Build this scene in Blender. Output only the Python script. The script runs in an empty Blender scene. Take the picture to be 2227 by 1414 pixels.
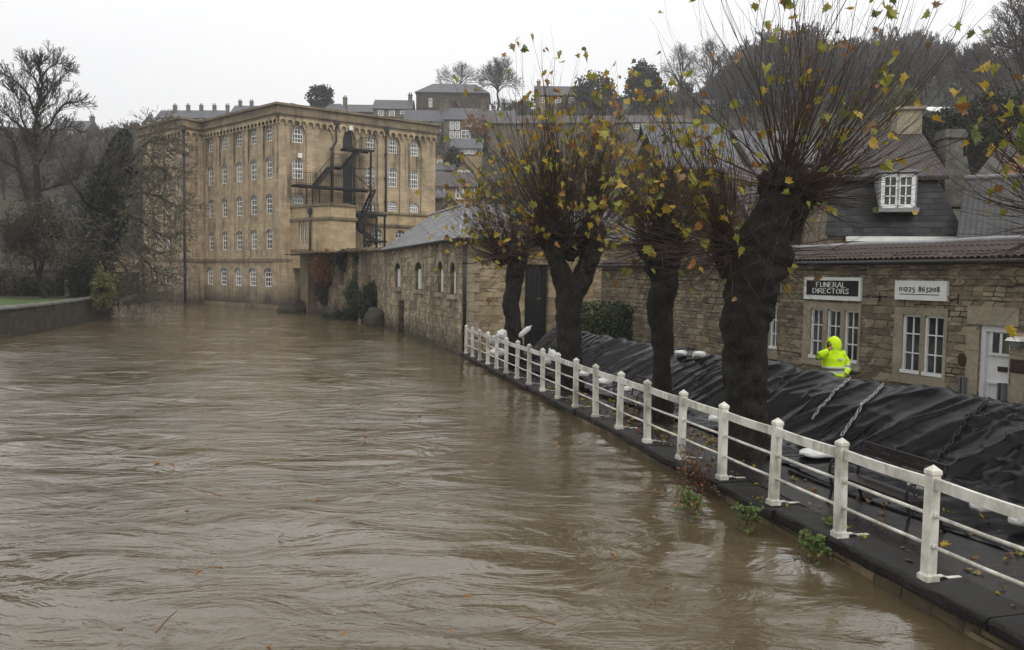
import bpy, bmesh, math, random
from math import sin, cos, pi, radians as R, atan2, sqrt, exp, floor
from mathutils import Vector, Matrix, noise
from mathutils.geometry import tessellate_polygon

S = bpy.context.scene
COL = S.collection
rnd = random.Random(7)
V = Vector

# ------------------------------------------------------------------ camera, sky, sun, exposure
FPX, PW, PH = 1800.0, 2227.0, 1414.0
CAM_LOC = V((0, 0, 3.50))                      # metres above the flood water (z = 0)
PITCH, ROLL = math.atan(107 / FPX), R(0.8)
CAM_M = (Matrix.Rotation(pi / 2 - PITCH, 4, 'X') @ Matrix.Rotation(ROLL, 4, 'Z'))
cd = bpy.data.cameras.new("camera"); cam = bpy.data.objects.new("camera", cd); COL.objects.link(cam)
cam.matrix_world = Matrix.Translation(CAM_LOC) @ CAM_M
cd.sensor_width = 36.0; cd.lens = 36.0 * FPX / PW; cd.clip_start = 0.1; cd.clip_end = 3000
S.camera = cam

w = bpy.data.worlds.new("World"); S.world = w; w.use_nodes = True
wt = w.node_tree; bg = wt.nodes['Background']
sky = wt.nodes.new('ShaderNodeTexSky'); sky.sky_type = 'NISHITA'; sky.sun_disc = False
SUN_EL, SUN_AZ = R(48), R(150)                 # azimuth clockwise from +Y
sky.sun_elevation = SUN_EL; sky.sun_rotation = SUN_AZ; sky.dust_density = 6.0; sky.air_density = 1.5
hs = wt.nodes.new('ShaderNodeHueSaturation'); hs.inputs['Saturation'].default_value = 0.05
wt.links.new(sky.outputs[0], hs.inputs['Color'])
# overcast: a nearly even grey cloud layer over the clear-sky gradient
mixw = wt.nodes.new('ShaderNodeMix'); mixw.data_type = 'RGBA'; mixw.inputs['Factor'].default_value = 0.78
ctc = wt.nodes.new('ShaderNodeTexCoord'); cmap = wt.nodes.new('ShaderNodeMapping'); cmap.inputs['Scale'].default_value = (1, 1, 2.5)
cn = wt.nodes.new('ShaderNodeTexNoise'); cn.inputs['Scale'].default_value = 1.6; cn.inputs['Detail'].default_value = 4
crmp = wt.nodes.new('ShaderNodeValToRGB')
crmp.color_ramp.elements[0].position = 0.3; crmp.color_ramp.elements[0].color = (10.6, 10.7, 10.9, 1)
crmp.color_ramp.elements[1].position = 0.7; crmp.color_ramp.elements[1].color = (11.9, 11.9, 12.0, 1)
wt.links.new(ctc.outputs['Generated'], cmap.inputs['Vector']); wt.links.new(cmap.outputs[0], cn.inputs['Vector'])
wt.links.new(cn.outputs['Fac'], crmp.inputs['Fac'])
wt.links.new(hs.outputs[0], mixw.inputs['A']); wt.links.new(crmp.outputs[0], mixw.inputs['B'])
# an overcast sky is brighter overhead than at the horizon
sz_ = wt.nodes.new('ShaderNodeSeparateXYZ'); wt.links.new(ctc.outputs['Generated'], sz_.inputs[0])
gr_ = wt.nodes.new('ShaderNodeMapRange'); gr_.inputs['From Min'].default_value = 0.0; gr_.inputs['From Max'].default_value = 1.0; gr_.inputs['To Min'].default_value = 0.84; gr_.inputs['To Max'].default_value = 1.62
wt.links.new(sz_.outputs['Z'], gr_.inputs['Value'])
mg_ = wt.nodes.new('ShaderNodeVectorMath'); mg_.operation = 'SCALE'; wt.links.new(mixw.outputs['Result'], mg_.inputs[0]); wt.links.new(gr_.outputs[0], mg_.inputs['Scale'])
wt.links.new(mg_.outputs[0], bg.inputs['Color'])
bg.inputs['Strength'].default_value = 0.105

sl = bpy.data.lights.new("sun", 'SUN'); so = bpy.data.objects.new("sun", sl); COL.objects.link(so)
sl.energy = 0.95; sl.angle = R(25); sl.color = (1.0, 0.94, 0.85)
sun_dir = V((sin(SUN_AZ) * cos(SUN_EL), cos(SUN_AZ) * cos(SUN_EL), sin(SUN_EL)))
so.rotation_euler = sun_dir.to_track_quat('Z', 'Y').to_euler()
S.view_settings.view_transform = 'Standard'; S.view_settings.look = 'None'
S.view_settings.exposure = -0.06; S.view_settings.gamma = 1.0; S.view_settings.use_curve_mapping = False
S.cycles.use_denoising = True
S.cycles.max_bounces = 6; S.cycles.diffuse_bounces = 3; S.cycles.glossy_bounces = 3
S.cycles.transmission_bounces = 3; S.cycles.transparent_max_bounces = 6; S.cycles.volume_bounces = 1

# measuring helpers: where a sight line of the photograph meets a plane of the place
def ray(px, py):
    d = V(((px - PW / 2) / FPX, -(py - PH / 2) / FPX, -1.0))
    return (CAM_M.to_3x3() @ d)
def at(px, py, y):
    d = ray(px, py); return CAM_LOC + d * (y / d.y)
def onz(px, py, z):
    d = ray(px, py); return CAM_LOC + d * ((z - CAM_LOC.z) / d.z)
def zat(px, py, y): return at(px, py, y).z
class Wall2D:
    """A vertical plane through plan points A and B; u metres from A towards B, outward normal to the camera's side."""
    def __init__(s, A, B):
        s.A = V((A[0], A[1], 0)); s.B = V((B[0], B[1], 0)); s.U = (s.B - s.A).normalized(); s.L = (s.B - s.A).length
        n = V((s.U.y, -s.U.x, 0))
        if n.dot(CAM_LOC - s.A) < 0: n = -n
        s.N = n
    def uz(s, px, py):
        d = ray(px, py); t = (s.A - V((0, 0, CAM_LOC.z)) + V((0, 0, CAM_LOC.z)) - CAM_LOC).dot(s.N) / d.dot(s.N)
        p = CAM_LOC + d * t; return ((p - s.A).dot(s.U), p.z)
    def P(s, u, z, out=0.0):
        p = s.A + s.U * u + s.N * out; return V((p.x, p.y, z))

# ------------------------------------------------------------------ things and mesh building
ORI = {}
def tag(o, label=None, cat=None, group=None, kind=None):
    if label: o['label'] = label
    if cat: o['category'] = cat
    if group: o['group'] = group
    if kind: o['kind'] = kind
    return o
def thing(name, label, cat, loc=(0, 0, 0), group=None, rotz=0.0):
    o = bpy.data.objects.new(name, None); COL.objects.link(o); o.location = loc; o.rotation_euler = (0, 0, rotz)
    o.empty_display_size = 0.3
    ORI[o.name] = V(loc); tag(o, label, cat, group, 'thing'); return o
def copy_tree(o, parent=None):
    c = o.copy(); COL.objects.link(c); c.parent = parent
    for ch in o.children: copy_tree(ch, c)
    return c

class MB:
    def __init__(s): s.v = []; s.f = []; s.m = []; s.sm = []
    def vert(s, p): s.v.append(V(p)); return len(s.v) - 1
    def face(s, idx, m=0, smooth=False): s.f.append(tuple(idx)); s.m.append(m); s.sm.append(smooth)
    def quad(s, a, b, c, d, m=0):
        i = len(s.v); s.v += [V(a), V(b), V(c), V(d)]; s.face((i, i + 1, i + 2, i + 3), m)
    def tri(s, a, b, c, m=0):
        i = len(s.v); s.v += [V(a), V(b), V(c)]; s.face((i, i + 1, i + 2), m)
    def poly(s, pts, m=0):
        i = len(s.v); s.v += [V(p) for p in pts]; s.face(range(i, i + len(pts)), m)
    def hexa(s, b, t, m=0):
        """bottom ring b and top ring t (any number of corners, counter-clockwise from above)"""
        n = len(b); i = len(s.v); s.v += [V(p) for p in b] + [V(p) for p in t]
        s.face([i + k for k in reversed(range(n))], m); s.face([i + n + k for k in range(n)], m)
        for k in range(n): s.face((i + k, i + (k + 1) % n, i + n + (k + 1) % n, i + n + k), m)
    def box(s, c, size, m=0, rz=0.0, ax=None):
        """box of full size about c; ax = (x axis, y axis, z axis) or turned rz about z"""
        if ax is None: ax = (V((cos(rz), sin(rz), 0)), V((-sin(rz), cos(rz), 0)), V((0, 0, 1)))
        c = V(c); a, b, d = ax[0] * size[0] / 2, ax[1] * size[1] / 2, ax[2] * size[2] / 2
        s.hexa([c - a - b - d, c + a - b - d, c + a + b - d, c - a + b - d], [c - a - b + d, c + a - b + d, c + a + b + d, c - a + b + d], m)
    def bar(s, p, q, w, h=None, m=0, up=(0, 0, 1)):
        """rectangular bar from p to q"""
        p, q = V(p), V(q); d = (q - p); L = d.length
        if L < 1e-6: return
        d /= L; up = V(up); x = d.cross(up)
        if x.length < 1e-3: x = d.cross(V((0, 1, 0)))
        x.normalize(); z = x.cross(d)
        s.box((p + q) / 2, (L, w, h if h else w), m, ax=(d, x, z) if d.cross(x).dot(z) > 0 else (d, -x, z))
    def prism(s, pts, ext, m=0):
        """polygon pts pushed along ext"""
        pts = [V(p) for p in pts]; ext = V(ext)
        n = V((0, 0, 0))
        for k in range(len(pts)): n += pts[k].cross(pts[(k + 1) % len(pts)])
        if n.dot(ext) < 0: pts.reverse()
        s.hexa(pts, [p + ext for p in pts], m)
    def tube(s, pts, rad, sides=6, m=0, cap=True, smooth=True):
        pts = [V(p) for p in pts]; n = len(pts)
        if n < 2: return
        if not hasattr(rad, '__len__'): rad = [rad] * n
        t0 = (pts[1] - pts[0]).normalized(); x = t0.orthogonal().normalized(); base = len(s.v)
        for k in range(n):
            t = (pts[min(k + 1, n - 1)] - pts[max(k - 1, 0)])
            if t.length < 1e-9: t = t0
            t = t.normalized(); x = (x - t * x.dot(t))
            if x.length < 1e-6: x = t.orthogonal()
            x.normalize(); y = t.cross(x)
            for j in range(sides):
                a = 2 * pi * j / sides; s.v.append(pts[k] + (x * cos(a) + y * sin(a)) * rad[k])
        for k in range(n - 1):
            for j in range(sides):
                a = base + k * sides + j; b = base + k * sides + (j + 1) % sides
                s.face((a, b, b + sides, a + sides), m, smooth)
        if cap:
            s.face([base + j for j in reversed(range(sides))], m); s.face([base + (n - 1) * sides + j for j in range(sides)], m)
    def build(s, name, mats, parent=None, loc=None, smooth=None):
        if not isinstance(mats, (list, tuple)): mats = [mats]
        off = ORI[parent.name] if parent is not None else (V(loc) if loc is not None else V((0, 0, 0)))
        me = bpy.data.meshes.new(name)
        me.from_pydata([tuple(p - off) for p in s.v], [], s.f)
        for mm in mats: me.materials.append(mm)
        me.polygons.foreach_set('material_index', s.m)
        me.polygons.foreach_set('use_smooth', [bool(x) if smooth is None else smooth for x in s.sm])
        uv = me.uv_layers.new(name='UVMap'); data = [0.0] * (2 * len(me.loops)); Z = V((0, 0, 1))
        vs = s.v
        for p in me.polygons:
            n = p.normal; t = Z.cross(n)
            if t.length < 0.08: t = V((1, 0, 0)); b = V((0, 1, 0))
            else:
                t.normalize(); b = n.cross(t)
                if b.z < 0: b = -b; 
            for li in p.loop_indices:
                q = vs[me.loops[li].vertex_index]; data[2 * li] = q.dot(t); data[2 * li + 1] = q.dot(b)
        uv.data.foreach_set('uv', data)
        me.update()
        o = bpy.data.objects.new(name, me); COL.objects.link(o)
        if parent is not None: o.parent = parent
        else: o.location = off
        ORI[o.name] = V(off); return o

def part(name, mats, parent, fn):
    b = MB(); fn(b); return b.build(name, mats, parent)
def solid(name, mats, loc, fn, label=None, cat=None, group=None, kind=None):
    b = MB(); fn(b); return tag(b.build(name, mats, None, loc), label, cat, group, kind)

def arch(u0, u1, z0, z1, rise, n=6, pointed=0.0):
    """window outline: sill z0, crown z1, arch rise; counter-clockwise"""
    pts = [(u0, z0), (u1, z0)]; c = (u0 + u1) / 2; hw = (u1 - u0) / 2
    for k in range(n + 1):
        a = pi * k / n; x = cos(a); y = sin(a) ** (1.0 if not pointed else 1.0)
        if pointed: y = (1 - abs(x) ** (2 - pointed * 0.8)) ** (0.5 + 0.25 * pointed)
        pts.append((c + hw * x, z1 - rise + rise * y))
    return pts
def rect(u0, u1, z0, z1): return [(u0, z0), (u1, z0), (u1, z1), (u0, z1)]

def holed_wall(b, W, outline, holes, depth, m=0, mr=None, out=0.0):
    """front sheet of wall W with real openings and their reveals (depth metres inwards)"""
    mr = m if mr is None else mr
    loops = [outline] + [list(reversed(h)) for h in holes]
    flat = [p for l in loops for p in l]
    base = len(b.v); b.v += [W.P(u, z, out) for u, z in flat]
    for t in tessellate_polygon([[V((u, z, 0)) for u, z in l] for l in loops]):
        p = [b.v[base + k] for k in t]
        if (p[1] - p[0]).cross(p[2] - p[0]).dot(W.N) < 0: t = tuple(reversed(t))
        b.face([base + k for k in t], m)
    for h in holes:
        n = len(h)
        for k in range(n):
            (u, z), (u2, z2) = h[k], h[(k + 1) % n]
            q = [W.P(u, z, out), W.P(u2, z2, out), W.P(u2, z2, out - depth), W.P(u, z, out - depth)]
            c = V((0, 0, 0)); uc = sum(x for x, _ in h) / n; zc = sum(y for _, y in h) / n; c = W.P(uc, zc, out)
            nn = (q[1] - q[0]).cross(q[2] - q[0])
            if nn.dot(c - (q[0] + q[1]) / 2) < 0: q.reverse()
            b.quad(*q, mr)

def wall_panel(b, W, pts, out, m=0):
    q = [W.P(u, z, out) for u, z in pts]
    if (q[1] - q[0]).cross(q[2] - q[0]).dot(W.N) < 0: q.reverse()
    b.poly(q, m)

def wbar(b, W, u0, z0, u1, z1, w, d, out, m=0):
    """glazing bar lying on wall plane, front face at 'out'"""
    b.bar(W.P(u0, z0, out - d / 2), W.P(u1, z1, out - d / 2), w, d, m, up=W.N)
def wbox(b, W, u0, u1, z0, z1, o0, o1, m=0):
    """block against wall W from o0 to o1 outwards"""
    b.prism([W.P(u0, z0, o0), W.P(u1, z0, o0), W.P(u1, z1, o0), W.P(u0, z1, o0)], W.N * (o1 - o0), m)

def inside_span(outl, u=None, z=None):
    """extent of the outline along z at given u, or along u at given z"""
    r = []
    n = len(outl)
    for k in range(n):
        (a, c), (a2, c2) = outl[k], outl[(k + 1) % n]
        if u is not None:
            if (a - u) * (a2 - u) < 0: r.append(c + (c2 - c) * (u - a) / (a2 - a))
        else:
            if (c - z) * (c2 - z) < 0: r.append(a + (a2 - a) * (z - c) / (c2 - c))
    return (min(r), max(r)) if len(r) >= 2 else None

def window(W, outl, out, mats, parent, cols=3, rows=4, bar=0.035, frame=0.06, name='window', sill=None, meet=True):
    """glass sheet (part) with its white frame and sill (sub-parts). mats = glass, frame, sill"""
    gl = mats[0] if not isinstance(mats[0], list) else rnd.choice(mats[0])
    b = MB(); wall_panel(b, W, outl, out); g = b.build(name, gl, parent)
    f = MB(); n = len(outl)
    for k in range(n):
        (u, z), (u2, z2) = outl[k], outl[(k + 1) % n]
        f.bar(W.P(u, z, out + 0.03), W.P(u2, z2, out + 0.03), frame * 2, 0.06, 0, up=W.N)
    us = [p[0] for p in outl]; zs = [p[1] for p in outl]; u0, u1, z0, z1 = min(us), max(us), min(zs), max(zs)
    for k in range(1, cols):
        u = u0 + (u1 - u0) * k / cols; sp = inside_span(outl, u=u + 1e-4)
        if sp: wbar(f, W, u, sp[0], u, sp[1], bar, 0.03, out + 0.035)
    for k in range(1, rows):
        z = z0 + (z1 - z0) * k / rows; sp = inside_span(outl, z=z + 1e-4)
        wd = bar * 1.9 if (meet and k == rows // 2) else bar
        if sp: wbar(f, W, sp[0], z, sp[1], z, wd, 0.034, out + 0.04)
    f.build(name + '_frame', mats[1], g)
    if sill:
        s_ = MB(); wbox(s_, W, u0 - sill[0], u1 + sill[0], z0 - sill[1], z0 - 0.003, out + 0.004, out + sill[2]); s_.build('sill', mats[2], g)
    return g
# ------------------------------------------------------------------ materials
class NT:
    def __init__(s, name):
        s.mat = bpy.data.materials.new(name); s.mat.use_nodes = True; s.t = s.mat.node_tree
        s.bsdf = s.t.nodes['Principled BSDF']; s.tc = s.t.nodes.new('ShaderNodeTexCoord')
    def n(s, typ, **kw):
        x = s.t.nodes.new(typ)
        for k, v in kw.items(): setattr(x, k, v)
        return x
    def set(s, sock, v):
        if hasattr(v, 'is_linked'): s.t.links.new(v, sock)
        elif isinstance(v, (tuple, list)) and len(v) == 3 and sock.type == 'RGBA': sock.default_value = (*v, 1)
        else: sock.default_value = v
    def vec(s, kind='UV', scale=(1, 1, 1), rot=(0, 0, 0), loc=(0, 0, 0)):
        m = s.n('ShaderNodeMapping'); s.t.links.new(s.tc.outputs[kind], m.inputs['Vector'])
        m.inputs['Scale'].default_value = scale; m.inputs['Rotation'].default_value = rot; m.inputs['Location'].default_value = loc
        return m.outputs[0]
    def noise(s, vec, scale=1, detail=4, rough=0.5, dist=0.0, color=False):
        x = s.n('ShaderNodeTexNoise'); s.set(x.inputs['Vector'], vec); x.inputs['Scale'].default_value = scale
        x.inputs['Detail'].default_value = detail; x.inputs['Roughness'].default_value = rough; x.inputs['Distortion'].default_value = dist
        return x.outputs['Color' if color else 'Fac']
    def voro(s, vec, scale=1, feature='F1', out='Distance', rnd_=1.0):
        x = s.n('ShaderNodeTexVoronoi', feature=feature); s.set(x.inputs['Vector'], vec); x.inputs['Scale'].default_value = scale
        x.inputs['Randomness'].default_value = rnd_; return x.outputs[out]
    def ramp(s, fac, stops, interp='LINEAR'):
        x = s.n('ShaderNodeValToRGB'); s.set(x.inputs['Fac'], fac); cr = x.color_ramp; cr.interpolation = interp
        while len(cr.elements) < len(stops): cr.elements.new(0.5)
        for e, (p, c) in zip(cr.elements, stops):
            e.position = p; e.color = (c, c, c, 1) if not hasattr(c, '__len__') else (*c, 1)
        return x.outputs['Color']
    def mix(s, fac, a, b, mode='MIX'):
        x = s.n('ShaderNodeMix', data_type='RGBA', blend_type=mode); s.set(x.inputs['Factor'], fac)
        s.set(x.inputs['A'], a if hasattr(a, 'is_linked') or len(a) == 4 else (*a, 1)); s.set(x.inputs['B'], b if hasattr(b, 'is_linked') or len(b) == 4 else (*b, 1))
        return x.outputs['Result']
    def math(s, op, a, b=0.0, clamp=False):
        x = s.n('ShaderNodeMath', operation=op, use_clamp=clamp); s.set(x.inputs[0], a); s.set(x.inputs[1], b); return x.outputs[0]
    def vadd(s, a, b, k=1.0):
        sc = s.n('ShaderNodeVectorMath', operation='MULTIPLY_ADD'); s.set(sc.inputs[0], b); sc.inputs[1].default_value = (k, k, k); s.set(sc.inputs[2], a); return sc.outputs[0]
    def brick(s, vec, w, h, mortar, c1, c2, cm, off=0.5, smooth=0.3, bias=0.0):
        x = s.n('ShaderNodeTexBrick'); s.set(x.inputs['Vector'], vec); x.inputs['Scale'].default_value = 1.0
        x.inputs['Brick Width'].default_value = w; x.inputs['Row Height'].default_value = h; x.inputs['Mortar Size'].default_value = mortar
        x.inputs['Mortar Smooth'].default_value = smooth; x.inputs['Bias'].default_value = bias; x.offset = off
        s.set(x.inputs['Color1'], c1); s.set(x.inputs['Color2'], c2); s.set(x.inputs['Mortar'], cm)
        return x.outputs['Color'], x.outputs['Fac']
    def bump(s, h, strength=0.4, dist=0.02, normal=None):
        x = s.n('ShaderNodeBump'); s.set(x.inputs['Height'], h); x.inputs['Strength'].default_value = strength; x.inputs['Distance'].default_value = dist
        if normal is not None: s.t.links.new(normal, x.inputs['Normal'])
        return x.outputs[0]
    def out(s, color=None, rough=0.8, normal=None, spec=0.3, **kw):
        b = s.bsdf
        if color is not None: s.set(b.inputs['Base Color'], color)
        s.set(b.inputs['Roughness'], rough); b.inputs['Specular IOR Level'].default_value = spec
        if normal is not None: s.t.links.new(normal, b.inputs['Normal'])
        for k, v in kw.items(): s.set(b.inputs[k], v)
        return s.mat

def m_plain(name, col, rough=0.6, spec=0.3, var=0.15, scale=3.0, **kw):
    t = NT(name); v = t.vec('Object')
    f = t.noise(v, scale, 5, 0.6)
    c = t.mix(t.ramp(f, [(0.3, 0.0), (0.7, 1.0)]), tuple(x * (1 - var) for x in col), tuple(min(1, x * (1 + var)) for x in col))
    return t.out(c, rough, None, spec, **kw)

def m_ashlar(name, base, dark, stain, bw=0.75, bh=0.32, stain_amt=0.9, low=None):
    """weathered limestone blocks with sooty runs"""
    t = NT(name); v = t.vec('UV'); nz = t.noise(v, 0.5, 3, color=True); vd = t.vadd(v, nz, 0.03)
    c, f = t.brick(vd, bw, bh, 0.012, base, tuple(x * 0.72 for x in base), tuple(x * 0.55 for x in base), bias=-0.2)
    n1 = t.noise(t.vec('UV', (0.30, 0.22, 1)), 1.0, 6, 0.62)
    c = t.mix(t.ramp(n1, [(0.38, 0.0), (0.66, 0.85)]), c, dark)
    n0 = t.noise(t.vec('UV', (0.9, 1.4, 1)), 1.0, 5, 0.6)
    c = t.mix(t.ramp(n0, [(0.45, 0.0), (0.7, 0.55)]), c, tuple(min(1, x * 1.25) for x in base))
    n2 = t.noise(t.vec('UV', (1.5, 0.10, 1)), 1.0, 5, 0.65, 0.3)       # runs down the wall
    n3 = t.noise(t.vec('UV', (0.35, 0.30, 1), loc=(7, 3, 0)), 1.0, 3)
    st = t.math('MULTIPLY', t.ramp(n2, [(0.46, 0.0), (0.68, 1.0)]), t.ramp(n3, [(0.38, 0.0), (0.58, stain_amt)]))
    c = t.mix(st, c, stain)
    if low:                                                             # damp, algae dark foot of the wall up to low metres
        sep = t.n('ShaderNodeSeparateXYZ'); t.t.links.new(t.tc.outputs['UV'], sep.inputs[0])
        wob = t.math('ADD', sep.outputs['Y'], t.math('MULTIPLY', t.math('SUBTRACT', n1, 0.5), low * 1.6))
        fl = t.ramp(t.math('DIVIDE', wob, low), [(0.15, 0.85), (1.0, 0.0)])
        c = t.mix(fl, c, tuple(x * 0.8 for x in stain))
    fine = t.noise(v, 9, 4)
    c = t.mix(0.35, c, t.ramp(fine, [(0.2, 0.25), (0.8, 0.9)]), 'OVERLAY')
    nb = t.bump(f, 0.35, -0.02); nb = t.bump(fine, 0.25, 0.02, nb)
    return t.out(c, 0.85, nb, 0.2)

def m_rubble(name, cols, mortar, w=0.34, h=0.15, wob=0.07, stain=(0.03, 0.028, 0.024), stain_amt=0.7, rough=0.8, low=None, mm=0.016):
    """coursed rubble: two brick layouts of different size mixed by a mask, stones of several tones"""
    t = NT(name); v = t.vec('UV'); nz = t.noise(v, 1.7, 3, color=True)
    sp = t.n('ShaderNodeSeparateXYZ'); t.t.links.new(v, sp.inputs[0]); cy = t.n('ShaderNodeCombineXYZ'); t.t.links.new(sp.outputs['Y'], cy.inputs['Y'])
    row = t.noise(cy.outputs[0], 0.55 / h, 1, 0.5); sh = t.n('ShaderNodeCombineXYZ'); t.set(sh.inputs['Y'], t.math('MULTIPLY', row, h * 1.5)); t.set(sh.inputs['X'], t.math('MULTIPLY', row, w * 2.0))
    v = t.vadd(v, sh.outputs[0], 1.0); vd = t.vadd(v, nz, wob); g = (0.5, 0.5, 0.5)
    ca, fa = t.brick(vd, w, h, mm, (0.0, 0.0, 0.0), (1, 1, 1), g, 0.43)
    vd2 = t.vadd(t.vadd(t.vec('UV', loc=(3.1, 1.7, 0)), sh.outputs[0], 1.3), nz, wob)
    cb, fb = t.brick(vd2, w * 1.55, h * 1.6, mm * 1.1, (0.0, 0.0, 0.0), (1, 1, 1), g, 0.37)
    msk = t.ramp(t.noise(v, 0.8, 2), [(0.52, 0.0), (0.54, 1.0)])
    ci = t.mix(msk, ca, cb); f = t.mix(msk, fa, fb)
    big = t.noise(v, 2.4, 3, 0.6)
    tone = t.math('ADD', t.math('MULTIPLY', ci, 0.62), t.math('MULTIPLY', t.math('SUBTRACT', big, 0.3), 0.75))
    k = len(cols); c = t.ramp(tone, [(i / max(1, k - 1), cc) for i, cc in enumerate(cols)])
    fine = t.noise(v, 16, 4, 0.65)
    c = t.mix(0.4, c, t.ramp(fine, [(0.25, 0.2), (0.75, 0.85)]), 'OVERLAY')
    c = t.mix(t.math('MULTIPLY', f, t.ramp(t.noise(v, 2.2, 3), [(0.38, 0.25), (0.6, 1.0)])), c, mortar)
    n2 = t.noise(t.vec('UV', (0.9, 0.16, 1)), 1.0, 5, 0.65, 0.4)
    c = t.mix(t.ramp(n2, [(0.45, 0.0), (0.75, stain_amt)]), c, stain)
    if low:
        sep = t.n('ShaderNodeSeparateXYZ'); t.t.links.new(t.tc.outputs['UV'], sep.inputs[0])
        wb = t.math('ADD', sep.outputs['Y'], t.math('MULTIPLY', t.math('SUBTRACT', big, 0.5), low * 1.4))
        c = t.mix(t.ramp(t.math('DIVIDE', wb, low), [(0.1, 0.8), (1.0, 0.0)]), c, (0.022, 0.024, 0.014))
    nb = t.bump(t.math('SUBTRACT', 1.0, f), 0.7, 0.03); nb = t.bump(fine, 0.35, 0.015, nb)
    return t.out(c, rough, nb, 0.25)

def m_slate(name, c1, c2, w=0.28, h=0.2, rough=0.42, moss=None, spec=0.45):
    t = NT(name); v = t.vec('UV'); nz = t.noise(v, 3, 2, color=True); vd = t.vadd(v, nz, 0.015)
    c, f = t.brick(vd, w, h, 0.012, c1, c2, tuple(x * 0.35 for x in c1), smooth=0.1)
    n1 = t.noise(v, 0.7, 5, 0.6); c = t.mix(t.ramp(n1, [(0.35, 0.0), (0.7, 0.6)]), c, tuple(x * 0.6 for x in c1))
    if moss:
        n2 = t.noise(t.vec('UV', loc=(4, 9, 0)), 1.3, 6, 0.7); c = t.mix(t.ramp(n2, [(0.52, 0.0), (0.7, 0.7)]), c, moss)
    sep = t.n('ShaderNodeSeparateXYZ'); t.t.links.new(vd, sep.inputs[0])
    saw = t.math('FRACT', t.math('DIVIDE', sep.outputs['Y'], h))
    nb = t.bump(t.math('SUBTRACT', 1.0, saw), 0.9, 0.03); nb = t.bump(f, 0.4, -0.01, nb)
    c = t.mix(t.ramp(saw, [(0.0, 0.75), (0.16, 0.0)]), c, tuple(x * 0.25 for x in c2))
    rr = t.math('ADD', t.math('MULTIPLY', n1, 0.35), rough - 0.15)
    return t.out(c, rr, nb, spec)

def m_tiles(name, c1, c2, w=0.3, h=0.34, rough=0.55):
    """interlocking profiled tiles"""
    t = NT(name); v = t.vec('UV'); c, f = t.brick(v, w, h, 0.006, c1, c2, tuple(x * 0.3 for x in c1), off=0.0, smooth=0.1)
    n1 = t.noise(v, 1.1, 5, 0.65); c = t.mix(t.ramp(n1, [(0.4, 0.0), (0.7, 0.7)]), c, (0.035, 0.032, 0.026))
    n3 = t.noise(v, 7, 4, 0.6); c = t.mix(t.ramp(n3, [(0.55, 0.0), (0.75, 0.35)]), c, (0.10, 0.10, 0.085))
    sep = t.n('ShaderNodeSeparateXYZ'); t.t.links.new(v, sep.inputs[0])
    wav = t.math('SINE', t.math('MULTIPLY', sep.outputs['X'], 2 * pi / (w / 2)))
    saw = t.math('FRACT', t.math('DIVIDE', sep.outputs['Y'], h))
    c = t.mix(t.ramp(saw, [(0.0, 0.8), (0.2, 0.0)]), c, (0.006, 0.005, 0.005)); c = t.mix(t.ramp(wav, [(0.0, 0.25), (0.35, 0.0)]), c, (0.008, 0.007, 0.007))  # course edges and tile troughs darkened in the colour, standing for shade
    nb = t.bump(t.math('ADD', wav, t.math('MULTIPLY', t.math('SUBTRACT', 1.0, saw), 1.2)), 0.4, 0.025)
    return t.out(c, rough, nb, 0.4)

OCH = (0.44, 0.345, 0.222)
M = {}
M['mill'] = m_ashlar('mill_limestone', OCH, (0.225, 0.178, 0.122), (0.040, 0.036, 0.031), stain_amt=1.0, low=2.6)
M['mill_low'] = m_ashlar('mill_extension_stone', (0.46, 0.35, 0.205), (0.31, 0.24, 0.145), (0.10, 0.085, 0.06), stain_amt=0.6)
M['cornice'] = m_ashlar('weathered_cornice', (0.23, 0.18, 0.115), (0.09, 0.075, 0.055), (0.035, 0.032, 0.027), 1.2, 0.5)
M['barn'] = m_rubble('barn_rubble', [(0.09, 0.076, 0.052), (0.22, 0.178, 0.115), (0.36, 0.29, 0.19), (0.50, 0.415, 0.28)], (0.085, 0.07, 0.048), 0.5, 0.22, 0.06, stain_amt=0.85, low=1.2)
M['barn_front'] = m_rubble('barn_gable_rubble', [(0.13, 0.10, 0.062), (0.24, 0.185, 0.112), (0.35, 0.28, 0.18), (0.44, 0.36, 0.23)], (0.06, 0.048, 0.033), 0.48, 0.21, 0.045, stain_amt=0.35)
M['riverwall'] = m_rubble('river_wall_rubble', [(0.10, 0.08, 0.052), (0.22, 0.175, 0.11), (0.38, 0.30, 0.19)], (0.08, 0.066, 0.045), 0.6, 0.26, 0.14, stain_amt=0.85, low=1.6)
M['shopwall'] = m_rubble('shop_rubble', [(0.085, 0.07, 0.048), (0.18, 0.144, 0.094), (0.28, 0.23, 0.155), (0.42, 0.355, 0.245)], (0.03, 0.025, 0.018), 0.27, 0.118, 0.05, stain_amt=0.55)
M['bankwall'] = m_rubble('mossy_bank_wall', [(0.025, 0.022, 0.014), (0.05, 0.04, 0.025), (0.085, 0.065, 0.04)], (0.03, 0.028, 0.018), 0.55, 0.24, 0.15, stain_amt=0.7, low=0.6)
M['dressed'] = m_ashlar('dressed_sandstone', (0.31, 0.268, 0.195), (0.20, 0.172, 0.122), (0.05, 0.045, 0.035), 2.0, 2.0, 0.5)
M['quay'] = m_rubble('quay_wall_stone', [(0.045, 0.035, 0.022), (0.12, 0.09, 0.052), (0.30, 0.225, 0.13)], (0.02, 0.018, 0.012), 0.45, 0.34, 0.05, stain=(0.012, 0.012, 0.009), stain_amt=1.0)
M['slate'] = m_slate('wet_slate', (0.19, 0.19, 0.195), (0.05, 0.05, 0.056), .46, .30, moss=(0.17, 0.175, 0.155), rough=0.48, spec=.35)
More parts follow.
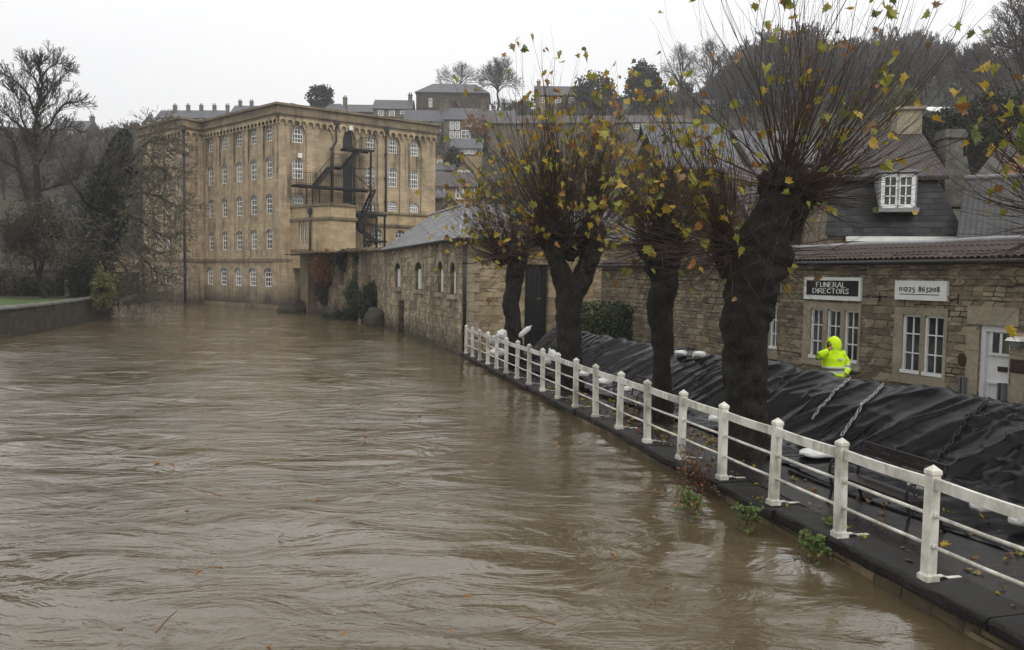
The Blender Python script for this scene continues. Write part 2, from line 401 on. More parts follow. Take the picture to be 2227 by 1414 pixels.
M['slate_dark'] = m_slate('dark_slate', (0.046, 0.045, 0.046), (0.007, 0.007, 0.0075), 0.36, 0.24, rough=0.65, spec=.2)
M['pantile'] = m_tiles('brown_tiles', (0.050, 0.032, 0.026), (0.030, 0.021, 0.018), rough=.7)
M['pantile_grey'] = m_tiles('grey_tiles', (0.036, 0.034, 0.034), (0.013, 0.0125, 0.0125), w=.33, h=.36, rough=.62)
M['white'] = None
def m_white(name, col=(0.66, 0.64, 0.57), dirt=(0.16, 0.145, 0.10), amt=0.75, rough=0.42, bands=True):
    t = NT(name); v = t.vec('Object')
    n1 = t.noise(v, 2.2, 6, 0.65); n2 = t.noise(t.vec('Object', (9, 9, 1.2)), 1.0, 5, 0.6)
    c = t.mix(t.math('MULTIPLY', t.ramp(n1, [(0.42, 0.0), (0.7, 1.0)]), amt), col, dirt)
    if bands: c = t.mix(t.math('MULTIPLY', t.ramp(n2, [(0.5, 0.0), (0.75, 1.0)]), amt * 0.7), c, tuple(x * 0.7 for x in dirt))
    n3 = t.noise(v, 26, 4, 0.7); c = t.mix(t.ramp(n3, [(0.66, 0.0), (0.72, 0.5)]), c, (0.12, 0.08, 0.05))
    return t.out(c, t.math('ADD', t.math('MULTIPLY', n1, 0.3), rough - 0.1), t.bump(n3, 0.15, 0.004), 0.45)
M['white'] = m_white('rail_white_paint')
M['frame'] = m_white('window_white_paint', (0.74, 0.74, 0.72), (0.45, 0.44, 0.40), 0.35, bands=False)
M['doorwhite'] = m_white('door_white_paint', (0.66, 0.65, 0.65), (0.4, 0.38, 0.35), 0.3)
M['iron'] = m_plain('black_iron', (0.006, 0.006, 0.007), 0.5, 0.3)
M['pipe'] = m_plain('cast_iron_pipe', (0.018, 0.017, 0.017), 0.5, 0.4)
M['steel'] = m_plain('galvanised_steel', (0.20, 0.205, 0.215), 0.45, 0.5, Metallic=0.6)
M['darkwood'] = m_plain('dark_wet_timber', (0.013, 0.009, 0.0075), 0.4, 0.4, 0.35)
M['redwood'] = m_plain('red_brown_timber', (0.035, 0.013, 0.011), 0.4, 0.4, 0.3)
M['door_opening_black'] = m_plain('door_paint_and_dark_opening', (0.009, 0.010, 0.013), 0.4, 0.4)  # door paint, also the darkness inside shuttered windows and the open doorway
M['lead'] = m_plain('lead_flashing', (0.23, 0.225, 0.225), 0.6, 0.3)
M['signblack'] = m_plain('sign_black', (0.006, 0.006, 0.007), 0.35, 0.4)
M['signwhite'] = m_plain('sign_white', (0.70, 0.70, 0.66), 0.4, 0.4, 0.06)
M['letter'] = m_plain('letter_white', (0.78, 0.78, 0.74), 0.5, 0.3, 0.03)
M['letterblack'] = m_plain('letter_black', (0.02, 0.02, 0.02), 0.5, 0.3)
M['bronze'] = m_plain('bronze_plaque', (0.035, 0.018, 0.012), 0.4, 0.5, 0.4, 12)
M['pink'] = m_plain('pink_render', (0.50, 0.30, 0.20), 0.9, 0.2, 0.08, 1.0)
M['curtain'] = m_plain('net_curtain', (0.42, 0.40, 0.36), 0.9, 0.1, 0.2, 5)
def m_glass(name, c=(0.03, 0.033, 0.036), c2=(0.22, 0.22, 0.21), rough=0.06):
    t = NT(name); n = t.noise(t.vec('UV', (0.7, 0.5, 1)), 2.0, 4, 0.6)
    cc = t.mix(t.ramp(n, [(0.42, 0.0), (0.62, 1.0)]), c, c2)
    n2 = t.noise(t.vec('UV'), 1.3, 2)
    return t.out(cc, rough, t.bump(n2, 0.12, 0.02), 0.6)
M['glass'] = m_glass('window_glass', (0.02, 0.022, 0.024), (0.075, 0.078, 0.08))
M['glass_mill'] = m_glass('mill_window_glass', (0.045, 0.045, 0.048), (0.18, 0.175, 0.16))  # lifted towards grey, a sky reflection put into the glass colour
M['glass_mill_dark'] = m_glass('mill_window_glass_dark', (0.022, 0.022, 0.024), (0.09, 0.088, 0.08))
M['glass_mill_pale'] = m_glass('mill_window_glass_pale', (0.16, 0.155, 0.14), (0.30, 0.29, 0.26))  # palest of the three pane tones, picked at random
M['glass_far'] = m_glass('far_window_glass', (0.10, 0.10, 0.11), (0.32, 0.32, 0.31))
def m_bark(name, c1, c2, sc=8, mossy=0.0):
    t = NT(name); v = t.vec('Object', (1, 1, 0.45)); n = t.noise(v, sc, 6, 0.7, 0.6); n2 = t.noise(t.vec('Object'), 2.0, 4)
    c = t.mix(t.ramp(n, [(0.35, 0.0), (0.65, 1.0)]), c1, c2)
    c = t.mix(t.ramp(n2, [(0.5, 0.0), (0.75, mossy)]), c, (0.03, 0.034, 0.012))
    vo = t.voro(v, sc * 0.8, out='Distance')
    nf = t.noise(t.vec('Object', (1, 1, 0.3)), sc * 4, 4, 0.7); c = t.mix(t.ramp(nf, [(0.35, 0.75), (0.55, 0.0)]), c, tuple(x * 0.5 for x in c1))
    nb = t.bump(t.math('ADD', n, t.math('MULTIPLY', vo, 0.8)), 1.0, 0.06); nb = t.bump(nf, 0.8, 0.02, nb)
    return t.out(c, 0.75, nb, 0.25)
M['bark'] = m_bark('pollard_bark', (0.003, 0.0024, 0.002), (0.026, 0.018, 0.0115), 9, 0.45)
M['twig'] = m_plain('wet_brown_twig', (0.036, 0.023, 0.014), 0.6, 0.3, 0.4)
M['twig_red'] = m_plain('red_brown_twig', (0.052, 0.026, 0.016), 0.6, 0.3, 0.4)
M['twig_far'] = m_plain('grey_brown_twig', (0.092, 0.080, 0.071), 0.8, 0.2, 0.3)  # lightened for distance, mist put into the twig colour
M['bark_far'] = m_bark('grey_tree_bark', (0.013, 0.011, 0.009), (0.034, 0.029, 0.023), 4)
def m_leaf(name, col, rough=0.5, trans=0.25, var=0.3):
    t = NT(name); n = t.noise(t.vec('Object'), 5, 3)
    c = t.mix(n, tuple(x * (1 - var) for x in col), tuple(min(1, x * (1 + var)) for x in col))
    t.bsdf.inputs['Subsurface Weight'].default_value = 0.0
    m = t.out(c, rough, None, 0.35)
    tl = t.n('ShaderNodeBsdfTranslucent'); t.set(tl.inputs['Color'], c); mx = t.n('ShaderNodeMixShader'); mx.inputs[0].default_value = trans
    o = [x for x in t.t.nodes if x.type == 'OUTPUT_MATERIAL'][0]
    t.t.links.new(t.bsdf.outputs[0], mx.inputs[1]); t.t.links.new(tl.outputs[0], mx.inputs[2]); t.t.links.new(mx.outputs[0], o.inputs['Surface'])
    return m
M['leaf_yel'] = m_leaf('yellow_leaf', (0.36, 0.25, 0.024), trans=0.35)
M['leaf_yg'] = m_leaf('yellow_green_leaf', (0.25, 0.24, 0.035), trans=0.35)
M['leaf_gr'] = m_leaf('green_leaf', (0.115, 0.145, 0.035), trans=0.35)
M['leaf_or'] = m_leaf('orange_leaf', (0.24, 0.105, 0.030), trans=0.3)
M['leaf_br'] = m_leaf('dry_brown_leaf', (0.20, 0.12, 0.055), trans=0.25)
LEAFM = [M['leaf_yel'], M['leaf_yg'], M['leaf_gr'], M['leaf_or'], M['leaf_br']]
M['ivy'] = m_leaf('ivy_leaf', (0.014, 0.023, 0.009), trans=0.1)
M['ever'] = m_leaf('evergreen_leaf', (0.016, 0.024, 0.014), trans=0.1)
M['hedge'] = m_leaf('hedge_leaf', (0.035, 0.055, 0.018), trans=0.15)
M['olive'] = m_leaf('olive_leaf', (0.11, 0.105, 0.03), trans=0.2)
M['rust'] = m_leaf('rusty_shrub_leaf', (0.21, 0.085, 0.022), trans=0.2)
M['weed'] = m_leaf('weed_leaf', (0.07, 0.12, 0.025), trans=0.25)
M['scrub'] = m_leaf('brown_scrub', (0.055, 0.040, 0.024), trans=0.1)
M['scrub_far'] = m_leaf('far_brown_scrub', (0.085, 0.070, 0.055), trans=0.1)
M['ever_far'] = m_leaf('far_evergreen', (0.044, 0.048, 0.039), trans=0.1)  # paler than the near evergreen, mist mixed into the colour
# ------------------------------------------------------------------ terrain, water, banks, walkway
def lerp_tab(tab, x):
    if x <= tab[0][0]: return tab[0][1]
    for (a, p), (b, q) in zip(tab, tab[1:]):
        if x <= b: return p + (q - p) * (x - a) / (b - a)
    return tab[-1][1]
H_TAB = [(30, 0.2), (60, 1.0), (75, 3.0), (90, 4.5), (105, 7), (120, 12), (150, 23), (200, 41), (250, 53), (300, 57), (350, 56), (430, 42)]
XR = [(-20, 13.5), (8.7, 7.5), (34, 1.5), (37, 1.5), (56, -4.5), (75, -15), (90, -32), (97, -38), (104, -60)]
XL = [(-20, -40), (38, -28), (50, -29), (60, -31.5), (66, -36), (104, -64)]
def hgt(x, y):
    h = lerp_tab(H_TAB, y)
    if y > 60 and x > 10: h += (x - 10) * 0.13 * min(1, (y - 60) / 60)
    if y > 95: h += 2.2 * noise.noise(V((x * 0.018, y * 0.02, 0))) * min(1, (y - 95) / 40)
    if x < -30 and y > 120: h -= min(7, (-30 - x) * 0.08) * min(1, (y - 120) / 80)
    if y < 104:
        if lerp_tab(XL, y) < x < lerp_tab(XR, y): return -1.8
        if x <= lerp_tab(XL, y): h = max(1.42, h - 0.5) if y > 62 else 1.42 + max(0, (y - 46)) * 0.010
        elif y < 40: h = -0.15
    return h
def terrain(b):
    ys = [-18 + 2.5 * k for k in range(52)]; y = ys[-1]
    while y < 440: y += 7; ys.append(y)
    xs = []; x = -330
    while x < 340: xs.append(x); x += 2.5 if -75 < x < 45 else 8
    for y in ys:
        for x in xs: b.v.append(V((x, y, hgt(x, y))))
    n = len(xs)
    for j in range(len(ys) - 1):
        for i in range(n - 1): b.face((j * n + i, j * n + i + 1, (j + 1) * n + i + 1, (j + 1) * n + i), 0, True)
t = NT('hillside_ground'); v = t.vec('Object')
c = t.ramp(t.noise(v, 0.08, 6, 0.65), [(0.3, (0.045, 0.039, 0.030)), (0.5, (0.055, 0.056, 0.035)), (0.7, (0.08, 0.068, 0.05))])
c = t.mix(t.ramp(t.noise(v, 1.2, 5, 0.7), [(0.4, 0.0), (0.7, 0.6)]), c, (0.025, 0.022, 0.016))
M['ground'] = t.out(c, 0.95, t.bump(t.noise(v, 0.9, 5), 0.8, 0.4), 0.1)
solid('terrain', M['ground'], (0, 0, 0), terrain, kind='structure')

t = NT('lawn_grass'); v = t.vec('Object')
c = t.mix(t.noise(v, 1.5, 4), (0.035, 0.065, 0.014), (0.075, 0.115, 0.028))
M['lawn'] = t.out(c, 0.9, t.bump(t.noise(v, 25, 3), 0.8, 0.05), 0.2)

# brown flood water: real swell in the mesh, finer ripples as bump
t = NT('muddy_flood_water'); v = t.vec('Object')
p1 = t.noise(t.vec('Object', (0.10, 0.16, 1)), 1.0, 4, 0.55)
c = t.mix(t.ramp(p1, [(0.35, 0.0), (0.65, 1.0)]), (0.073, 0.054, 0.028), (0.098, 0.075, 0.043))
p2 = t.noise(t.vec('Object', (0.45, 0.8, 1)), 1.0, 6, 0.7, 1.6)
c = t.mix(t.ramp(p2, [(0.52, 0.0), (0.75, 0.45)]), c, (0.145, 0.108, 0.060))
r1 = t.noise(t.vec('Object', (0.50, 0.95, 1), rot=(0, 0, R(-14))), 1.0, 4, 0.55, 1.8)
r2 = t.noise(t.vec('Object', (2.0, 3.7, 1), rot=(0, 0, R(-5))), 1.0, 5, 0.62, 1.4)
r3 = t.noise(t.vec('Object', (5.5, 9.5, 1), rot=(0, 0, R(10))), 1.0, 3, 0.6, 0.6)
calm = t.ramp(t.noise(t.vec('Object', (0.13, 0.17, 1), loc=(3, 8, 0)), 1.0, 4, 0.6), [(0.40, 0.12), (0.62, 1.0)])
qd = t.n('ShaderNodeVectorMath', operation='DOT_PRODUCT'); t.t.links.new(t.tc.outputs['Object'], qd.inputs[0]); qd.inputs[1].default_value = (-0.9728, -0.2315, 0)
lee = t.n('ShaderNodeMapRange', interpolation_type='SMOOTHSTEP'); t.t.links.new(qd.outputs['Value'], lee.inputs['Value']); lee.inputs['From Min'].default_value = -6.4; lee.inputs['From Max'].default_value = -1.6; lee.inputs['To Min'].default_value = 0.35; lee.inputs['To Max'].default_value = 1.0
h = t.math('ADD', t.math('MULTIPLY', r1, 0.9), t.math('MULTIPLY', t.math('ADD', t.math('MULTIPLY', r2, 0.36), t.math('MULTIPLY', r3, 0.085)), calm))
M['water'] = t.out(c, 0.03, t.bump(t.math('MULTIPLY', h, lee.outputs[0]), 0.62, 0.16), 1.0, IOR=1.52)
def water(b):
    ys = []; y = -12.0
    while y < 2.5: ys.append(y); y += 0.7
    while y < 118: ys.append(y); y += max(0.07, y * 0.010)
    N = 300
    for y in ys:
        x0, x1 = -0.78 * max(y, 3) - 6, 0.62 * max(y, 3) + 4
        for i in range(N + 1):
            x = x0 + (x1 - x0) * i / N; far = 1.0
            z = 0.075 * noise.noise(V((x * 0.35, y * 0.55, 0.3))) + 0.045 * noise.noise(V((x * 0.9 + 5, y * 1.9 + 0.15 * x, 1.7)))
            e = noise.noise(V((x * 0.12, y * 0.16, 9.0)))
            if y < 60: z += 0.020 * max(0.0, 0.5 + e) * noise.noise(V((x * 1.6, y * 5.0 + 0.8 * x, 4.0)))
            b.v.append(V((x, y, z * 0.8)))
    n = N + 1
    for j in range(len(ys) - 1):
        for i in range(N): b.face((j * n + i, j * n + i + 1, (j + 1) * n + i + 1, (j + 1) * n + i), 0, True)
solid('river_water', M['water'], (0, 0, 0), water, kind='structure')

# --- walkway line: posts stand on the coping of the quay
ZN, ZF = 0.30, 0.12
PN, PF = onz(2018, 1262, ZN), onz(1013, 769, ZF)
FU = V((PF.x - PN.x, PF.y - PN.y, 0)); FLEN = FU.length; FU.normalize(); FNX = V((FU.y, -FU.x, 0))   # FNX points to the street side
def fz(s): return ZN + (ZF - ZN) * s / FLEN
def fp(s, c=0.0, dz=0.0):
    p = PN + FU * s + FNX * c; return V((p.x, p.y, fz(s) + dz))
S0 = -9.0
# barrier / street frame: u runs away from the camera along the street, n towards the shops
BU, BN = V((-0.368, 0.930, 0)), V((0.930, 0.368, 0))
def bp(s, c, z): p = BU * s + BN * c; return V((p.x, p.y, z))
STREET_Z = 0.45
t = NT('wet_paving'); v = t.vec('Object', rot=(0, 0, R(13.4)))
c, f = t.brick(v, 0.62, 0.9, 0.012, (0.013, 0.012, 0.0105), (0.022, 0.020, 0.018), (0.005, 0.0045, 0.004))
n1 = t.noise(v, 0.9, 5, 0.65); n2 = t.noise(v, 14, 4, 0.7)
c = t.mix(t.ramp(n1, [(0.4, 0.0), (0.7, 0.7)]), c, (0.009, 0.008, 0.007))
c = t.mix(0.3, c, t.ramp(n2, [(0.2, 0.3), (0.8, 0.8)]), 'OVERLAY')
nb = t.bump(f, 0.5, -0.01); nb = t.bump(n2, 0.35, 0.012, nb)
M['paving'] = t.out(c, t.ramp(n1, [(0.3, 0.16), (0.7, 0.5)]), nb, 0.25)
t = NT('wet_tarmac'); v = t.vec('Object'); n2 = t.noise(v, 40, 3)
M['tarmac'] = t.out(t.mix(n2, (0.03, 0.03, 0.03), (0.06, 0.06, 0.058)), 0.35, t.bump(n2, 0.4, 0.01), 0.4)
def walkway(b):
    n = 26
    for k in range(n):
        s0, s1 = S0 + (FLEN + 0.3 - S0) * k / n, S0 + (FLEN + 0.3 - S0) * (k + 1) / n
        cc = [0.40, 3.0, 8.5]
        for c0, c1 in zip(cc, cc[1:]): b.quad(fp(s0, c0), fp(s1, c0), fp(s1, c1), fp(s0, c1))
solid('walkway', M['paving'], (0, 0, 0), walkway, kind='structure')
def street(b):
    b.hexa([bp(-12, 12.3, -0.3), bp(-12, 16.6, -0.3), bp(33, 16.6, -0.3), bp(33, 12.3, -0.3)],
           [bp(-12, 12.3, STREET_Z), bp(-12, 16.6, STREET_Z), bp(33, 16.6, STREET_Z), bp(33, 12.3, STREET_Z)])
solid('street', M['tarmac'], (0, 0, 0), street, kind='structure')

# --- quay wall with its dark coping stones
qw = thing('quay_wall', 'low stone quay wall with dark mossy coping stones under the white railing', 'wall', fp(0, 0, 0))
t = NT('dark_coping'); v = t.vec('Object'); n1 = t.noise(v, 1.4, 6, 0.65); n2 = t.noise(v, 18, 4, 0.7)
c = t.mix(t.ramp(n1, [(0.35, 0.0), (0.65, 1.0)]), (0.006, 0.0055, 0.005), (0.022, 0.020, 0.017))
c = t.mix(t.ramp(t.noise(t.vec('Object', loc=(5, 5, 0)), 2.2, 6, 0.7), [(0.55, 0.0), (0.72, 0.7)]), c, (0.014, 0.018, 0.006))
M['coping'] = t.out(c, t.ramp(n1, [(0.3, 0.25), (0.7, 0.6)]), t.bump(t.math('ADD', n1, t.math('MULTIPLY', n2, 0.4)), 0.9, 0.04), 0.2)
def qwall(b):
    k = 40
    for i in range(k):
        s0, s1 = S0 + (FLEN + 0.5 - S0) * i / k, S0 + (FLEN + 0.5 - S0) * (i + 1) / k
        b.quad(fp(s1, -0.07, -0.13), fp(s0, -0.07, -0.13), V((*fp(s0, -0.10).xy, -1.2)), V((*fp(s1, -0.10).xy, -1.2)))
part('wall_face', M['quay'], qw, qwall)
def coping(b):
    s = S0; r = random.Random(3)
    while s < FLEN + 0.4:
        L = r.uniform(0.9, 1.7); e = min(s + L, FLEN + 0.5); o = -0.14 + r.uniform(-0.035, 0.03); dz = r.uniform(-0.02, 0.012); th = r.uniform(0.13, 0.17)
        s0, s1 = s + 0.008, e - 0.008; m = 16
        # rounded, slightly worn river edge
        prof = [(o + 0.02, -th), (o, -th * 0.75), (o - 0.004, -0.05), (o + 0.012, -0.018), (o + 0.04, -0.002), (0.41, 0.004), (0.41, -th)]
        rows = []
        for i in range(m + 1):
            ss = s0 + (s1 - s0) * i / m; row = []
            for c_, z_ in prof:
                j = noise.noise(V((ss * 2.3, c_ * 6, z_ * 9 + 3))) * 0.022 + noise.noise(V((ss * 9, c_ * 9, z_ * 20))) * 0.012
                row.append(b.vert(fp(ss, c_ + (j if c_ < 0.3 else 0), z_ + dz + 0.5 * j)))
            rows.append(row)
        for i in range(m):
            for q in range(len(prof) - 1): b.face((rows[i][q], rows[i + 1][q], rows[i + 1][q + 1], rows[i][q + 1]), 0, False)
        b.face(list(reversed(rows[0]))); b.face(rows[-1])
        s = e
part('coping', M['coping'], qw, coping)

# --- white post and rail fence
SP = FLEN / 18.0
rail = thing('white_railing', 'white painted post and rail fence running along the flooded riverside walk', 'railing', fp(0))
PHGT = 1.25
def post_mesh(b, s, seed):
    r = random.Random(seed); w = 0.057; z0 = fz(s); ang = atan2(FU.y, FU.x)
    c = fp(s); lean = V((r.uniform(-.022, .022), r.uniform(-.022, .022), 0))
    ax = V((cos(ang), sin(ang), 0)); ay = V((-sin(ang), cos(ang), 0))
    def ring(z, hw): return [c + lean * (z / PHGT) + ax * sx * hw + ay * sy * hw + V((0, 0, z)) for sx, sy in ((-1, -1), (1, -1), (1, 1), (-1, 1))]
    b.hexa(ring(0.0, w + 0.022), ring(0.065, w + 0.022)); b.hexa(ring(0.065, w + 0.012), ring(0.085, w + 0.003))
    b.hexa(ring(0.085, w), ring(1.14, w * 0.96)); b.hexa(ring(1.14, w * 0.96), ring(1.165, w * 1.14)); b.hexa(ring(1.165, w * 1.14), ring(1.20, w * 1.10))
    i = len(b.v); b.v += ring(1.20, w * 1.10) + [c + lean + V((0, 0, PHGT + 0.01))]
    for k in range(4): b.face((i + k, i + (k + 1) % 4, i + 4))
    # tie strap on the walkway side
    p = c + FNX * 0.08
    b.bar(p + V((0, 0, 0.035)), p + FNX * 0.10 + V((0, 0, 0.04)), 0.05, 0.012); b.bar(p + FNX * 0.10 + V((0, 0, 0.04)), p + FNX * 0.17 + V((0, 0, 0.012)), 0.05, 0.012)
    b.bar(p + FNX * 0.17 + V((0, 0, 0.012)), p + FNX * 0.33 + V((0, 0, 0.010)), 0.05, 0.012)
for k in range(-3, 19):
    part('post', M['white'], rail, lambda b, k=k: post_mesh(b, k * SP, k + 50))
for k in range(-3, 18):
    a, e = k * SP + 0.066, (k + 1) * SP - 0.066; r = random.Random(k + 9); j0, j1 = r.uniform(-.008, .008), r.uniform(-.008, .008)
    def brd(b):
        n = 6
        for i in range(n):
            s0, s1 = a + (e - a) * i / n, a + (e - a) * (i + 1) / n
            sag = lambda q: -0.010 * sin(pi * q) + j0 * (1 - q) + j1 * q
            b.bar(fp(s0, 0.0, 1.055 + sag(i / n)), fp(s1, 0.0, 1.055 + sag((i + 1) / n)), 0.05, 0.118)
    part('top_rail', M['white'], rail, brd)
    def pipes(b):
        for z in (0.72, 0.39):
            b.tube([fp(a, 0, z + j1), fp((a + e) / 2, 0, z - 0.006), fp(e, 0, z + j0)], 0.021, 8)
            for q in (a + 0.012, e - 0.012): b.tube([fp(q - 0.012, 0, z), fp(q + 0.012, 0, z)], 0.03, 8)
    part('lower_rail', M['white'], rail, pipes)

# --- left bank: curved garden wall, lawn
wl = [onz(px, py, 0) for px, py in ((-420, 812), (-260, 783), (-120, 758), (0, 739), (60, 729), (120, 717), (170, 705), (200, 697), (211, 692))]
wl.append(V((wl[-1].x - 1.2, wl[-1].y + 5, 0))); wl.append(V((wl[-1].x - 4.5, wl[-1].y + 8, 0)))
fine = []
for k in range(len(wl) - 1):
    for i in range(5): fine.append(wl[k].lerp(wl[k + 1], i / 5))
fine.append(wl[-1])
def side(k): 
    d = (fine[min(k + 1, len(fine) - 1)] - fine[max(k - 1, 0)]).normalized(); return V((-d.y, d.x, 0))
bank = thing('curved_bank_wall', 'curved mossy stone river wall with pale rounded coping below the lawn', 'wall', fine[20])
def bwall(b):
    for k in range(len(fine) - 1):
        p, q = fine[k], fine[k + 1]; a, c_ = side(k) * 0.45, side(k + 1) * 0.45
        b.quad(p + V((0, 0, -1.5)), q + V((0, 0, -1.5)), q + c_ * 0.12 + V((0, 0, 1.46)), p + a * 0.12 + V((0, 0, 1.46)))
        b.quad(q + c_ + V((0, 0, -1.5)), p + a + V((0, 0, -1.5)), p + a + V((0, 0, 1.46)), q + c_ + V((0, 0, 1.46)))
part('wall_face', M['bankwall'], bank, bwall)
t = NT('lichen_coping'); v = t.vec('Object')
c = t.mix(t.ramp(t.noise(v, 1.1, 6, 0.7), [(0.4, 0.0), (0.65, 1.0)]), (0.07, 0.068, 0.055), (0.17, 0.165, 0.145)); c = t.mix(t.ramp(t.noise(v, 3.0, 5, 0.7), [(0.68, 0.0), (0.72, 0.8)]), c, (0.45, 0.44, 0.40))
M['lichen'] = t.out(c, 0.85, t.bump(t.noise(v, 6, 5), 0.7, 0.05), 0.2)
def bcop(b):
    rows = []
    for k in range(len(fine)):
        a = side(k); zz = 1.46 + 0.02 * noise.noise(V((k * 0.7, 0, 0)))
        rows.append([b.vert(fine[k] + a * o + V((0, 0, zz + h))) for o, h in ((-0.03, 0.0), (-0.02, 0.09), (0.08, 0.16), (0.26, 0.19), (0.42, 0.15), (0.50, 0.0))])
    for k in range(len(fine) - 1):
        for q in range(5): b.face((rows[k][q], rows[k + 1][q], rows[k + 1][q + 1], rows[k][q + 1]), 0, False)
part('coping', M['lichen'], bank, bcop)
def lawn(b):
    for k in range(len(fine) - 1):
        p, q = fine[k] + side(k) * 0.44, fine[k + 1] + side(k + 1) * 0.44
        e = V((-34, 66, 0))
        for i in range(6):
            f0, f1 = i / 6, (i + 1) / 6
            L = lambda P_, f_: V((P_.x + (-75 - P_.x) * f_, P_.y + (66 - P_.y) * f_ * 0.6 + 2 * f_, 1.47 + 0.35 * f_))
            b.quad(L(p, f0), L(q, f0), L(q, f1), L(p, f1))
solid('lawn', M['lawn'], (0, 0, 0), lawn, kind='structure')
# ------------------------------------------------------------------ the big stone mill
def xy(px, d): p = at(px, 600, d); return (p.x, p.y)
C0, RR, II, WW, LL = xy(607, 79.6), xy(945, 89.6), xy(443, 89.9), xy(400, 87.7), xy(313, 94.0)
back = V((RR[0], RR[1], 0)) + (V((II[0], II[1], 0)) - V((C0[0], C0[1], 0))).normalized() * 26
mill = thing('mill', 'tall honey stone mill of five storeys with arched windows standing in the river', 'building', (C0[0], C0[1], 0))
wR, wL, wS, wF = Wall2D(C0, RR), Wall2D(C0, II), Wall2D(II, WW), Wall2D(WW, LL)
ZT = zat(607, 224, 79.6)          # parapet top
ZB = -1.2
SC3 = lambda zx, zy: (590 + zx / 2.668, 190 + zy / 2.668)      # photograph pixels from an enlarged crop
SC2 = lambda zx, zy: (290 + zx / 2.8275, 190 + zy / 2.8275)
RECESS, WREC = 0.22, 0.20
MG = [[M['glass_mill'], M['glass_mill'], M['glass_mill_dark'], M['glass_mill_pale']], M['frame'], M['cornice']]
# right face: (left, right, top, bottom) of every window in the enlarged crop
colsR = [(128, 192), (285, 350), (418, 480), (555, 608), (684, 738), (811, 862)]
def uzR(zx, zy): return wR.uz(*SC3(zx, zy))
rowsR = {0: [(218, 320), (412, 528), (622, 720)], 3: [(268, 370), (456, 567), (655, 735)], 4: [(288, 382), (466, 577), (660, 718)], 5: [(303, 398), (480, 588), (670, 725)]}
bays_R, wins_R, doors_R = [], [], []
for i, (x0, x1) in enumerate(colsR):
    xm = (x0 + x1) / 2; u0 = uzR(x0, 400)[0]; u1 = uzR(x1, 400)[0]
    ztop = uzR(xm, {0: 208, 1: 230, 2: 243, 3: 256, 4: 276, 5: 291}[i])[1] + 0.1
    bays_R.append(arch(u0 - 0.22, u1 + 0.22, 9.2, ztop, 1.3, 8, 0.6))
    if i in rowsR:
        for r, (ya, yb) in enumerate(rowsR[i]):
            za, zb = uzR(xm, yb)[1], uzR(xm, ya)[1]; wins_R.append(arch(u0, u1, za, zb, 0.95 if r == 0 else 0.45, 8, 0.5 if r == 0 else 0))
    if i == 2:
        doors_R.append(arch(u0 + 0.05, u1 - 0.05, uzR(xm, 372)[1], uzR(xm, 250)[1], 1.0, 8, 0.5)); doors_R.append(rect(u0 + 0.05, u1 - 0.05, uzR(xm, 672)[1], uzR(xm, 445)[1]))
# left face
colsL = [468, 551, 641, 731, 825]; halfL = [19, 20, 22, 23, 24]
rowsL = {4: [(232, 335), (430, 560), (655, 780), (872, 996), (1108, 1226)], 0: [(300, 390), (482, 598), (688, 800), (888, 1000), (1108, 1212)]}
def uzL(zx, zy): return wL.uz(*SC2(zx, zy))
bays_L, wins_L, low_L = [], [], []
za_ = [(uzL(825, b_)[1] + uzL(468, b2)[1]) / 2 for (a_, b_), (a2, b2) in zip(rowsL[4], rowsL[0])]
zb_ = [(uzL(825, a_)[1] + uzL(468, a2)[1]) / 2 for (a_, b_), (a2, b2) in zip(rowsL[4], rowsL[0])]
for zx, hw in zip(colsL, halfL):
    um = uzL(zx, 600)[0]; w2 = abs(uzL(zx + hw, 600)[0] - uzL(zx - hw, 600)[0]) / 2
    bays_L.append(arch(um - w2 - 0.12, um + w2 + 0.12, za_[3] - 0.75, zb_[0] + 0.75, 1.0, 8, 0.6))
    for r in range(4): wins_L.append(arch(um - w2, um + w2, za_[r], zb_[r], 0.75 if r == 0 else 0.45, 8, 0.5 if r == 0 else 0))
    low_L.append(arch(um - w2, um + w2, za_[4], zb_[4], 0.5, 8))
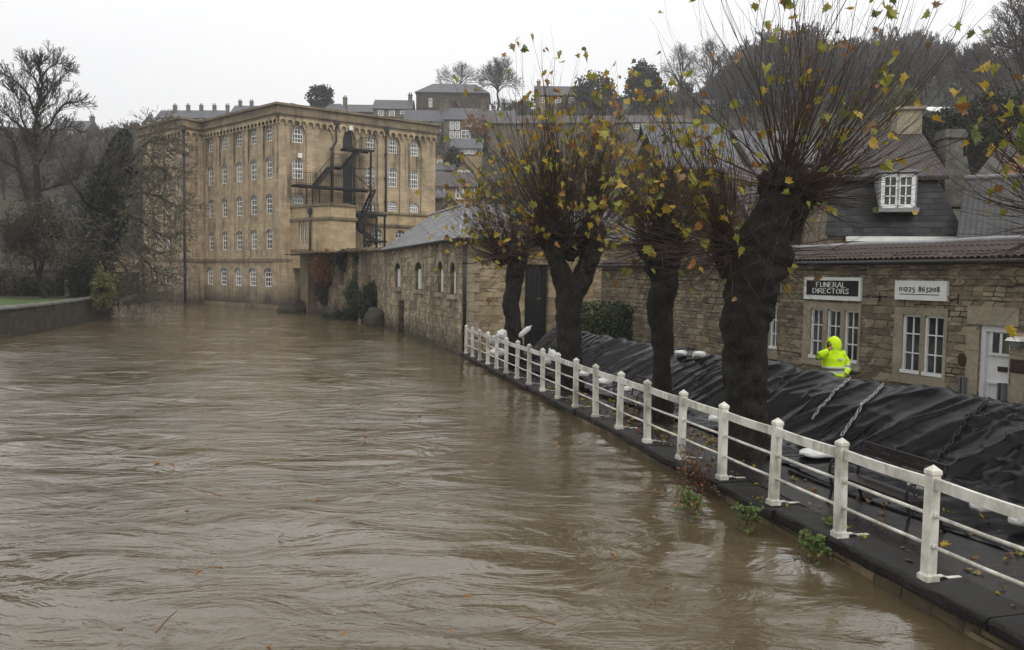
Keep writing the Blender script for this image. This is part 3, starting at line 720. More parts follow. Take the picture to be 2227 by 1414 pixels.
# wing face
bays_F, wins_F, low_F = [], [], []
for zx in (133, 203):
    um = wF.uz(*SC2(zx, 600))[0]; w2 = 0.62
    bays_F.append(arch(um - w2 - 0.12, um + w2 + 0.12, za_[3] - 0.75, zb_[0] + 0.75, 1.0, 8, 0.6))
    for r in range(4): wins_F.append(arch(um - w2, um + w2, za_[r], zb_[r], 0.75 if r == 0 else 0.45, 8, 0.5 if r == 0 else 0))
    low_F.append(arch(um - w2, um + w2, za_[4], zb_[4], 0.5, 8))
ZW = ZT - 0.6
def mill_walls(b):
    holed_wall(b, wR, rect(0, wR.L, ZB, ZW), bays_R, RECESS)
    ur0, ur1 = bays_R[0][0][0] - 0.3, bays_R[-1][1][0] + 0.3
    holed_wall(b, wR, rect(ur0, ur1, 8.8, ZW - 0.2), wins_R + doors_R, WREC, out=-RECESS)
    holed_wall(b, wL, rect(0, wL.L, ZB, ZW), bays_L + low_L, RECESS)
    us = [p[0] for h in bays_L for p in h]
    holed_wall(b, wL, rect(min(us) - 0.2, max(us) + 0.2, za_[3] - 1.2, ZW - 0.2), wins_L, WREC, out=-RECESS)
    wall_panel(b, wS, rect(0, wS.L, ZB, ZW), 0)
    holed_wall(b, wF, rect(0, wF.L, ZB, ZW), bays_F + low_F, RECESS)
    us = [p[0] for h in bays_F for p in h]
    holed_wall(b, wF, rect(min(us) - 0.2, max(us) + 0.2, za_[3] - 1.2, ZW - 0.2), wins_F, WREC, out=-RECESS)
    # unseen back walls and roof deck
    pts = [V((LL[0], LL[1], 0)), V((LL[0] + 11, LL[1] + 12, 0)), back, V((RR[0], RR[1], 0))]
    for p, q in zip(pts, pts[1:]): b.quad(V((p.x, p.y, ZB)), V((q.x, q.y, ZB)), V((q.x, q.y, ZW)), V((p.x, p.y, ZW)))
    b.poly([V((*p, ZT - 1.0)) for p in (C0, RR)] + [V((back.x, back.y, ZT - 1.0)), V((LL[0] + 11, LL[1] + 12, ZT - 1.0))] + [V((*p, ZT - 1.0)) for p in (LL, WW, II)])
part('wall', M['mill'], mill, mill_walls)
for W, lst in ((wR, wins_R), (wL, wins_L), (wF, wins_F)):
    for o in lst:
        tall = max(z for _, z in o) - min(z for _, z in o)
        window(W, o, -RECESS - WREC + 0.03, MG, mill, cols=4 if W is wR else 3, rows=4 if tall > 2.6 else 4, bar=0.06, frame=0.085, sill=(0.08, 0.14, 0.10))
for W, lst in ((wL, low_L), (wF, low_F)):
    for o in lst: window(W, o, -RECESS + 0.03, MG, mill, cols=3, rows=4, bar=0.06, frame=0.085, sill=(0.08, 0.14, 0.06))
for o in doors_R:
    part('door', M['door_opening_black'], mill, lambda b: wall_panel(b, wR, o, -RECESS - WREC + 0.05))

def cornice(b):
    """coping, parapet band, moulding and the row of little corbel arches, face by face"""
    def strip(W, u0, u1, flip=False):
        wbox(b, W, u0 - 0.45, u1 + 0.45, ZT - 0.22, ZT, -0.6, 0.50)
        wbox(b, W, u0 - 0.28, u1 + 0.28, ZT - 0.80, ZT - 0.22, -0.6, 0.28)
        wbox(b, W, u0 - 0.42, u1 + 0.42, ZT - 1.02, ZT - 0.80, -0.6, 0.42)
        wbox(b, W, u0 - 0.30, u1 + 0.30, ZT - 1.20, ZT - 1.02, -0.3, 0.30)
    for W in (wR, wL, wF): strip(W, 0, W.L)
    strip(wS, 0.05, wS.L - 0.4)
part('cornice', M['cornice'], mill, cornice)
def corbels(b):
    for W, sp in ((wR, 0.68), (wL, 0.68), (wF, 0.68), (wS, 0.66)):
        n = max(2, int(W.L / sp)); s_ = W.L / n; zt, zb = ZT - 1.20, ZT - 1.95
        for k in range(n):
            u0 = k * s_; pts = [(u0, zt), (u0, zb), (u0 + 0.08, zb)]
            r = s_ / 2 - 0.09
            for j in range(7):
                a = pi - pi * j / 6; pts.append((u0 + s_ / 2 + r * cos(a), zb + 0.2 + r * sin(a)))
            pts += [(u0 + s_ - 0.08, zb), (u0 + s_, zb), (u0 + s_, zt)]
            b.prism([W.P(u, z, 0.002) for u, z in pts], W.N * 0.24)
part('corbel_table', M['mill'], mill, corbels)
ZS = wL.uz(*SC2(880, 1062))[1]
def string(b):
    wbox(b, wL, -0.12, wL.L, ZS - 0.16, ZS + 0.14, 0.003, 0.16); wbox(b, wF, 0, wF.L, ZS - 0.16, ZS + 0.14, 0.003, 0.16); wbox(b, wS, 0, wS.L, ZS - 0.16, ZS + 0.14, 0.003, 0.16)
    wbox(b, wR, -0.12, 1.6, ZS - 0.16, ZS + 0.14, 0.003, 0.16)
    wbox(b, wL, -0.25, wL.L - 0.2, -1.0, 0.35, 0.003, 0.25)
part('string_course', M['cornice'], mill, string)
# buttress-like pilaster at the corner
def quoin(b):
    wbox(b, wR, -0.1, 1.5, ZB, ZS - 0.2, 0.003, 0.22); wbox(b, wL, -0.1, 0.9, ZB, ZS - 0.2, 0.003, 0.12)
part('corner_pier', M['mill'], mill, quoin)
# hipped slate roof rising behind the parapet
def mroof(b):
    c = V((C0[0], C0[1], 0)); r_, l_ = wR.U, wL.U; a0, a1, d0, d1 = 1.0, wR.L - 1.0, 1.0, 12.0
    P_ = lambda a, d, z: V((*(c + r_ * a + l_ * d).xy, z)); ze, zr = ZT - 0.6, ZT + 1.25
    e = [P_(a0, d0, ze), P_(a1, d0, ze), P_(a1, d1, ze), P_(a0, d1, ze)]; r0, r1 = P_(4.2, 5.2, zr), P_(a1 - 5, 6.5, zr - 0.6)
    b.poly([e[0], e[1], r1, r0]); b.tri(e[1], e[2], r1); b.poly([e[2], e[3], r0, r1]); b.tri(e[3], e[0], r0)
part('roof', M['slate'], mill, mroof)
# rainwater pipes
def pipe_on(W, px, pya, pyb, out, jog=None, r=0.10):
    def f(b):
        (u, za), (_, zb) = W.uz(px, pya), W.uz(px, pyb)
        if jog:
            uj, zj = W.uz(*jog); b.tube([W.P(u, za, out), W.P(u, zj + 0.5, out), W.P(uj, zj - 0.3, out), W.P(uj, zb, out)], r, 8)
        else: b.tube([W.P(u, za, out), W.P(u, zb, out)], r, 8)
        wbox(b, W, u - 0.28, u + 0.28, za - 0.1, za + 0.45, out - 0.15, out + 0.22)
        z = za - 2.5
        while z > zb + 0.5:
            wbox(b, W, (u if not jog or z > zj else uj) - 0.16, (u if not jog or z > zj else uj) + 0.16, z - 0.06, z + 0.06, 0.003, out + 0.11); z -= 2.4
    part('drainpipe', M['pipe'], mill, f)
pipe_on(wF, 403.5, 284, 660, 0.22, r=0.15)
pipe_on(wR, *SC3(373, 210)[:1], SC3(0, 215)[1], SC3(0, 670)[1], 0.2, jog=SC3(346, 340))
pipe_on(wR, *SC3(662, 245)[:1], SC3(0, 250)[1], SC3(0, 740)[1], 0.2)
def lamp(b):
    for zx, zy in ((163, 397), (457, 238)):
        u, z = uzR(zx, zy); wbox(b, wR, u - 0.2, u + 0.2, z - 0.22, z + 0.22, 0.003, 0.25)
part('floodlight', M['signwhite'], mill, lamp)

# --- low flat-roofed block standing on the river terrace in front of the mill
TZ = 5.15
EX = [xy(631, 80.5), xy(681, 77.6), xy(717, 76.2), xy(773, 78.2)]
ext = thing('mill_annexe', 'low flat-roofed stone annexe with paired lancet windows at the foot of the mill', 'building', (EX[1][0], EX[1][1], TZ))
eW = [Wall2D(EX[0], EX[1]), Wall2D(EX[1], EX[2]), Wall2D(EX[2], EX[3])]
ET = zat(717, 446, 76.2)
e_in = V((EX[3][0], EX[3][1], 0)) - wR.N * 7.0; e_in0 = V((EX[0][0], EX[0][1], 0)) - wR.N * 2
# long lower wing to the right, parallel to the mill front
X0 = V((EX[3][0], EX[3][1], 0)) - wR.N * 4.5; X1 = X0 + wR.U * 12.5; xW = Wall2D((X0.x, X0.y), (X1.x, X1.y))
lanc = []
for zx in (155, 180):
    ua = eW[0].uz(*SC3(zx, 0))[0]; ub = eW[0].uz(*SC3(zx + 20, 0))[0]
    lanc.append(arch(ua, ub, eW[0].uz(*SC3(zx, 915))[1], eW[0].uz(*SC3(zx, 762))[1], 0.6, 8, 0.7))
xwin = []
for za, zb, ya, yb in ((598, 650, 820, 922), (728, 785, 826, 925), (850, 905, 840, 935)):
    xwin.append(arch(xW.uz(*SC3(za, 0))[0], xW.uz(*SC3(zb, 0))[0], xW.uz(*SC3(za, yb))[1], xW.uz(*SC3(za, ya))[1], 0.5, 8))
def annexe_walls(b):
    holed_wall(b, eW[0], rect(0, eW[0].L, TZ - 1.2, ET), lanc, 0.3)
    for W in eW[1:]: wall_panel(b, W, rect(0, W.L, TZ - 0.6, ET), 0)
    b.quad(V((*EX[3], TZ)), V((e_in.x, e_in.y, TZ)), V((e_in.x, e_in.y, ET)), V((*EX[3], ET)))
    b.poly([V((*p, ET - 0.25)) for p in EX] + [V((e_in.x, e_in.y, ET - 0.25)), V((e_in0.x, e_in0.y, ET - 0.25))])
    holed_wall(b, xW, rect(-2.5, xW.L, TZ - 1.5, ET - 0.1), xwin, 0.3)
    a, c_ = X0 - wR.N * 4 - wR.U * 2.5, X1 - wR.N * 4
    b.quad(V((X0.x, X0.y, ET - 0.25)) - wR.U * 2.5, V((X1.x, X1.y, ET - 0.25)), V((c_.x, c_.y, ET - 0.25)), V((a.x, a.y, ET - 0.25)))
    b.quad(V((X1.x, X1.y, TZ - 1.5)), V((c_.x, c_.y, TZ - 1.5)), V((c_.x, c_.y, ET - 0.1)), V((X1.x, X1.y, ET - 0.1)))
part('wall', M['mill_low'], ext, annexe_walls)
def annexe_trim(b):
    for W in eW + [xW]:
        z = ET if W is not xW else ET - 0.1
        wbox(b, W, -0.10 if W is not xW else -2.4, W.L + 0.10, z - 0.02, z + 0.16, -0.35, 0.16); wbox(b, W, -0.1 if W is not xW else -2.4, W.L + 0.1, z - 1.30, z - 1.05, 0.003, 0.17)
    wbox(b, eW[0], 0, eW[0].L, TZ + 0.4, TZ + 0.6, 0.003, 0.12)
part('parapet_trim', M['cornice'], ext, annexe_trim)
for o in lanc: window(eW[0], o, -0.25, MG, ext, cols=2, rows=6, bar=0.05, frame=0.07, meet=False)
for o in xwin: window(xW, o, -0.25, MG, ext, cols=3, rows=4, bar=0.06, frame=0.08, sill=(0.1, 0.15, 0.08))
def annexe_pipe(b):
    u, z = eW[0].uz(*SC3(232, 735)); b.tube([eW[0].P(u, z + 0.3, 0.14), eW[0].P(u, TZ, 0.14)], 0.10, 8)
    wbox(b, eW[0], u - 0.2, u + 0.2, z, z + 0.5, 0.003, 0.3)
part('drainpipe', M['pipe'], ext, annexe_pipe)

# --- black iron fire escape
fe = thing('fire_escape', 'black iron fire escape with zigzag stairs and railings on the front of the mill', 'fire escape', wR.P(5, 10))
O0, O1 = 0.35, 1.75           # inner and outer edge of the walkways, metres from the wall
OM = (O0 + O1) / 2
def uzo(zx, zy, out=OM):
    W = Wall2D(wR.P(0, 0, out).xy, wR.P(wR.L, 0, out).xy); return W.uz(*SC3(zx, zy))
pl = {}
pl['top'] = (uzo(418, 0)[0], uzo(582, 0)[0], uzo(560, 368)[1])
pl['mid'] = (uzo(345, 0)[0], uzo(420, 0)[0], uzo(385, 462)[1])
pl['main'] = (uzo(130, 0)[0], uzo(580, 0)[0], (uzo(190, 562)[1] + uzo(530, 600)[1]) / 2)
z_m = pl['main'][2]
def deck(b, u0, u1, z, o0=O0, o1=O1):
    wbox(b, wR, u0, u1, z - 0.05, z, o0, o1)
    for o in (o0, o1): wbox(b, wR, u0, u1, z - 0.20, z - 0.05, o - 0.03, o + 0.03)
def railing(b, u0, z0, u1, z1, o, h=1.15):
    n = max(2, int(abs(u1 - u0) / 0.16))
    b.bar(wR.P(u0, z0 + h, o), wR.P(u1, z1 + h, o), 0.05); b.bar(wR.P(u0, z0 + 0.12, o), wR.P(u1, z1 + 0.12, o), 0.035)
    for k in range(n + 1):
        q = k / n; u = u0 + (u1 - u0) * q; z = z0 + (z1 - z0) * q; wd = 0.05 if k % 8 in (0,) or k == n else 0.02
        b.bar(wR.P(u, z, o), wR.P(u, z + h, o), wd)
def flight(b, u0, z0, u1, z1, o0=O0, o1=O1):
    n = max(3, int(abs(z1 - z0) / 0.2))
    for o in (o0, o1): b.bar(wR.P(u0, z0 - 0.05, o), wR.P(u1, z1 - 0.05, o), 0.05, 0.20)
    for k in range(n):
        q = (k + 0.5) / n; u = u0 + (u1 - u0) * q; z = z0 + (z1 - z0) * (k + 1) / n
        wbox(b, wR, u - 0.14, u + 0.14, z - 0.04, z, o0, o1)
OUT2 = O1 + 1.35          # lower stair stands farther out, off the annexe's end
lowp = (uzo(492, 0, OUT2)[0], uzo(658, 0, OUT2)[0], uzo(575, 738, OUT2)[1])
midp = (uzo(565, 0, OUT2)[0], uzo(660, 0, OUT2)[0], uzo(610, 890, OUT2)[1])
lft = (uzo(492, 0, OUT2)[0], uzo(545, 0, OUT2)[0], uzo(500, 808, OUT2)[1])
part('platform', M['iron'], fe, lambda b: deck(b, *pl['top']))
part('platform', M['iron'], fe, lambda b: deck(b, *pl['mid']))
part('platform', M['iron'], fe, lambda b: deck(b, *pl['main']))
part('platform', M['iron'], fe, lambda b: deck(b, *lowp, O1 - 0.5, OUT2 + 0.6))
part('platform', M['iron'], fe, lambda b: deck(b, *midp, OUT2 - 0.6, OUT2 + 0.6))
part('stair_flight', M['iron'], fe, lambda b: flight(b, pl['top'][0] + 1.6, pl['top'][2], pl['mid'][1], pl['mid'][2]))
part('stair_flight', M['iron'], fe, lambda b: flight(b, pl['mid'][0], pl['mid'][2], uzo(250, 0)[0], z_m))
part('stair_flight', M['iron'], fe, lambda b: flight(b, pl['main'][1] - 0.3, z_m, uzo(500, 0)[0], lowp[2], O1 + 0.1, O1 + 1.0))
part('stair_flight', M['iron'], fe, lambda b: flight(b, uzo(540, 0, OUT2)[0], lowp[2], lft[0], lft[2], OUT2 - 0.1, OUT2 + 0.8))
part('stair_flight', M['iron'], fe, lambda b: flight(b, lft[0], lft[2], midp[0] + 0.5, midp[2], OUT2 - 0.2, OUT2 + 0.6))
part('stair_flight', M['iron'], fe, lambda b: flight(b, midp[0] + 0.2, midp[2], lft[0] + 0.1, TZ + 0.1, OUT2 - 0.1, OUT2 + 0.8))
for a_ in ((pl['top'][0] + 1.6, pl['top'][2], pl['top'][1], pl['top'][2], O1), (pl['top'][0] + 1.6, pl['top'][2], pl['mid'][1], pl['mid'][2], O1),
           (pl['mid'][0], pl['mid'][2], pl['mid'][1], pl['mid'][2], O1), (pl['mid'][0], pl['mid'][2], uzo(250, 0)[0], z_m, O1),
           (pl['main'][0], z_m, uzo(250, 0)[0], z_m, O1), (uzo(345, 0)[0], z_m, uzo(418, 0)[0], z_m, O1), (uzo(478, 0)[0], z_m, pl['main'][1], z_m, O1),
           (lowp[0], lowp[2], lowp[1], lowp[2], OUT2 - 1.2), (lft[0], lft[2], midp[0] + 0.5, midp[2], OUT2 + 0.6), (midp[0] + 0.2, midp[2], lft[0] + 0.1, TZ, OUT2 + 0.8)):
    part('railing', M['iron'], fe, lambda b: railing(b, *a_))
for zx, ya, yb, o in ((578, 368, 690, O1), (480, 460, 690, O1)):
    def fp_(b):
        W = Wall2D(wR.P(0, 0, o).xy, wR.P(wR.L, 0, o).xy); u, za = W.uz(*SC3(zx, ya)); wbox(b, wR, u - 0.08, u + 0.08, ET - 0.1, za, o - 0.08, o + 0.08)
    part('support_post', M['iron'], fe, fp_)
for zx in (541, 611, 658):
    def fp_(b):
        W = Wall2D(wR.P(0, 0, OUT2 + 0.6).xy, wR.P(wR.L, 0, OUT2 + 0.6).xy); u, za = W.uz(*SC3(zx, 740)); wbox(b, wR, u - 0.08, u + 0.08, TZ - 0.2, lowp[2] - 0.04 if zx > 545 else lowp[2] - 1, OUT2 + 0.52, OUT2 + 0.68)
    part('support_post', M['iron'], fe, fp_)
for zx in (205, 240, 280):
    part('support_post', M['iron'], fe, lambda b: wbox(b, wR, uzo(zx, 600, O1)[0] - 0.06, uzo(zx, 600, O1)[0] + 0.06, ET - 0.1, z_m - 0.2, O1 - 0.06, O1 + 0.06))
part('brace', M['iron'], fe, lambda b: b.bar(wR.P(uzo(478, 0, O1)[0], uzo(478, 498, O1)[1], O1), wR.P(uzo(578, 0, O1)[0], uzo(578, 588, O1)[1], O1), 0.07))
part('brace', M['iron'], fe, lambda b: b.bar(wR.P(uzo(480, 0, O1)[0], uzo(480, 470, O1)[1], O1), wR.P(uzo(578, 0, O1)[0], uzo(578, 476, O1)[1], O1), 0.08))

# --- ruined river wall under the annexe terrace
RW = [xy(835, 57.2), xy(802, 60.5), xy(752, 65.5), xy(700, 70.0), xy(652, 77.0)]
rw = thing('terrace_wall', 'old patched river wall with blocked openings and shrubs below the mill annexe', 'wall', (RW[2][0], RW[2][1], 0))
rws = [Wall2D(a, b_) for a, b_ in zip(RW, RW[1:])]
def ruin(b):
    for i, W in enumerate(rws):
        holes = []
        if i == 1: holes = [rect(W.L * 0.45, W.L * 0.72, 2.9, 4.6)]
        if i == 2: holes = [arch(W.L * 0.05, W.L * 0.28, 2.6, 4.4, 0.4, 6), rect(W.L * 0.62, W.L * 0.8, 2.5, 4.1)]
        holed_wall(b, W, rect(0, W.L, -1.3, 5.15 + 0.12 * (i % 2)), holes, 0.45)
        for h in holes: wall_panel(b, W, h, -0.42)
    back_ = [V((p[0], p[1], 5.12)) for p in RW]
    ext_ = [20, 17, 13, 7, 2.2]
    for k, (p, q) in enumerate(zip(back_, back_[1:])): b.quad(p, q, q - wR.N * ext_[k + 1], p - wR.N * ext_[k])
part('wall_face', M['riverwall'], rw, ruin)
def rcap(b):
    for i, W in enumerate(rws): wbox(b, W, 0, W.L, 5.18 + 0.1 * (i % 2), 5.34 + 0.1 * (i % 2), -0.35, 0.08)
    wbox(b, rws[3], rws[3].L * 0.3, rws[3].L * 0.52, -1, 4.4, 0.003, 0.6); wbox(b, rws[1], 0.2, 0.9, -1, 3.4, 0.003, 0.5)
part('coping', M['cornice'], rw, rcap)
r_ = random.Random(5)
def rock(b, c, s, seed):
    bm = bmesh.new(); bmesh.ops.create_icosphere(bm, subdivisions=3, radius=1)
    i = len(b.v)
    for v_ in bm.verts:
        k = 1 + 0.35 * noise.noise(v_.co * 1.3 + V((seed, 0, 0))) + 0.12 * noise.noise(v_.co * 3.5 + V((0, seed, 0))); b.v.append(V(c) + V((v_.co.x * s[0], v_.co.y * s[1], v_.co.z * s[2])) * k)
    for f_ in bm.faces: b.face([i + v_.index for v_ in f_.verts], 0, True)
    bm.free()
solid('boulder', M['bankwall'], onz(632, 676, 0), lambda b: rock(b, onz(632, 676, 0.2) + V((0, 1.2, 0.1)), (1.35, 1.2, 1.0), 2), 'dark rounded boulder at the waterline beneath the corner of the mill', 'boulder', kind='thing')
solid('boulder', M['bankwall'], onz(815, 705, 0), lambda b: rock(b, onz(817, 703, 0.2) + V((0, 0.8, 0.1)), (0.95, 0.9, 0.85), 6), 'dark boulder at the waterline against the end of the slate roofed barn', 'boulder', kind='thing')

# --- single-storey wing at the mill's left end
LW0, LW1 = LL, xy(218, 97.5)
lw = Wall2D(LW0, LW1)
lt = zat(300, 556, 94.5)
lown = thing('riverside_range', 'low stone riverside range with slate roof at the left end of the mill', 'building', (LW0[0], LW0[1], 0))
lwin = [arch(u - 0.55, u + 0.55, 2.3, 4.3, 0.5, 8) for u in (lw.uz(272, 600)[0], lw.uz(238, 600)[0])]
part('wall', M['mill'], lown, lambda b: holed_wall(b, lw, rect(0, lw.L, -1.2, lt), lwin, 0.3))
part('parapet_trim', M['cornice'], lown, lambda b: (wbox(b, lw, 0, lw.L, lt - 0.1, lt + 0.2, -0.3, 0.15), wbox(b, lw, 0, lw.L, lt - 1.1, lt - 0.85, 0.003, 0.15)))
for o in lwin: window(lw, o, -0.25, MG, lown, cols=3, rows=4, bar=0.06, frame=0.08)
def lroof(b):
    a, c_ = lw.P(0, lt - 0.2, -0.4), lw.P(lw.L, lt - 0.2, -0.4); zr = zat(285, 521, 98); n_ = -lw.N * 5
    ra, rb = V((a.x, a.y, zr)) + n_ + lw.U * 0.5, V((c_.x, c_.y, zr)) + n_ - lw.U * 1.0
    b.quad(a, c_, rb, ra); b.tri(c_, c_ + n_ * 2, rb)
part('roof', M['slate_dark'], lown, lroof)
part('drainpipe', M['pipe'], lown, lambda b: [b.tube([lw.P(lw.uz(p, 600)[0], lt - 0.9, 0.2), lw.P(lw.uz(p, 600)[0], -0.5, 0.2)], 0.16, 8) for p in (314, 247)])
# ------------------------------------------------------------------ slate-roofed stone barn on the river
cB = onz(1003, 773, 0); dB = cB.y
BA = (cB.x, cB.y); BF = xy(832, dB / 0.64)
bW = Wall2D(BA, BF)                                 # river face, u from the near corner
bDir = bW.U; bPerp = -bW.N                          # bPerp points into the building (to the right)
BE = 5.15
f_end = V((BA[0], BA[1], 0)) + bPerp * 7.0
bFr = Wall2D(BA, (f_end.x, f_end.y))                # front face towards the walkway
barn = thing('stone_barn', 'long stone riverside barn with hipped slate roof and arched shuttered windows', 'building', (BA[0], BA[1], 0))
SC5 = lambda zx, zy: (800 + zx / 3.721, 430 + zy / 3.721)
bw_, shut = [], []
for (a, b_, yt, yb) in ((222, 268, 530, 728), (385, 440, 525, 745), (568, 610, 517, 768), (672, 712, 525, 785)):
    u0, u1 = sorted((bW.uz(*SC5(a, 600))[0], bW.uz(*SC5(b_, 600))[0])); zt = bW.uz(*SC5((a + b_) / 2, yt))[1]; zb = bW.uz(*SC5((a + b_) / 2, yb))[1]
    bw_.append(arch(u0, u1, zb, zt, 0.45, 8))
ud0, ud1 = sorted((bW.uz(*SC5(248, 900))[0], bW.uz(*SC5(292, 900))[0])); dz = bW.uz(*SC5(270, 830))[1]
lowdoor = rect(ud0, ud1, -1.0, dz)
door_f = rect(bFr.uz(1141, 650)[0], bFr.uz(1193, 650)[0], 0.1, bFr.uz(1165, 575)[1])
def barn_walls(b):
    holed_wall(b, bW, rect(0, bW.L, -1.3, BE), bw_ + [lowdoor], 0.35)
    q = V((BF[0], BF[1], 0)); r = q + bPerp * 7
    b.quad(V((q.x, q.y, -1)), V((r.x, r.y, -1)), V((r.x, r.y, BE)), V((q.x, q.y, BE)))
    e = V((f_end.x, f_end.y, 0)); b.quad(V((r.x, r.y, -1)), V((e.x, e.y, -1)), V((e.x, e.y, BE)), V((r.x, r.y, BE)))
    m_ = (q + r) / 2; b.tri(V((q.x, q.y, BE)), V((r.x, r.y, BE)), V((m_.x, m_.y, BE + 2.4)))
part('wall', M['barn'], barn, barn_walls)
part('front_wall', M['barn_front'], barn, lambda b: holed_wall(b, bFr, rect(0, bFr.L, -1.0, BE), [door_f], 0.35))
for k, o in enumerate(bw_):
    us = [p[0] for p in o]; zs = [p[1] for p in o]; u0, u1, z0, z1 = min(us), max(us), min(zs), max(zs); uc = (u0 + u1) / 2; zc = z1 - 0.45
    g = part('window', M['door_opening_black'], barn, lambda b: wall_panel(b, bW, o, -0.33))  # black panel painted in for the dark gap between the shutters
    part('shutter', M['frame'], g, lambda b: [wbox(b, bW, x0, x1, z0 + 0.03, zc + 0.1, -0.28, -0.16) for x0, x1 in ((u0 + 0.02, u0 + (u1 - u0) * 0.30), (u1 - (u1 - u0) * 0.30, u1 - 0.02))])
    part('sill', M['dressed'], g, lambda b: wbox(b, bW, u0 - 0.25, u1 + 0.25, z0 - 0.2, z0 - 0.004, 0.004, 0.12))
    def hood(b):
        n = 8; R1, R0 = (u1 - u0) / 2 + 0.36, (u1 - u0) / 2 + 0.02; zz = z1 - 0.45
        for j in range(n):
            a0, a1 = pi * j / n, pi * (j + 1) / n
            pts = [(uc + R0 * cos(a0), zz + 0.47 * sin(a0) + 0.02), (uc + R1 * cos(a0), zz + 0.95 * sin(a0)), (uc + R1 * cos(a1), zz + 0.95 * sin(a1)), (uc + R0 * cos(a1), zz + 0.47 * sin(a1) + 0.02)]
            b.prism([bW.P(u, z, 0.003) for u, z in pts], bW.N * 0.05)
    part('arch_stones', M['dressed'], g, hood)
part('river_door', M['darkwood'], barn, lambda b: wall_panel(b, bW, lowdoor, -0.3))
dd = part('door', M['door_opening_black'], barn, lambda b: wall_panel(b, bFr, door_f, -0.30))
def dbattens(b):
    u0, u1 = door_f[0][0], door_f[1][0]
    for k in range(1, 5): wbox(b, bFr, u0 + (u1 - u0) * k / 5 - 0.015, u0 + (u1 - u0) * k / 5 + 0.015, 0.1, door_f[2][1], -0.297, -0.27)
    for z in (1.0, 2.4): wbox(b, bFr, u0 + 0.05, u1 - 0.05, z, z + 0.14, -0.297, -0.255)
part('battens', M['door_opening_black'], dd, dbattens)
part('downpipe', M['pipe'], barn, lambda b: (b.tube([bFr.P(0.10, BE - 0.1, 0.1), bFr.P(0.10, 0.05, 0.1)], 0.075, 8), [b.tube([bFr.P(0.1, z, 0.1), bFr.P(0.1, z + 0.12, 0.1)], 0.095, 8) for z in (0.4, 2.2, 4.0)], b.hexa([bFr.P(u, BE - 0.32, o) for u, o in ((-0.02, 0.01), (0.24, 0.01), (0.24, 0.22), (-0.02, 0.22))], [bFr.P(u, BE - 0.02, o) for u, o in ((-0.08, 0.01), (0.3, 0.01), (0.3, 0.28), (-0.08, 0.28))])))
part('corner_quoins', M['dressed'], barn, lambda b: [wbox(b, bFr, 0.18, 0.55 if k % 2 else 0.78, -0.6 + k * 0.42, -0.6 + k * 0.42 + 0.40, 0.003, 0.03) for k in range(13)])
ridge_z = at(942, 468, bW.P(bW.L, 0).y + 1.0).z
def barn_roof(b):
    ov = 0.22; A_ = V((BA[0], BA[1], 0)) + bW.N * ov - bDir * ov; B_ = V((BF[0], BF[1], 0)) + bW.N * ov + bDir * 0.1
    C_ = A_ + bPerp * (7 + 6.2); zz = BE - 0.06
    RA = B_ + bPerp * 3.55; RB = A_ + bPerp * 3.55 + bDir * 12.6; RC = C_ + bDir * 12.6
    L_ = lambda p, z: V((p.x, p.y, z)); zr = ridge_z
    # river slope, front slope, and the slopes behind, as one shell with thickness
    top = [[L_(A_, zz), L_(B_, zz), L_(RA, zr), L_(RB, zr)], [L_(A_, zz), L_(RB, zr), L_(RC, zr), L_(C_, zz)],
           [L_(RA, zr), L_(B_ + bPerp * 7.2, zz), L_(A_ + bPerp * 7.2 + bDir * 20, zz), L_(RB, zr)], [L_(RB, zr), L_(RB + bPerp * 3.6 + bDir * 6, zz), L_(C_ + bDir * 24, zz), L_(RC, zr)], [L_(C_, zz), L_(RC, zr), L_(C_ + bDir * 24, zz)]]
    for p in top:
        n = (p[1] - p[0]).cross(p[2] - p[0])
        if n.z < 0: p.reverse()
        b.poly(p); b.poly([q - V((0, 0, 0.12)) for q in reversed(p)])
    for p, q in ((A_, B_), (C_, A_)): b.quad(L_(p, zz - 0.12), L_(q, zz - 0.12), L_(q, zz), L_(p, zz))
    b.quad(L_(B_, zz - 0.12), L_(RA, zr - 0.12), L_(RA, zr), L_(B_, zz))
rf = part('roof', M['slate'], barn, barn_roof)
def hipridge(b):
    ov = 0.22; A_ = V((BA[0], BA[1], 0)) + bW.N * ov - bDir * ov; B_ = V((BF[0], BF[1], 0)) + bW.N * ov + bDir * 0.1
    RA = B_ + bPerp * 3.55; RB = A_ + bPerp * 3.55 + bDir * 12.6; RC = A_ + bPerp * 13.2 + bDir * 12.6
    L_ = lambda p, z: V((p.x, p.y, z))
    b.tube([L_(RA, ridge_z + 0.02), L_(RB, ridge_z + 0.02)], 0.11, 6); b.tube([L_(RB, ridge_z + 0.02), L_(RC, ridge_z + 0.02)], 0.11, 6); b.tube([L_(A_, BE), L_(RB, ridge_z)], 0.08, 6)
part('ridge_tiles', M['lead'], rf, hipridge)
part('gutter', M['pipe'], barn, lambda b: (b.tube([bW.P(-0.25, BE - 0.1, 0.26), bW.P(bW.L, BE - 0.1, 0.26)], 0.07, 6), b.tube([bFr.P(-0.25, BE - 0.1, 0.26), bFr.P(13.2, BE - 0.1, 0.26)], 0.07, 6)))

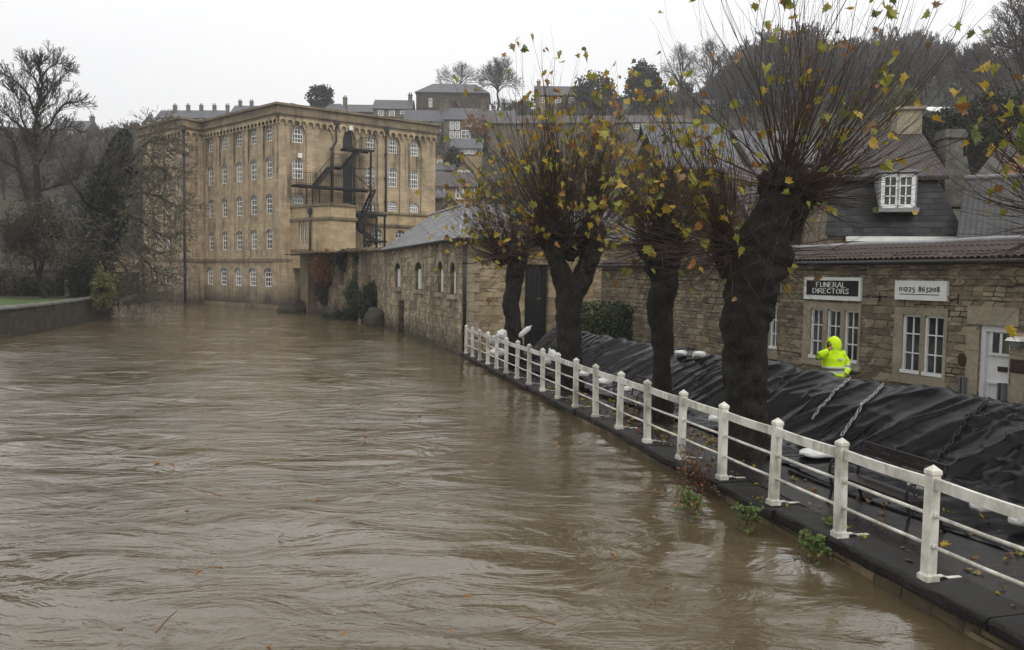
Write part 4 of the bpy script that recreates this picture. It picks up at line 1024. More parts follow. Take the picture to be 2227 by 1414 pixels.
# stone cottage joined to the barn's right, behind the pollards
g0 = f_end + bFr.N * 0.0; g1 = V((BA[0], BA[1], 0)) + bPerp * 13.2
cW = Wall2D((g0.x, g0.y), (g1.x, g1.y))
cot = thing('stone_cottage', 'stone cottage wall with one small dark window behind the pollard trees', 'building', (g0.x, g0.y, 0))
cwin = rect(cW.uz(1326, 600)[0], cW.uz(1360, 600)[0], cW.uz(1342, 628)[1], cW.uz(1342, 570)[1])
part('wall', M['barn_front'], cot, lambda b: (holed_wall(b, cW, rect(0.003, cW.L, -1, BE - 0.1), [cwin], 0.3), b.quad(cW.P(cW.L, -1), cW.P(cW.L, -1, -9), cW.P(cW.L, BE - 0.1, -9), cW.P(cW.L, BE - 0.1))))
window(cW, cwin, -0.25, [M['glass'], M['darkwood'], M['dressed']], cot, cols=2, rows=1, bar=0.06, frame=0.05, sill=(0.1, 0.14, 0.06))

# ------------------------------------------------------------------ the single-storey shop with two signs
shA, shB = BU * 31 + BN * 16.27, BU * 9.0 + BN * 16.27
sW = Wall2D((shA.x, shA.y), (shB.x, shB.y))
SC1 = lambda zx, zy: (1650 + zx / 3.5355, 500 + zy / 3.5355)
suz = lambda zx, zy: sW.uz(*SC1(zx, zy))
shop = thing('funeral_shop', 'single storey rubble stone shop with brown tiled roof and mullioned white windows', 'building', (shB.x, shB.y, STREET_Z))
EZ = (suz(300, 235)[1] + suz(1950, 205)[1]) / 2
def srect(x0, x1, y0, y1):
    u0, u1 = suz(x0, (y0 + y1) / 2)[0], suz(x1, (y0 + y1) / 2)[0]; xm = (x0 + x1) / 2
    return rect(u0, u1, suz(xm, y1)[1], suz(xm, y0)[1])
sur = [srect(340, 785, 560, 1018), srect(1035, 1445, 598, 1150), srect(-30, 150, 555, 950)]
def same_z(lst):   # the lights of one window share head and sill
    za = sum(r[0][1] for r in lst) / len(lst); zb = sum(r[2][1] for r in lst) / len(lst); return [rect(r[0][0], r[1][0], za, zb) for r in lst]
lights = [same_z([srect(395, 490, 605, 970), srect(522, 626, 612, 998), srect(655, 762, 622, 1022)]),
          same_z([srect(1100, 1240, 652, 1092), srect(1268, 1420, 662, 1122)]), same_z([srect(-10, 55, 580, 890), srect(86, 146, 590, 912)])]
sdoor = srect(1690, 1925, 735, 1400); sdoor = rect(sdoor[0][0], sdoor[1][0], STREET_Z + 0.05, sdoor[2][1])
SDR = 0.12
def shop_wall(b):
    holed_wall(b, sW, rect(0, sW.L, STREET_Z - 0.5, EZ + 0.1), sur + [sdoor], SDR + 0.1)
    b.quad(sW.P(0, 0), sW.P(0, EZ, 0), sW.P(0, EZ, -6), sW.P(0, 0, -6))
part('wall', M['shopwall'], shop, shop_wall)
for s_, ls in zip(sur, lights):
    g = part('window_surround', M['dressed'], shop, lambda b: (holed_wall(b, sW, s_, ls, 0.14, out=0.012), [wall_panel(b, sW, rect(s_[0][0] - 0.06, s_[1][0] + 0.06, s_[0][1] - 0.14, s_[0][1] - 0.002), 0.055)], wbox(b, sW, s_[0][0] - 0.06, s_[1][0] + 0.06, s_[0][1] - 0.14, s_[0][1] - 0.003, 0.004, 0.06)))
    for l in ls:
        window(sW, l, -0.10, [M['glass'], M['frame'], M['dressed']], g, cols=2, rows=3, bar=0.028, frame=0.05, meet=False)
        f = MB(); wbox(f, sW, l[0][0] - 0.01, l[1][0] + 0.01, l[0][1] - 0.03, l[0][1] + 0.05, -0.09, 0.03); f.build('sill', M['frame'], g)
# roof: real profiled tiles, low pitch, lead ridge
RT = 1.3
zr_ = EZ + 0.40
def shop_roof(b):
    n = int(sW.L / 0.028); rows = 3
    for j in range(rows):
        r0, r1 = j / rows, (j + 1) / rows
        i0 = len(b.v)
        for i in range(n + 1):
            u = sW.L * i / n; ph = (abs(sin(pi * u / 0.17)) ** 0.7) * 0.055
            for q, lift in ((r0, 0.014), (r1, 0.0)):
                o = 0.22 - (RT + 0.22) * q; z = EZ - 0.04 + (zr_ - EZ + 0.04) * q; wv = 0.025 * noise.noise(V((u * 0.6, 0, 0))); b.v.append(sW.P(u, z + ph + lift + wv, o))
        for i in range(n): a = i0 + 2 * i; b.face((a, a + 2, a + 3, a + 1), 0, True)
        for i in range(n): a = i0 + 2 * i; b.face((a, a + 2, a + 2, a), 0) if False else None
    b.quad(sW.P(0, EZ - 0.12, 0.2), sW.P(sW.L, EZ - 0.12, 0.2), sW.P(sW.L, EZ - 0.04, 0.22), sW.P(0, EZ - 0.04, 0.22))
    b.quad(sW.P(0, zr_, -RT), sW.P(sW.L, zr_, -RT), sW.P(sW.L, EZ - 0.3, -RT - 4), sW.P(0, EZ - 0.3, -RT - 4))
t = NT('shop_roof_tile'); v = t.vec('Object'); n1 = t.noise(v, 1.3, 6, 0.7); n2 = t.noise(v, 9, 4, 0.6)
c = t.mix(t.ramp(n1, [(0.35, 0.0), (0.65, 1.0)]), (0.026, 0.017, 0.014), (0.046, 0.031, 0.025)); c = t.mix(t.ramp(n2, [(0.55, 0.0), (0.75, 0.5)]), c, (0.035, 0.032, 0.024))
M['rooftile'] = t.out(c, 0.65, t.bump(n2, 0.3, 0.02), 0.22)
rf = part('roof', M['rooftile'], shop, shop_roof)
part('ridge_cap', M['lead'], rf, lambda b: b.tube([sW.P(sW.L * k / 20, zr_ + 0.03 + 0.02 * sin(k * 1.7), -RT) for k in range(21)], 0.085, 6))
part('gutter', M['pipe'], shop, lambda b: b.tube([sW.P(0, EZ - 0.10, 0.24), sW.P(sW.L, EZ - 0.10, 0.24)], 0.06, 8))
part('lintel', M['dressed'], shop, lambda b: wbox(b, sW, suz(1610, 690)[0], suz(2005, 690)[0], sdoor[2][1] + 0.003, sdoor[2][1] + 0.40, 0.003, 0.03))
for u0 in (sdoor[0][0] - 0.37, sdoor[1][0] + 0.005):
    part('door_jamb', M['dressed'], shop, lambda b: [wbox(b, sW, u0 + (0.0 if k % 2 else 0.06), u0 + 0.36, STREET_Z + 0.1 + 0.38 * k, STREET_Z + 0.477 + 0.38 * k, 0.003, 0.025) for k in range(5)])
# door
dr = part('door', M['doorwhite'], shop, lambda b: wall_panel(b, sW, sdoor, -SDR))
du0, du1, dz0, dz1 = sdoor[0][0], sdoor[1][0], sdoor[0][1], sdoor[2][1]; dw = du1 - du0
DX = lambda q: du0 + dw * q
def dframe(b):
    wbox(b, sW, du0, DX(0.14), dz0, dz1, -SDR + 0.002, -0.04); wbox(b, sW, DX(0.14), du1, dz1 - 0.14, dz1, -SDR + 0.002, -0.05)
    for q0, q1, z0, z1 in ((0.24, 1.0, 1.42, 1.47), (0.22, 0.97, 0.80, 0.85), (0.22, 0.97, 0.40, 0.44)): wbox(b, sW, DX(q0), DX(q1), dz0 + z0, dz0 + z1, -SDR + 0.002, -SDR + 0.05)
    for q in (0.26, 0.58, 0.90): wbox(b, sW, DX(q) - 0.01, DX(q) + 0.05, dz0 + 1.47, dz0 + 1.92, -SDR + 0.002, -SDR + 0.035)
    for q in (0.24, 0.60, 0.95):
        for z0, z1 in ((0.08, 0.40), (0.44, 0.80)): wbox(b, sW, DX(q) - 0.01, DX(q) + 0.02, dz0 + z0, dz0 + z1, -SDR + 0.002, -SDR + 0.02)
part('door_frame', M['doorwhite'], dr, dframe)
part('door_panes', M['glass'], dr, lambda b: [wall_panel(b, sW, rect(DX(q0) + 0.05, DX(q1) - 0.012, dz0 + 1.48, dz0 + 1.90), -SDR + 0.02) for q0, q1 in ((0.26, 0.58), (0.58, 0.90))])
part('letter_slot', M['bronze'], dr, lambda b: wbox(b, sW, DX(0.52), DX(0.84), dz0 + 1.08, dz0 + 1.19, -SDR + 0.002, -SDR + 0.02))

# lettering: a small stroked serif alphabet built as raised shapes
GL = {'F': [[(0, 0), (0, 1)], [(0, 1), (.62, 1)], [(0, .53), (.48, .53)]], 'U': [[(0, 1), (0, .3), (.1, .08), (.35, 0), (.6, .08), (.7, .3), (.7, 1)]], 'N': [[(0, 0), (0, 1)], [(0, 1), (.7, 0)], [(.7, 0), (.7, 1)]],
      'E': [[(0, 0), (0, 1)], [(0, 1), (.6, 1)], [(0, .53), (.48, .53)], [(0, 0), (.62, 0)]], 'R': [[(0, 0), (0, 1)], [(0, 1), (.4, 1), (.58, .88), (.58, .65), (.4, .52), (0, .52)], [(.32, .52), (.7, 0)]],
      'A': [[(0, 0), (.38, 1)], [(.38, 1), (.76, 0)], [(.14, .34), (.62, .34)]], 'L': [[(0, 0), (0, 1)], [(0, 0), (.6, 0)]], 'D': [[(0, 0), (0, 1)], [(0, 1), (.4, 1), (.66, .8), (.74, .5), (.66, .2), (.4, 0), (0, 0)]],
      'I': [[(.1, 0), (.1, 1)]], 'C': [[(.7, .8), (.5, .98), (.28, .98), (.06, .75), (0, .5), (.06, .25), (.28, .02), (.5, .02), (.7, .2)]], 'T': [[(.35, 0), (.35, 1)], [(0, 1), (.7, 1)]],
      'O': [[(.38, 1), (.12, .85), (0, .5), (.12, .15), (.38, 0), (.64, .15), (.76, .5), (.64, .85), (.38, 1)]], 'S': [[(.55, .84), (.4, .99), (.2, .99), (.05, .82), (.1, .62), (.45, .42), (.55, .2), (.4, .01), (.18, .01), (0, .18)]],
      '0': [[(.28, .8), (.08, .65), (0, .4), (.08, .15), (.28, 0), (.48, .15), (.56, .4), (.48, .65), (.28, .8)]], '1': [[(.2, 0), (.2, .8)], [(.05, .68), (.2, .8)]], '2': [[(.02, .62), (.12, .78), (.35, .8), (.48, .62), (.42, .42), (0, 0)], [(0, 0), (.52, 0)]],
      '5': [[(.48, .72), (.12, .72), (.08, .38), (.35, .40), (.5, .18), (.42, -.12), (.2, -.22), (0, -.12)]], '8': [[(.26, .5), (.06, .7), (.1, .92), (.26, 1), (.42, .92), (.46, .7), (.26, .5), (.04, .28), (.08, .06), (.26, 0), (.44, .06), (.48, .28), (.26, .5)]],
      '6': [[(.48, 1), (.2, .78), (.04, .4), (.08, .1), (.28, 0), (.46, .1), (.5, .34), (.36, .52), (.12, .46)]], '3': [[(.02, .66), (.2, .8), (.4, .74), (.42, .5), (.2, .38), (.46, .2), (.46, -.06), (.24, -.22), (0, -.12)]],
      'P': [[(0, 0), (0, 1)], [(0, 1), (.4, 1), (.58, .88), (.58, .62), (.4, .5), (0, .5)]], ' ': []}
def letters(b, W, text, u0, u1, z0, h, out, wk=0.13, thin=0.55, slant=0.0, serif=True):
    adv = []; x = 0
    for ch in text:
        wd = max([p[0] for st in GL[ch] for p in st], default=0.25) if ch != ' ' else 0.35
        adv.append(x); x += wd + 0.24
    k = (u1 - u0) / (x - 0.24)
    for ch, ax in zip(text, adv):
        for st in GL[ch]:
            for (xa, ya), (xb, yb) in zip(st, st[1:]):
                vert = abs(yb - ya) > abs(xb - xa) * 0.8 and not (ch in 'NA' and xb > xa + .3 and False); wd = h * wk * (1.0 if vert else thin)
                b.bar(W.P(u0 + (ax + xa) * k + slant * ya * h, z0 + ya * h, out), W.P(u0 + (ax + xb) * k + slant * yb * h, z0 + yb * h, out), wd, 0.012, up=W.N)
            if serif and len(st) == 2 and abs(st[0][0] - st[1][0]) < 0.4:
                for px_, py_ in (st[0], st[1]):
                    if py_ in (0, 1): b.bar(W.P(u0 + (ax + px_ - .1) * k, z0 + py_ * h, out), W.P(u0 + (ax + px_ + .1) * k, z0 + py_ * h, out), h * .055, 0.012, up=W.N)
sg = srect(362, 800, 365, 540); pn = srect(385, 783, 390, 505)
sign1 = thing('shop_sign', 'black sign with white words FUNERAL DIRECTORS in a wide white frame', 'sign', sW.P(sg[0][0], sg[0][1], 0.05))
part('sign_frame', M['signwhite'], sign1, lambda b: wbox(b, sW, sg[0][0], sg[1][0], sg[0][1], sg[2][1], 0.004, 0.07))
part('sign_panel', M['signblack'], sign1, lambda b: wbox(b, sW, pn[0][0], pn[1][0], pn[0][1], pn[2][1], 0.071, 0.082))
ph = pn[2][1] - pn[0][1]; pw = pn[1][0] - pn[0][0]
part('lettering', M['letter'], sign1, lambda b: (letters(b, sW, 'FUNERAL', pn[0][0] + pw * .21, pn[0][0] + pw * .77, pn[0][1] + ph * .56, ph * .32, 0.088, .16), letters(b, sW, 'DIRECTORS', pn[0][0] + pw * .14, pn[0][0] + pw * .83, pn[0][1] + ph * .14, ph * .32, 0.088, .16)))
s2 = srect(1065, 1465, 392, 542)
sign2 = thing('shop_sign', 'white sign with the black telephone number 01225 863208', 'sign', sW.P(s2[0][0], s2[0][1], 0.05))
part('sign_board', M['signwhite'], sign2, lambda b: wbox(b, sW, s2[0][0], s2[1][0], s2[0][1], s2[2][1], 0.004, 0.08))
w2, h2 = s2[1][0] - s2[0][0], s2[2][1] - s2[0][1]
part('lettering', M['letterblack'], sign2, lambda b: (letters(b, sW, '01225 863208', s2[0][0] + w2 * .10, s2[0][0] + w2 * .87, s2[0][1] + h2 * .45, h2 * .26, 0.086, 0.16, serif=False), b.bar(sW.P(s2[0][0] + w2 * .1, s2[0][1] + h2 * .30, .084), sW.P(s2[0][0] + w2 * .87, s2[0][1] + h2 * .30, .084), 0.014, 0.01, up=sW.N)))
s3 = srect(40, 175, 405, 482)
solid('wall_board', M['signwhite'], sW.P(s3[0][0], s3[0][1]), lambda b: (wbox(b, sW, s3[0][0], s3[1][0], s3[0][1], s3[2][1], 0.004, 0.07), wbox(b, sW, s3[0][0] + .05, s3[1][0] - .05, s3[0][1] + .05, s3[2][1] - .05, 0.071, 0.076)), 'plain white board on the shop wall half hidden behind the thick pollard trunk', 'sign', kind='thing')
vt = srect(442, 552, 258, 286)
solid('wall_vent', M['lead'], sW.P(vt[0][0], vt[0][1]), lambda b: b.prism([sW.P(vt[0][0], vt[0][1], 0.003), sW.P(vt[0][0], vt[2][1], 0.003), sW.P(vt[0][0], vt[2][1] - 0.01, 0.25), sW.P(vt[0][0], vt[2][1] - 0.05, 0.26)], sW.U * (vt[1][0] - vt[0][0])), 'flat grey sloping vent cover under the eaves above the black sign', 'lamp', kind='thing')  # plain grey wedge standing for the eaves vent, gives no light
# oval and square plaques, porch lamp, flood-board channels, door notice
ov = srect(1540, 1605, 945, 1050)
def oval(b):
    uc, zc = (ov[0][0] + ov[1][0]) / 2, (ov[0][1] + ov[2][1]) / 2; a, c_ = (ov[1][0] - ov[0][0]) / 2, (ov[2][1] - ov[0][1]) / 2
    b.prism([sW.P(uc + a * cos(2 * pi * k / 20), zc + c_ * sin(2 * pi * k / 20), 0.004) for k in range(20)], sW.N * 0.04)
    b.prism([sW.P(uc + a * .8 * cos(2 * pi * k / 20), zc + c_ * .8 * sin(2 * pi * k / 20), 0.045) for k in range(20)], sW.N * 0.008)
    for k in range(3): b.bar(sW.P(uc - a * .4, zc + c_ * (.35 - .3 * k), .056), sW.P(uc + a * .4, zc + c_ * (.35 - .3 * k), .056), .02, .01, up=sW.N)
solid('oval_plaque', M['bronze'], sW.P(ov[0][0], ov[0][1]), oval, 'dark bronze oval plaque on the stone beside the white door', 'plaque', kind='thing')
sq = srect(1938, 2060, 998, 1105)
solid('square_plaque', M['bronze'], sW.P(sq[0][0], sq[0][1]), lambda b: (wbox(b, sW, sq[0][0], sq[1][0], sq[0][1], sq[2][1], 0.004, 0.025), wbox(b, sW, sq[0][0] + .03, sq[1][0] - .03, sq[0][1] + .03, sq[2][1] - .03, 0.026, 0.030)), 'dark rectangular metal plaque right of the white door', 'plaque', kind='thing')
pl_ = srect(1968, 2080, 820, 895)
def plamp(b):
    u0, u1, z1, z0 = pl_[0][0], pl_[1][0], pl_[2][1], pl_[0][1]; zm = z1 - (z1 - z0) * 0.45
    b.hexa([sW.P(u0, zm, 0.003), sW.P(u1, zm, 0.003), sW.P(u1, zm, 0.30), sW.P(u0, zm, 0.30)], [sW.P(u0 + .03, z1, 0.003), sW.P(u1 - .03, z1, 0.003), sW.P(u1 - .03, z1 - .03, 0.26), sW.P(u0 + .03, z1 - .03, 0.26)])
pl2 = thing('porch_lamp', 'white capped porch lamp on the wall to the right of the door', 'lamp', sW.P(pl_[0][0], pl_[0][1]))
part('cap', M['signwhite'], pl2, plamp)
part('housing', M['steel'], pl2, lambda b: b.prism([sW.P(pl_[0][0] + .04, pl_[0][1] + .0, 0.003), sW.P(pl_[1][0] - .04, pl_[0][1], 0.003), sW.P(pl_[1][0] - .04, pl_[2][1] - (pl_[2][1] - pl_[0][1]) * 0.46, 0.003), sW.P(pl_[0][0] + .04, pl_[2][1] - (pl_[2][1] - pl_[0][1]) * 0.46, 0.003)], sW.N * 0.22))
for (x0, x1, yt), lab in (((1575, 1612, 1132), 'galvanised flood board channel standing left of the white door'), ((1872, 1915, 1178), 'galvanised flood board channel standing right of the white door')):
    u0, u1, zt = suz(x0, yt)[0], suz(x1, yt)[0], suz((x0 + x1) / 2, yt)[1]
    solid('steel_post', M['steel'], sW.P(u0, STREET_Z), lambda b: (wbox(b, sW, u0, u0 + (u1 - u0) * .3, STREET_Z, zt, 0.003, 0.15), wbox(b, sW, u1 - (u1 - u0) * .3, u1, STREET_Z, zt, 0.003, 0.15), wbox(b, sW, u0 + (u1 - u0) * .3, u1 - (u1 - u0) * .3, STREET_Z, zt, 0.003, 0.04)), lab, 'post', kind='thing')
nb_ = rect(DX(0.56), DX(0.80), dz0 + 0.44, dz0 + 0.79)
def notice_txt(b):
    u0, u1, z0, z1 = nb_[0][0], nb_[1][0], nb_[0][1], nb_[2][1]; W_ = u1 - u0; H_ = z1 - z0
    for k, (a, e) in enumerate(((.22, .8), (.3, .72), (.34, .7), (.26, .76))):
        z = z1 - H_ * (.15 + .165 * k); n = 4
        for i in range(n): q0 = a + (e - a) * i / n; q1 = a + (e - a) * (i + .72) / n; wbox(b, sW, u0 + W_ * q0, u0 + W_ * q1, z - H_ * .045, z + H_ * .03, -SDR + 0.013, -SDR + 0.016)
    b.bar(sW.P(u0 + W_ * .3, z0 + H_ * .11, -SDR + .015), sW.P(u0 + W_ * .62, z0 + H_ * .11, -SDR + .015), .016, .006, up=sW.N)
    b.prism([sW.P(u0 + W_ * .55, z0 + H_ * .04, -SDR + .013), sW.P(u0 + W_ * .75, z0 + H_ * .11, -SDR + .013), sW.P(u0 + W_ * .55, z0 + H_ * .18, -SDR + .013)], sW.N * .004)
nt_ = thing('door_notice', 'small black notice with white words and an arrow on the white door', 'notice', sW.P(nb_[0][0], nb_[0][1]))
part('notice_panel', M['signblack'], nt_, lambda b: wbox(b, sW, nb_[0][0], nb_[1][0], nb_[0][1], nb_[2][1], -SDR + 0.004, -SDR + 0.012))
part('notice_text', M['letter'], nt_, notice_txt)
def bracket(b, u, z, k):
    pts = [sW.P(u - 0.32 + 0.02 * j, z + 0.05 * sin(j * 0.5) * (1 - j / 18), 0.05) for j in range(18)]
    b.tube(pts, 0.012, 5); b.tube([sW.P(u, z - .12, .03), sW.P(u, z + .12, .03)], .014, 5)
    b.tube([sW.P(u - .36 + .05 * cos(a * .6), z + .05 * sin(a * .6), .05) for a in range(9)], 0.010, 5)
for (x, y), lab in (((935, 515), 'curled black iron bracket on the stone between the two shop signs'), ((1540, 530), 'curled black iron bracket on the stone right of the telephone sign')):
    u, z = suz(x, y); solid('iron_bracket', M['iron'], sW.P(u, z), lambda b: bracket(b, u, z, 0), lab, 'bracket', kind='thing')
# ------------------------------------------------------------------ black-sheeted flood barrier
ZG = 0.27
def tarp_xyz(s, t):
    """surface of the sheet: s along the street, t 0 (toe on the paving) .. 1 (top) .. 1.35 (down the back)"""
    sh = 0.045 * max(0.0, s - 12); skirt = 1.45 if s < 8 else (1.45 - (s - 8) * 0.16 if s < 15 else 0.33)
    zg = ZG + 0.02
    P_ = [(0.0, 10.55 - skirt, zg), (0.16, 10.62, zg + 0.03), (0.30, 11.05, 0.70 * 0.62), (0.62, 11.7, 1.08), (0.94, 12.2, 1.46), (1.0, 12.3, 1.52), (1.1, 12.65, 1.51), (1.35, 13.0, 0.5)]
    for (t0, c0, z0), (t1, c1, z1) in zip(P_, P_[1:]):
        if t <= t1 or t1 == 1.35:
            q = max(0, min(1, (t - t0) / (t1 - t0))); c, z = c0 + (c1 - c0) * q, z0 + (z1 - z0) * q; break
    z += (0.05 * noise.noise(V((s * 0.45, 2, 0))) + 0.02 * noise.noise(V((s * 1.7, 5, 0)))) * min(1, max(0, (t - 0.2) * 2))
    return bp(s, c + sh, z)
def ridge(x): return (1 - abs(x) * 2.2) if abs(x) < 0.4545 else 0.0
def tarp_fold(s, t):
    L = t * 2.6; q = s * 0.80 + L * 0.60; r = -s * 0.6 + L * 0.8
    f = 0.075 * ridge(noise.noise(V((q * 0.95, r * 0.16, 1.0)))) ** 3 + 0.05 * ridge(noise.noise(V((q * 2.1 + 3, r * 0.32, 4.0)))) ** 4
    m = max(0, noise.noise(V((s * 0.30, L * 0.4, 8.0))) + 0.05)
    f += 0.07 * m * ridge(noise.noise(V((s * 0.8 + 7, L * 2.8 - s * 0.4, 2.0)))) ** 4 + 0.07 * m * ridge(noise.noise(V((s * 2.0 + L * 1.3, L * 2.2 - s, 12.0)))) ** 5
    f += 0.008 * noise.noise(V((s * 3.5, L * 3.5, 3.0))) + 0.03 * noise.noise(V((s * 0.7, L * 0.9, 6)))
    return f * (0.35 if t < 0.17 else 1.0)
def tarp_pt(s, t, lift=0.0):
    p = tarp_xyz(s, t); a = tarp_xyz(s + 0.05, t) - p; e = tarp_xyz(s, t + 0.01) - p; n = a.cross(e); n.normalize()
    if n.z < 0 and t < 1.05: n = -n
    return p + n * (tarp_fold(s, t) + lift)
def tarp(b):
    n, m = 760, 84; s0, s1 = 2.0, 28.5
    for i in range(n + 1):
        s = s0 + (s1 - s0) * (i / n)
        for j in range(m + 1):
            t = 1.35 * j / m; wob = 0.03 * noise.noise(V((s * 1.2, 0, 5))) if j == 0 else 0
            b.v.append(tarp_pt(s, t) + BN * wob * 3)
    k = m + 1
    for i in range(n):
        for j in range(m): b.face((i * k + j, (i + 1) * k + j, (i + 1) * k + j + 1, i * k + j + 1), 0, True)
    for i in (0, n):   # sheeted ends
        b.face([i * k + j for j in range(m + 1)] if i else [i * k + j for j in reversed(range(m + 1))])
t = NT('black_polythene'); v = t.vec('Object')
n1 = t.noise(v, 0.9, 5, 0.6); n3 = t.noise(v, 2.5, 6, 0.7)
def crease(scale, rot, dist):
    x = t.n('ShaderNodeTexNoise', noise_type='RIDGED_MULTIFRACTAL'); t.set(x.inputs['Vector'], t.vec('Object', scale, rot)); x.inputs['Scale'].default_value = 1.0; x.inputs['Detail'].default_value = 3; x.inputs['Roughness'].default_value = .45; x.inputs['Distortion'].default_value = dist; return x.outputs['Fac']
k1 = crease((0.9, 0.9, 3.2), (R(35), R(20), R(-22)), 0.5); k2 = crease((2.6, 2.6, 5.0), (R(-25), R(35), R(-22)), 0.9)
c = t.mix(t.ramp(n3, [(0.55, 0.0), (0.78, 1.0)]), (0.0045, 0.0045, 0.0055), (0.013, 0.012, 0.012))
M['tarp'] = t.out(c, t.ramp(n1, [(0.3, 0.16), (0.7, 0.34)]), t.bump(t.math('ADD', k1, t.math('MULTIPLY', k2, 0.35)), 0.6, 0.04), 0.15)
solid('flood_barrier', M['tarp'], tarp_xyz(13, 0.5), tarp, 'long flood barrier wrapped in creased black plastic sheeting between railing and shop', 'flood barrier', kind='thing')
CAM_I = cam.matrix_world.inverted()
def proj(p):
    q = CAM_I @ V(p); return (PW / 2 + FPX * q.x / -q.z, PH / 2 - FPX * q.y / -q.z)
def tarp_st(px, py):
    best = None
    for i in range(140):
        s = 4 + 24 * i / 140
        for j in range(40):
            t_ = 0.0 + 1.02 * j / 40; x, y = proj(tarp_xyz(s, t_)); e = (x - px) ** 2 + (y - py) ** 2
            if best is None or e < best[0]: best = (e, s, t_)
    return best[1:]
def link(b, c, d, side_, L, wd, r):
    d = d.normalized(); pts = []
    for k in range(13):
        a = 2 * pi * k / 12; x = cos(a); y = sin(a); pts.append(c + d * (x * L / 2 + (L * 0.12 if x > 0 else -L * 0.12) * abs(y)) + side_ * y * wd / 2)
    b.tube(pts, r, 5, 0, cap=False)
def chain(b, A, B, sz=0.105):
    (s0, t0), (s1, t1) = A, B; n = 24; pts = [tarp_pt(s0 + (s1 - s0) * i / n, t0 + (t1 - t0) * i / n, 0.035) for i in range(n + 1)]
    L = sum((q - p).length for p, q in zip(pts, pts[1:])); k = int(L / (sz * 0.78)); 
    for i in range(k):
        f = (i + 0.5) / k * n; a = int(f); p = pts[a].lerp(pts[min(a + 1, n)], f - a); d = (pts[min(a + 1, n)] - pts[a]).normalized()
        up = V((-BN.x * .5, -BN.y * .5, .8)); sd = d.cross(up).normalized(); s_ = sd if i % 2 else (sd * 0.35 + d.cross(sd) * 0.9).normalized()
        link(b, p, d, s_, sz, sz * 0.55, sz * 0.095)
M['chain'] = m_plain('rusty_grey_chain', (0.30, 0.30, 0.29), 0.4, 0.5, 0.4, 20, Metallic=0.5)
M['chain_dark'] = m_plain('blackened_chain', (0.014, 0.014, 0.014), 0.5, 0.4)
for (a, b_, mt, lab) in (((1857, 826), (1767, 915), 'chain', 'shorter grey steel chain lying across the black sheet right of the person'), ((1928, 840), (1832, 955), 'chain', 'longer grey steel chain lying across the black sheet, nearer the shop door'),
                        ((2152, 884), (2035, 1010), 'chain_dark', 'blackened chain over the black sheet in front of the white door'), ((1728, 806), (1672, 868), 'chain_dark', 'blackened chain on the black sheet just right of the thick trunk'), ((1556, 795), (1500, 850), 'chain_dark', 'blackened chain on the black sheet just left of the thick trunk')):
    A_, B_ = tarp_st(*a), tarp_st(*b_); solid('chain', M[mt], tarp_xyz(*A_), lambda b: chain(b, A_, B_), lab, 'chain', kind='thing', group='chains weighting the sheet')

# --- sandbags
M['sandbag'] = m_white('white_woven_sack', (0.62, 0.62, 0.60), (0.30, 0.28, 0.24), 0.45, 0.6, bands=False)
def sandbag(b, c, size, rz, tilt=0.0, seed=0):
    bm = bmesh.new(); bmesh.ops.create_icosphere(bm, subdivisions=4, radius=1); i = len(b.v)
    Mx = Matrix.Rotation(rz, 3, 'Z') @ Matrix.Rotation(tilt, 3, 'Y')
    for v_ in bm.verts:
        p = v_.co; q = V([math.copysign(abs(x) ** 0.62, x) for x in p]); e = abs(q.x)
        q = V((q.x * (1 + 0.05 * noise.noise(q * 2 + V((seed, 0, 0)))), q.y * (1 - 0.12 * e ** 4), q.z * (1 - 0.45 * e ** 5)))
        q += V((0, 0, 0.20 * noise.noise(q * 1.6 + V((0, seed, 0))))) + q * 0.06 * noise.noise(q * 6 + V((seed, 3, 0)))
        b.v.append(V(c) + Mx @ V((q.x * size[0] / 2, q.y * size[1] / 2, q.z * size[2] / 2)))
    for f_ in bm.faces: b.face([i + v_.index for v_ in f_.verts], 0, True)
    bm.free()
    e = V(c) + Mx @ V((size[0] / 2, 0, 0)); x = Mx @ V((1, 0, 0)); b.tube([e - x * 0.03, e + x * 0.02, e + x * 0.06], [0.035, 0.02, 0.045], 7)   # tied neck
SB = [(1482, 771, 22.3, .62, .20, 0.2, .25, 'left of the two white sandbags on top of the black sheet'), (1521, 775, 21.6, .66, .21, 0.35, .3, 'right of the two white sandbags on top of the black sheet'),
      (1141, 722, 29.5, .55, .2, -1.0, -.75, 'white sandbag propped up on the barrier end right of the thin far trunk'), (1097, 728, 31.0, .75, .40, 0.1, .1, 'large white sandbag on the pile against the barn corner wall'),
      (1082, 763, 30.8, .85, .32, 0.1, 0, 'white sandbag at the bottom of the pile behind the far railing'), (1086, 741, 31.2, .9, .36, -.2, .1, 'white sandbag in the middle of the pile behind the far railing'),
      (1187, 786, 27.0, .5, .30, .9, .2, 'white sandbag lying behind the railing between the two far trunks'), (1203, 772, 27.2, .42, .22, 1.3, -.8, 'small upright white sandbag beside the second trunk'), (1271, 812, 23.5, .5, .2, 0.3, 0, 'white sandbag just right of the second trunk'),
      (1316, 829, 22.0, .6, .18, .1, 0, 'white sandbag lying left of the red brown bench'), (1366, 846, 20.6, .5, .12, .1, 0, 'thin white sandbag tucked under the red brown bench'),
      (1487, 886, 18.8, .34, .18, .4, .2, 'white sandbag on the paving left of the thick trunk'), (1553, 911, 17.6, .42, .18, .2, .1, 'white sandbag lying against the foot of the thick trunk'),
      (1783, 985, 14.6, .75, .14, -.7, 0, 'flat white sandbag under the sheet edge near the longer chain'), (2008, 1052, 11.9, .5, .14, -.6, 0, 'white sandbag on the sheet skirt behind the black iron bench'), (2139, 1098, 10.9, .42, .16, -.5, 0, 'white sandbag on the sheet skirt at the right behind the railing'), (2222, 1128, 10.4, .42, .16, -.4, 0, 'white sandbag at the right edge of the sheet skirt')]
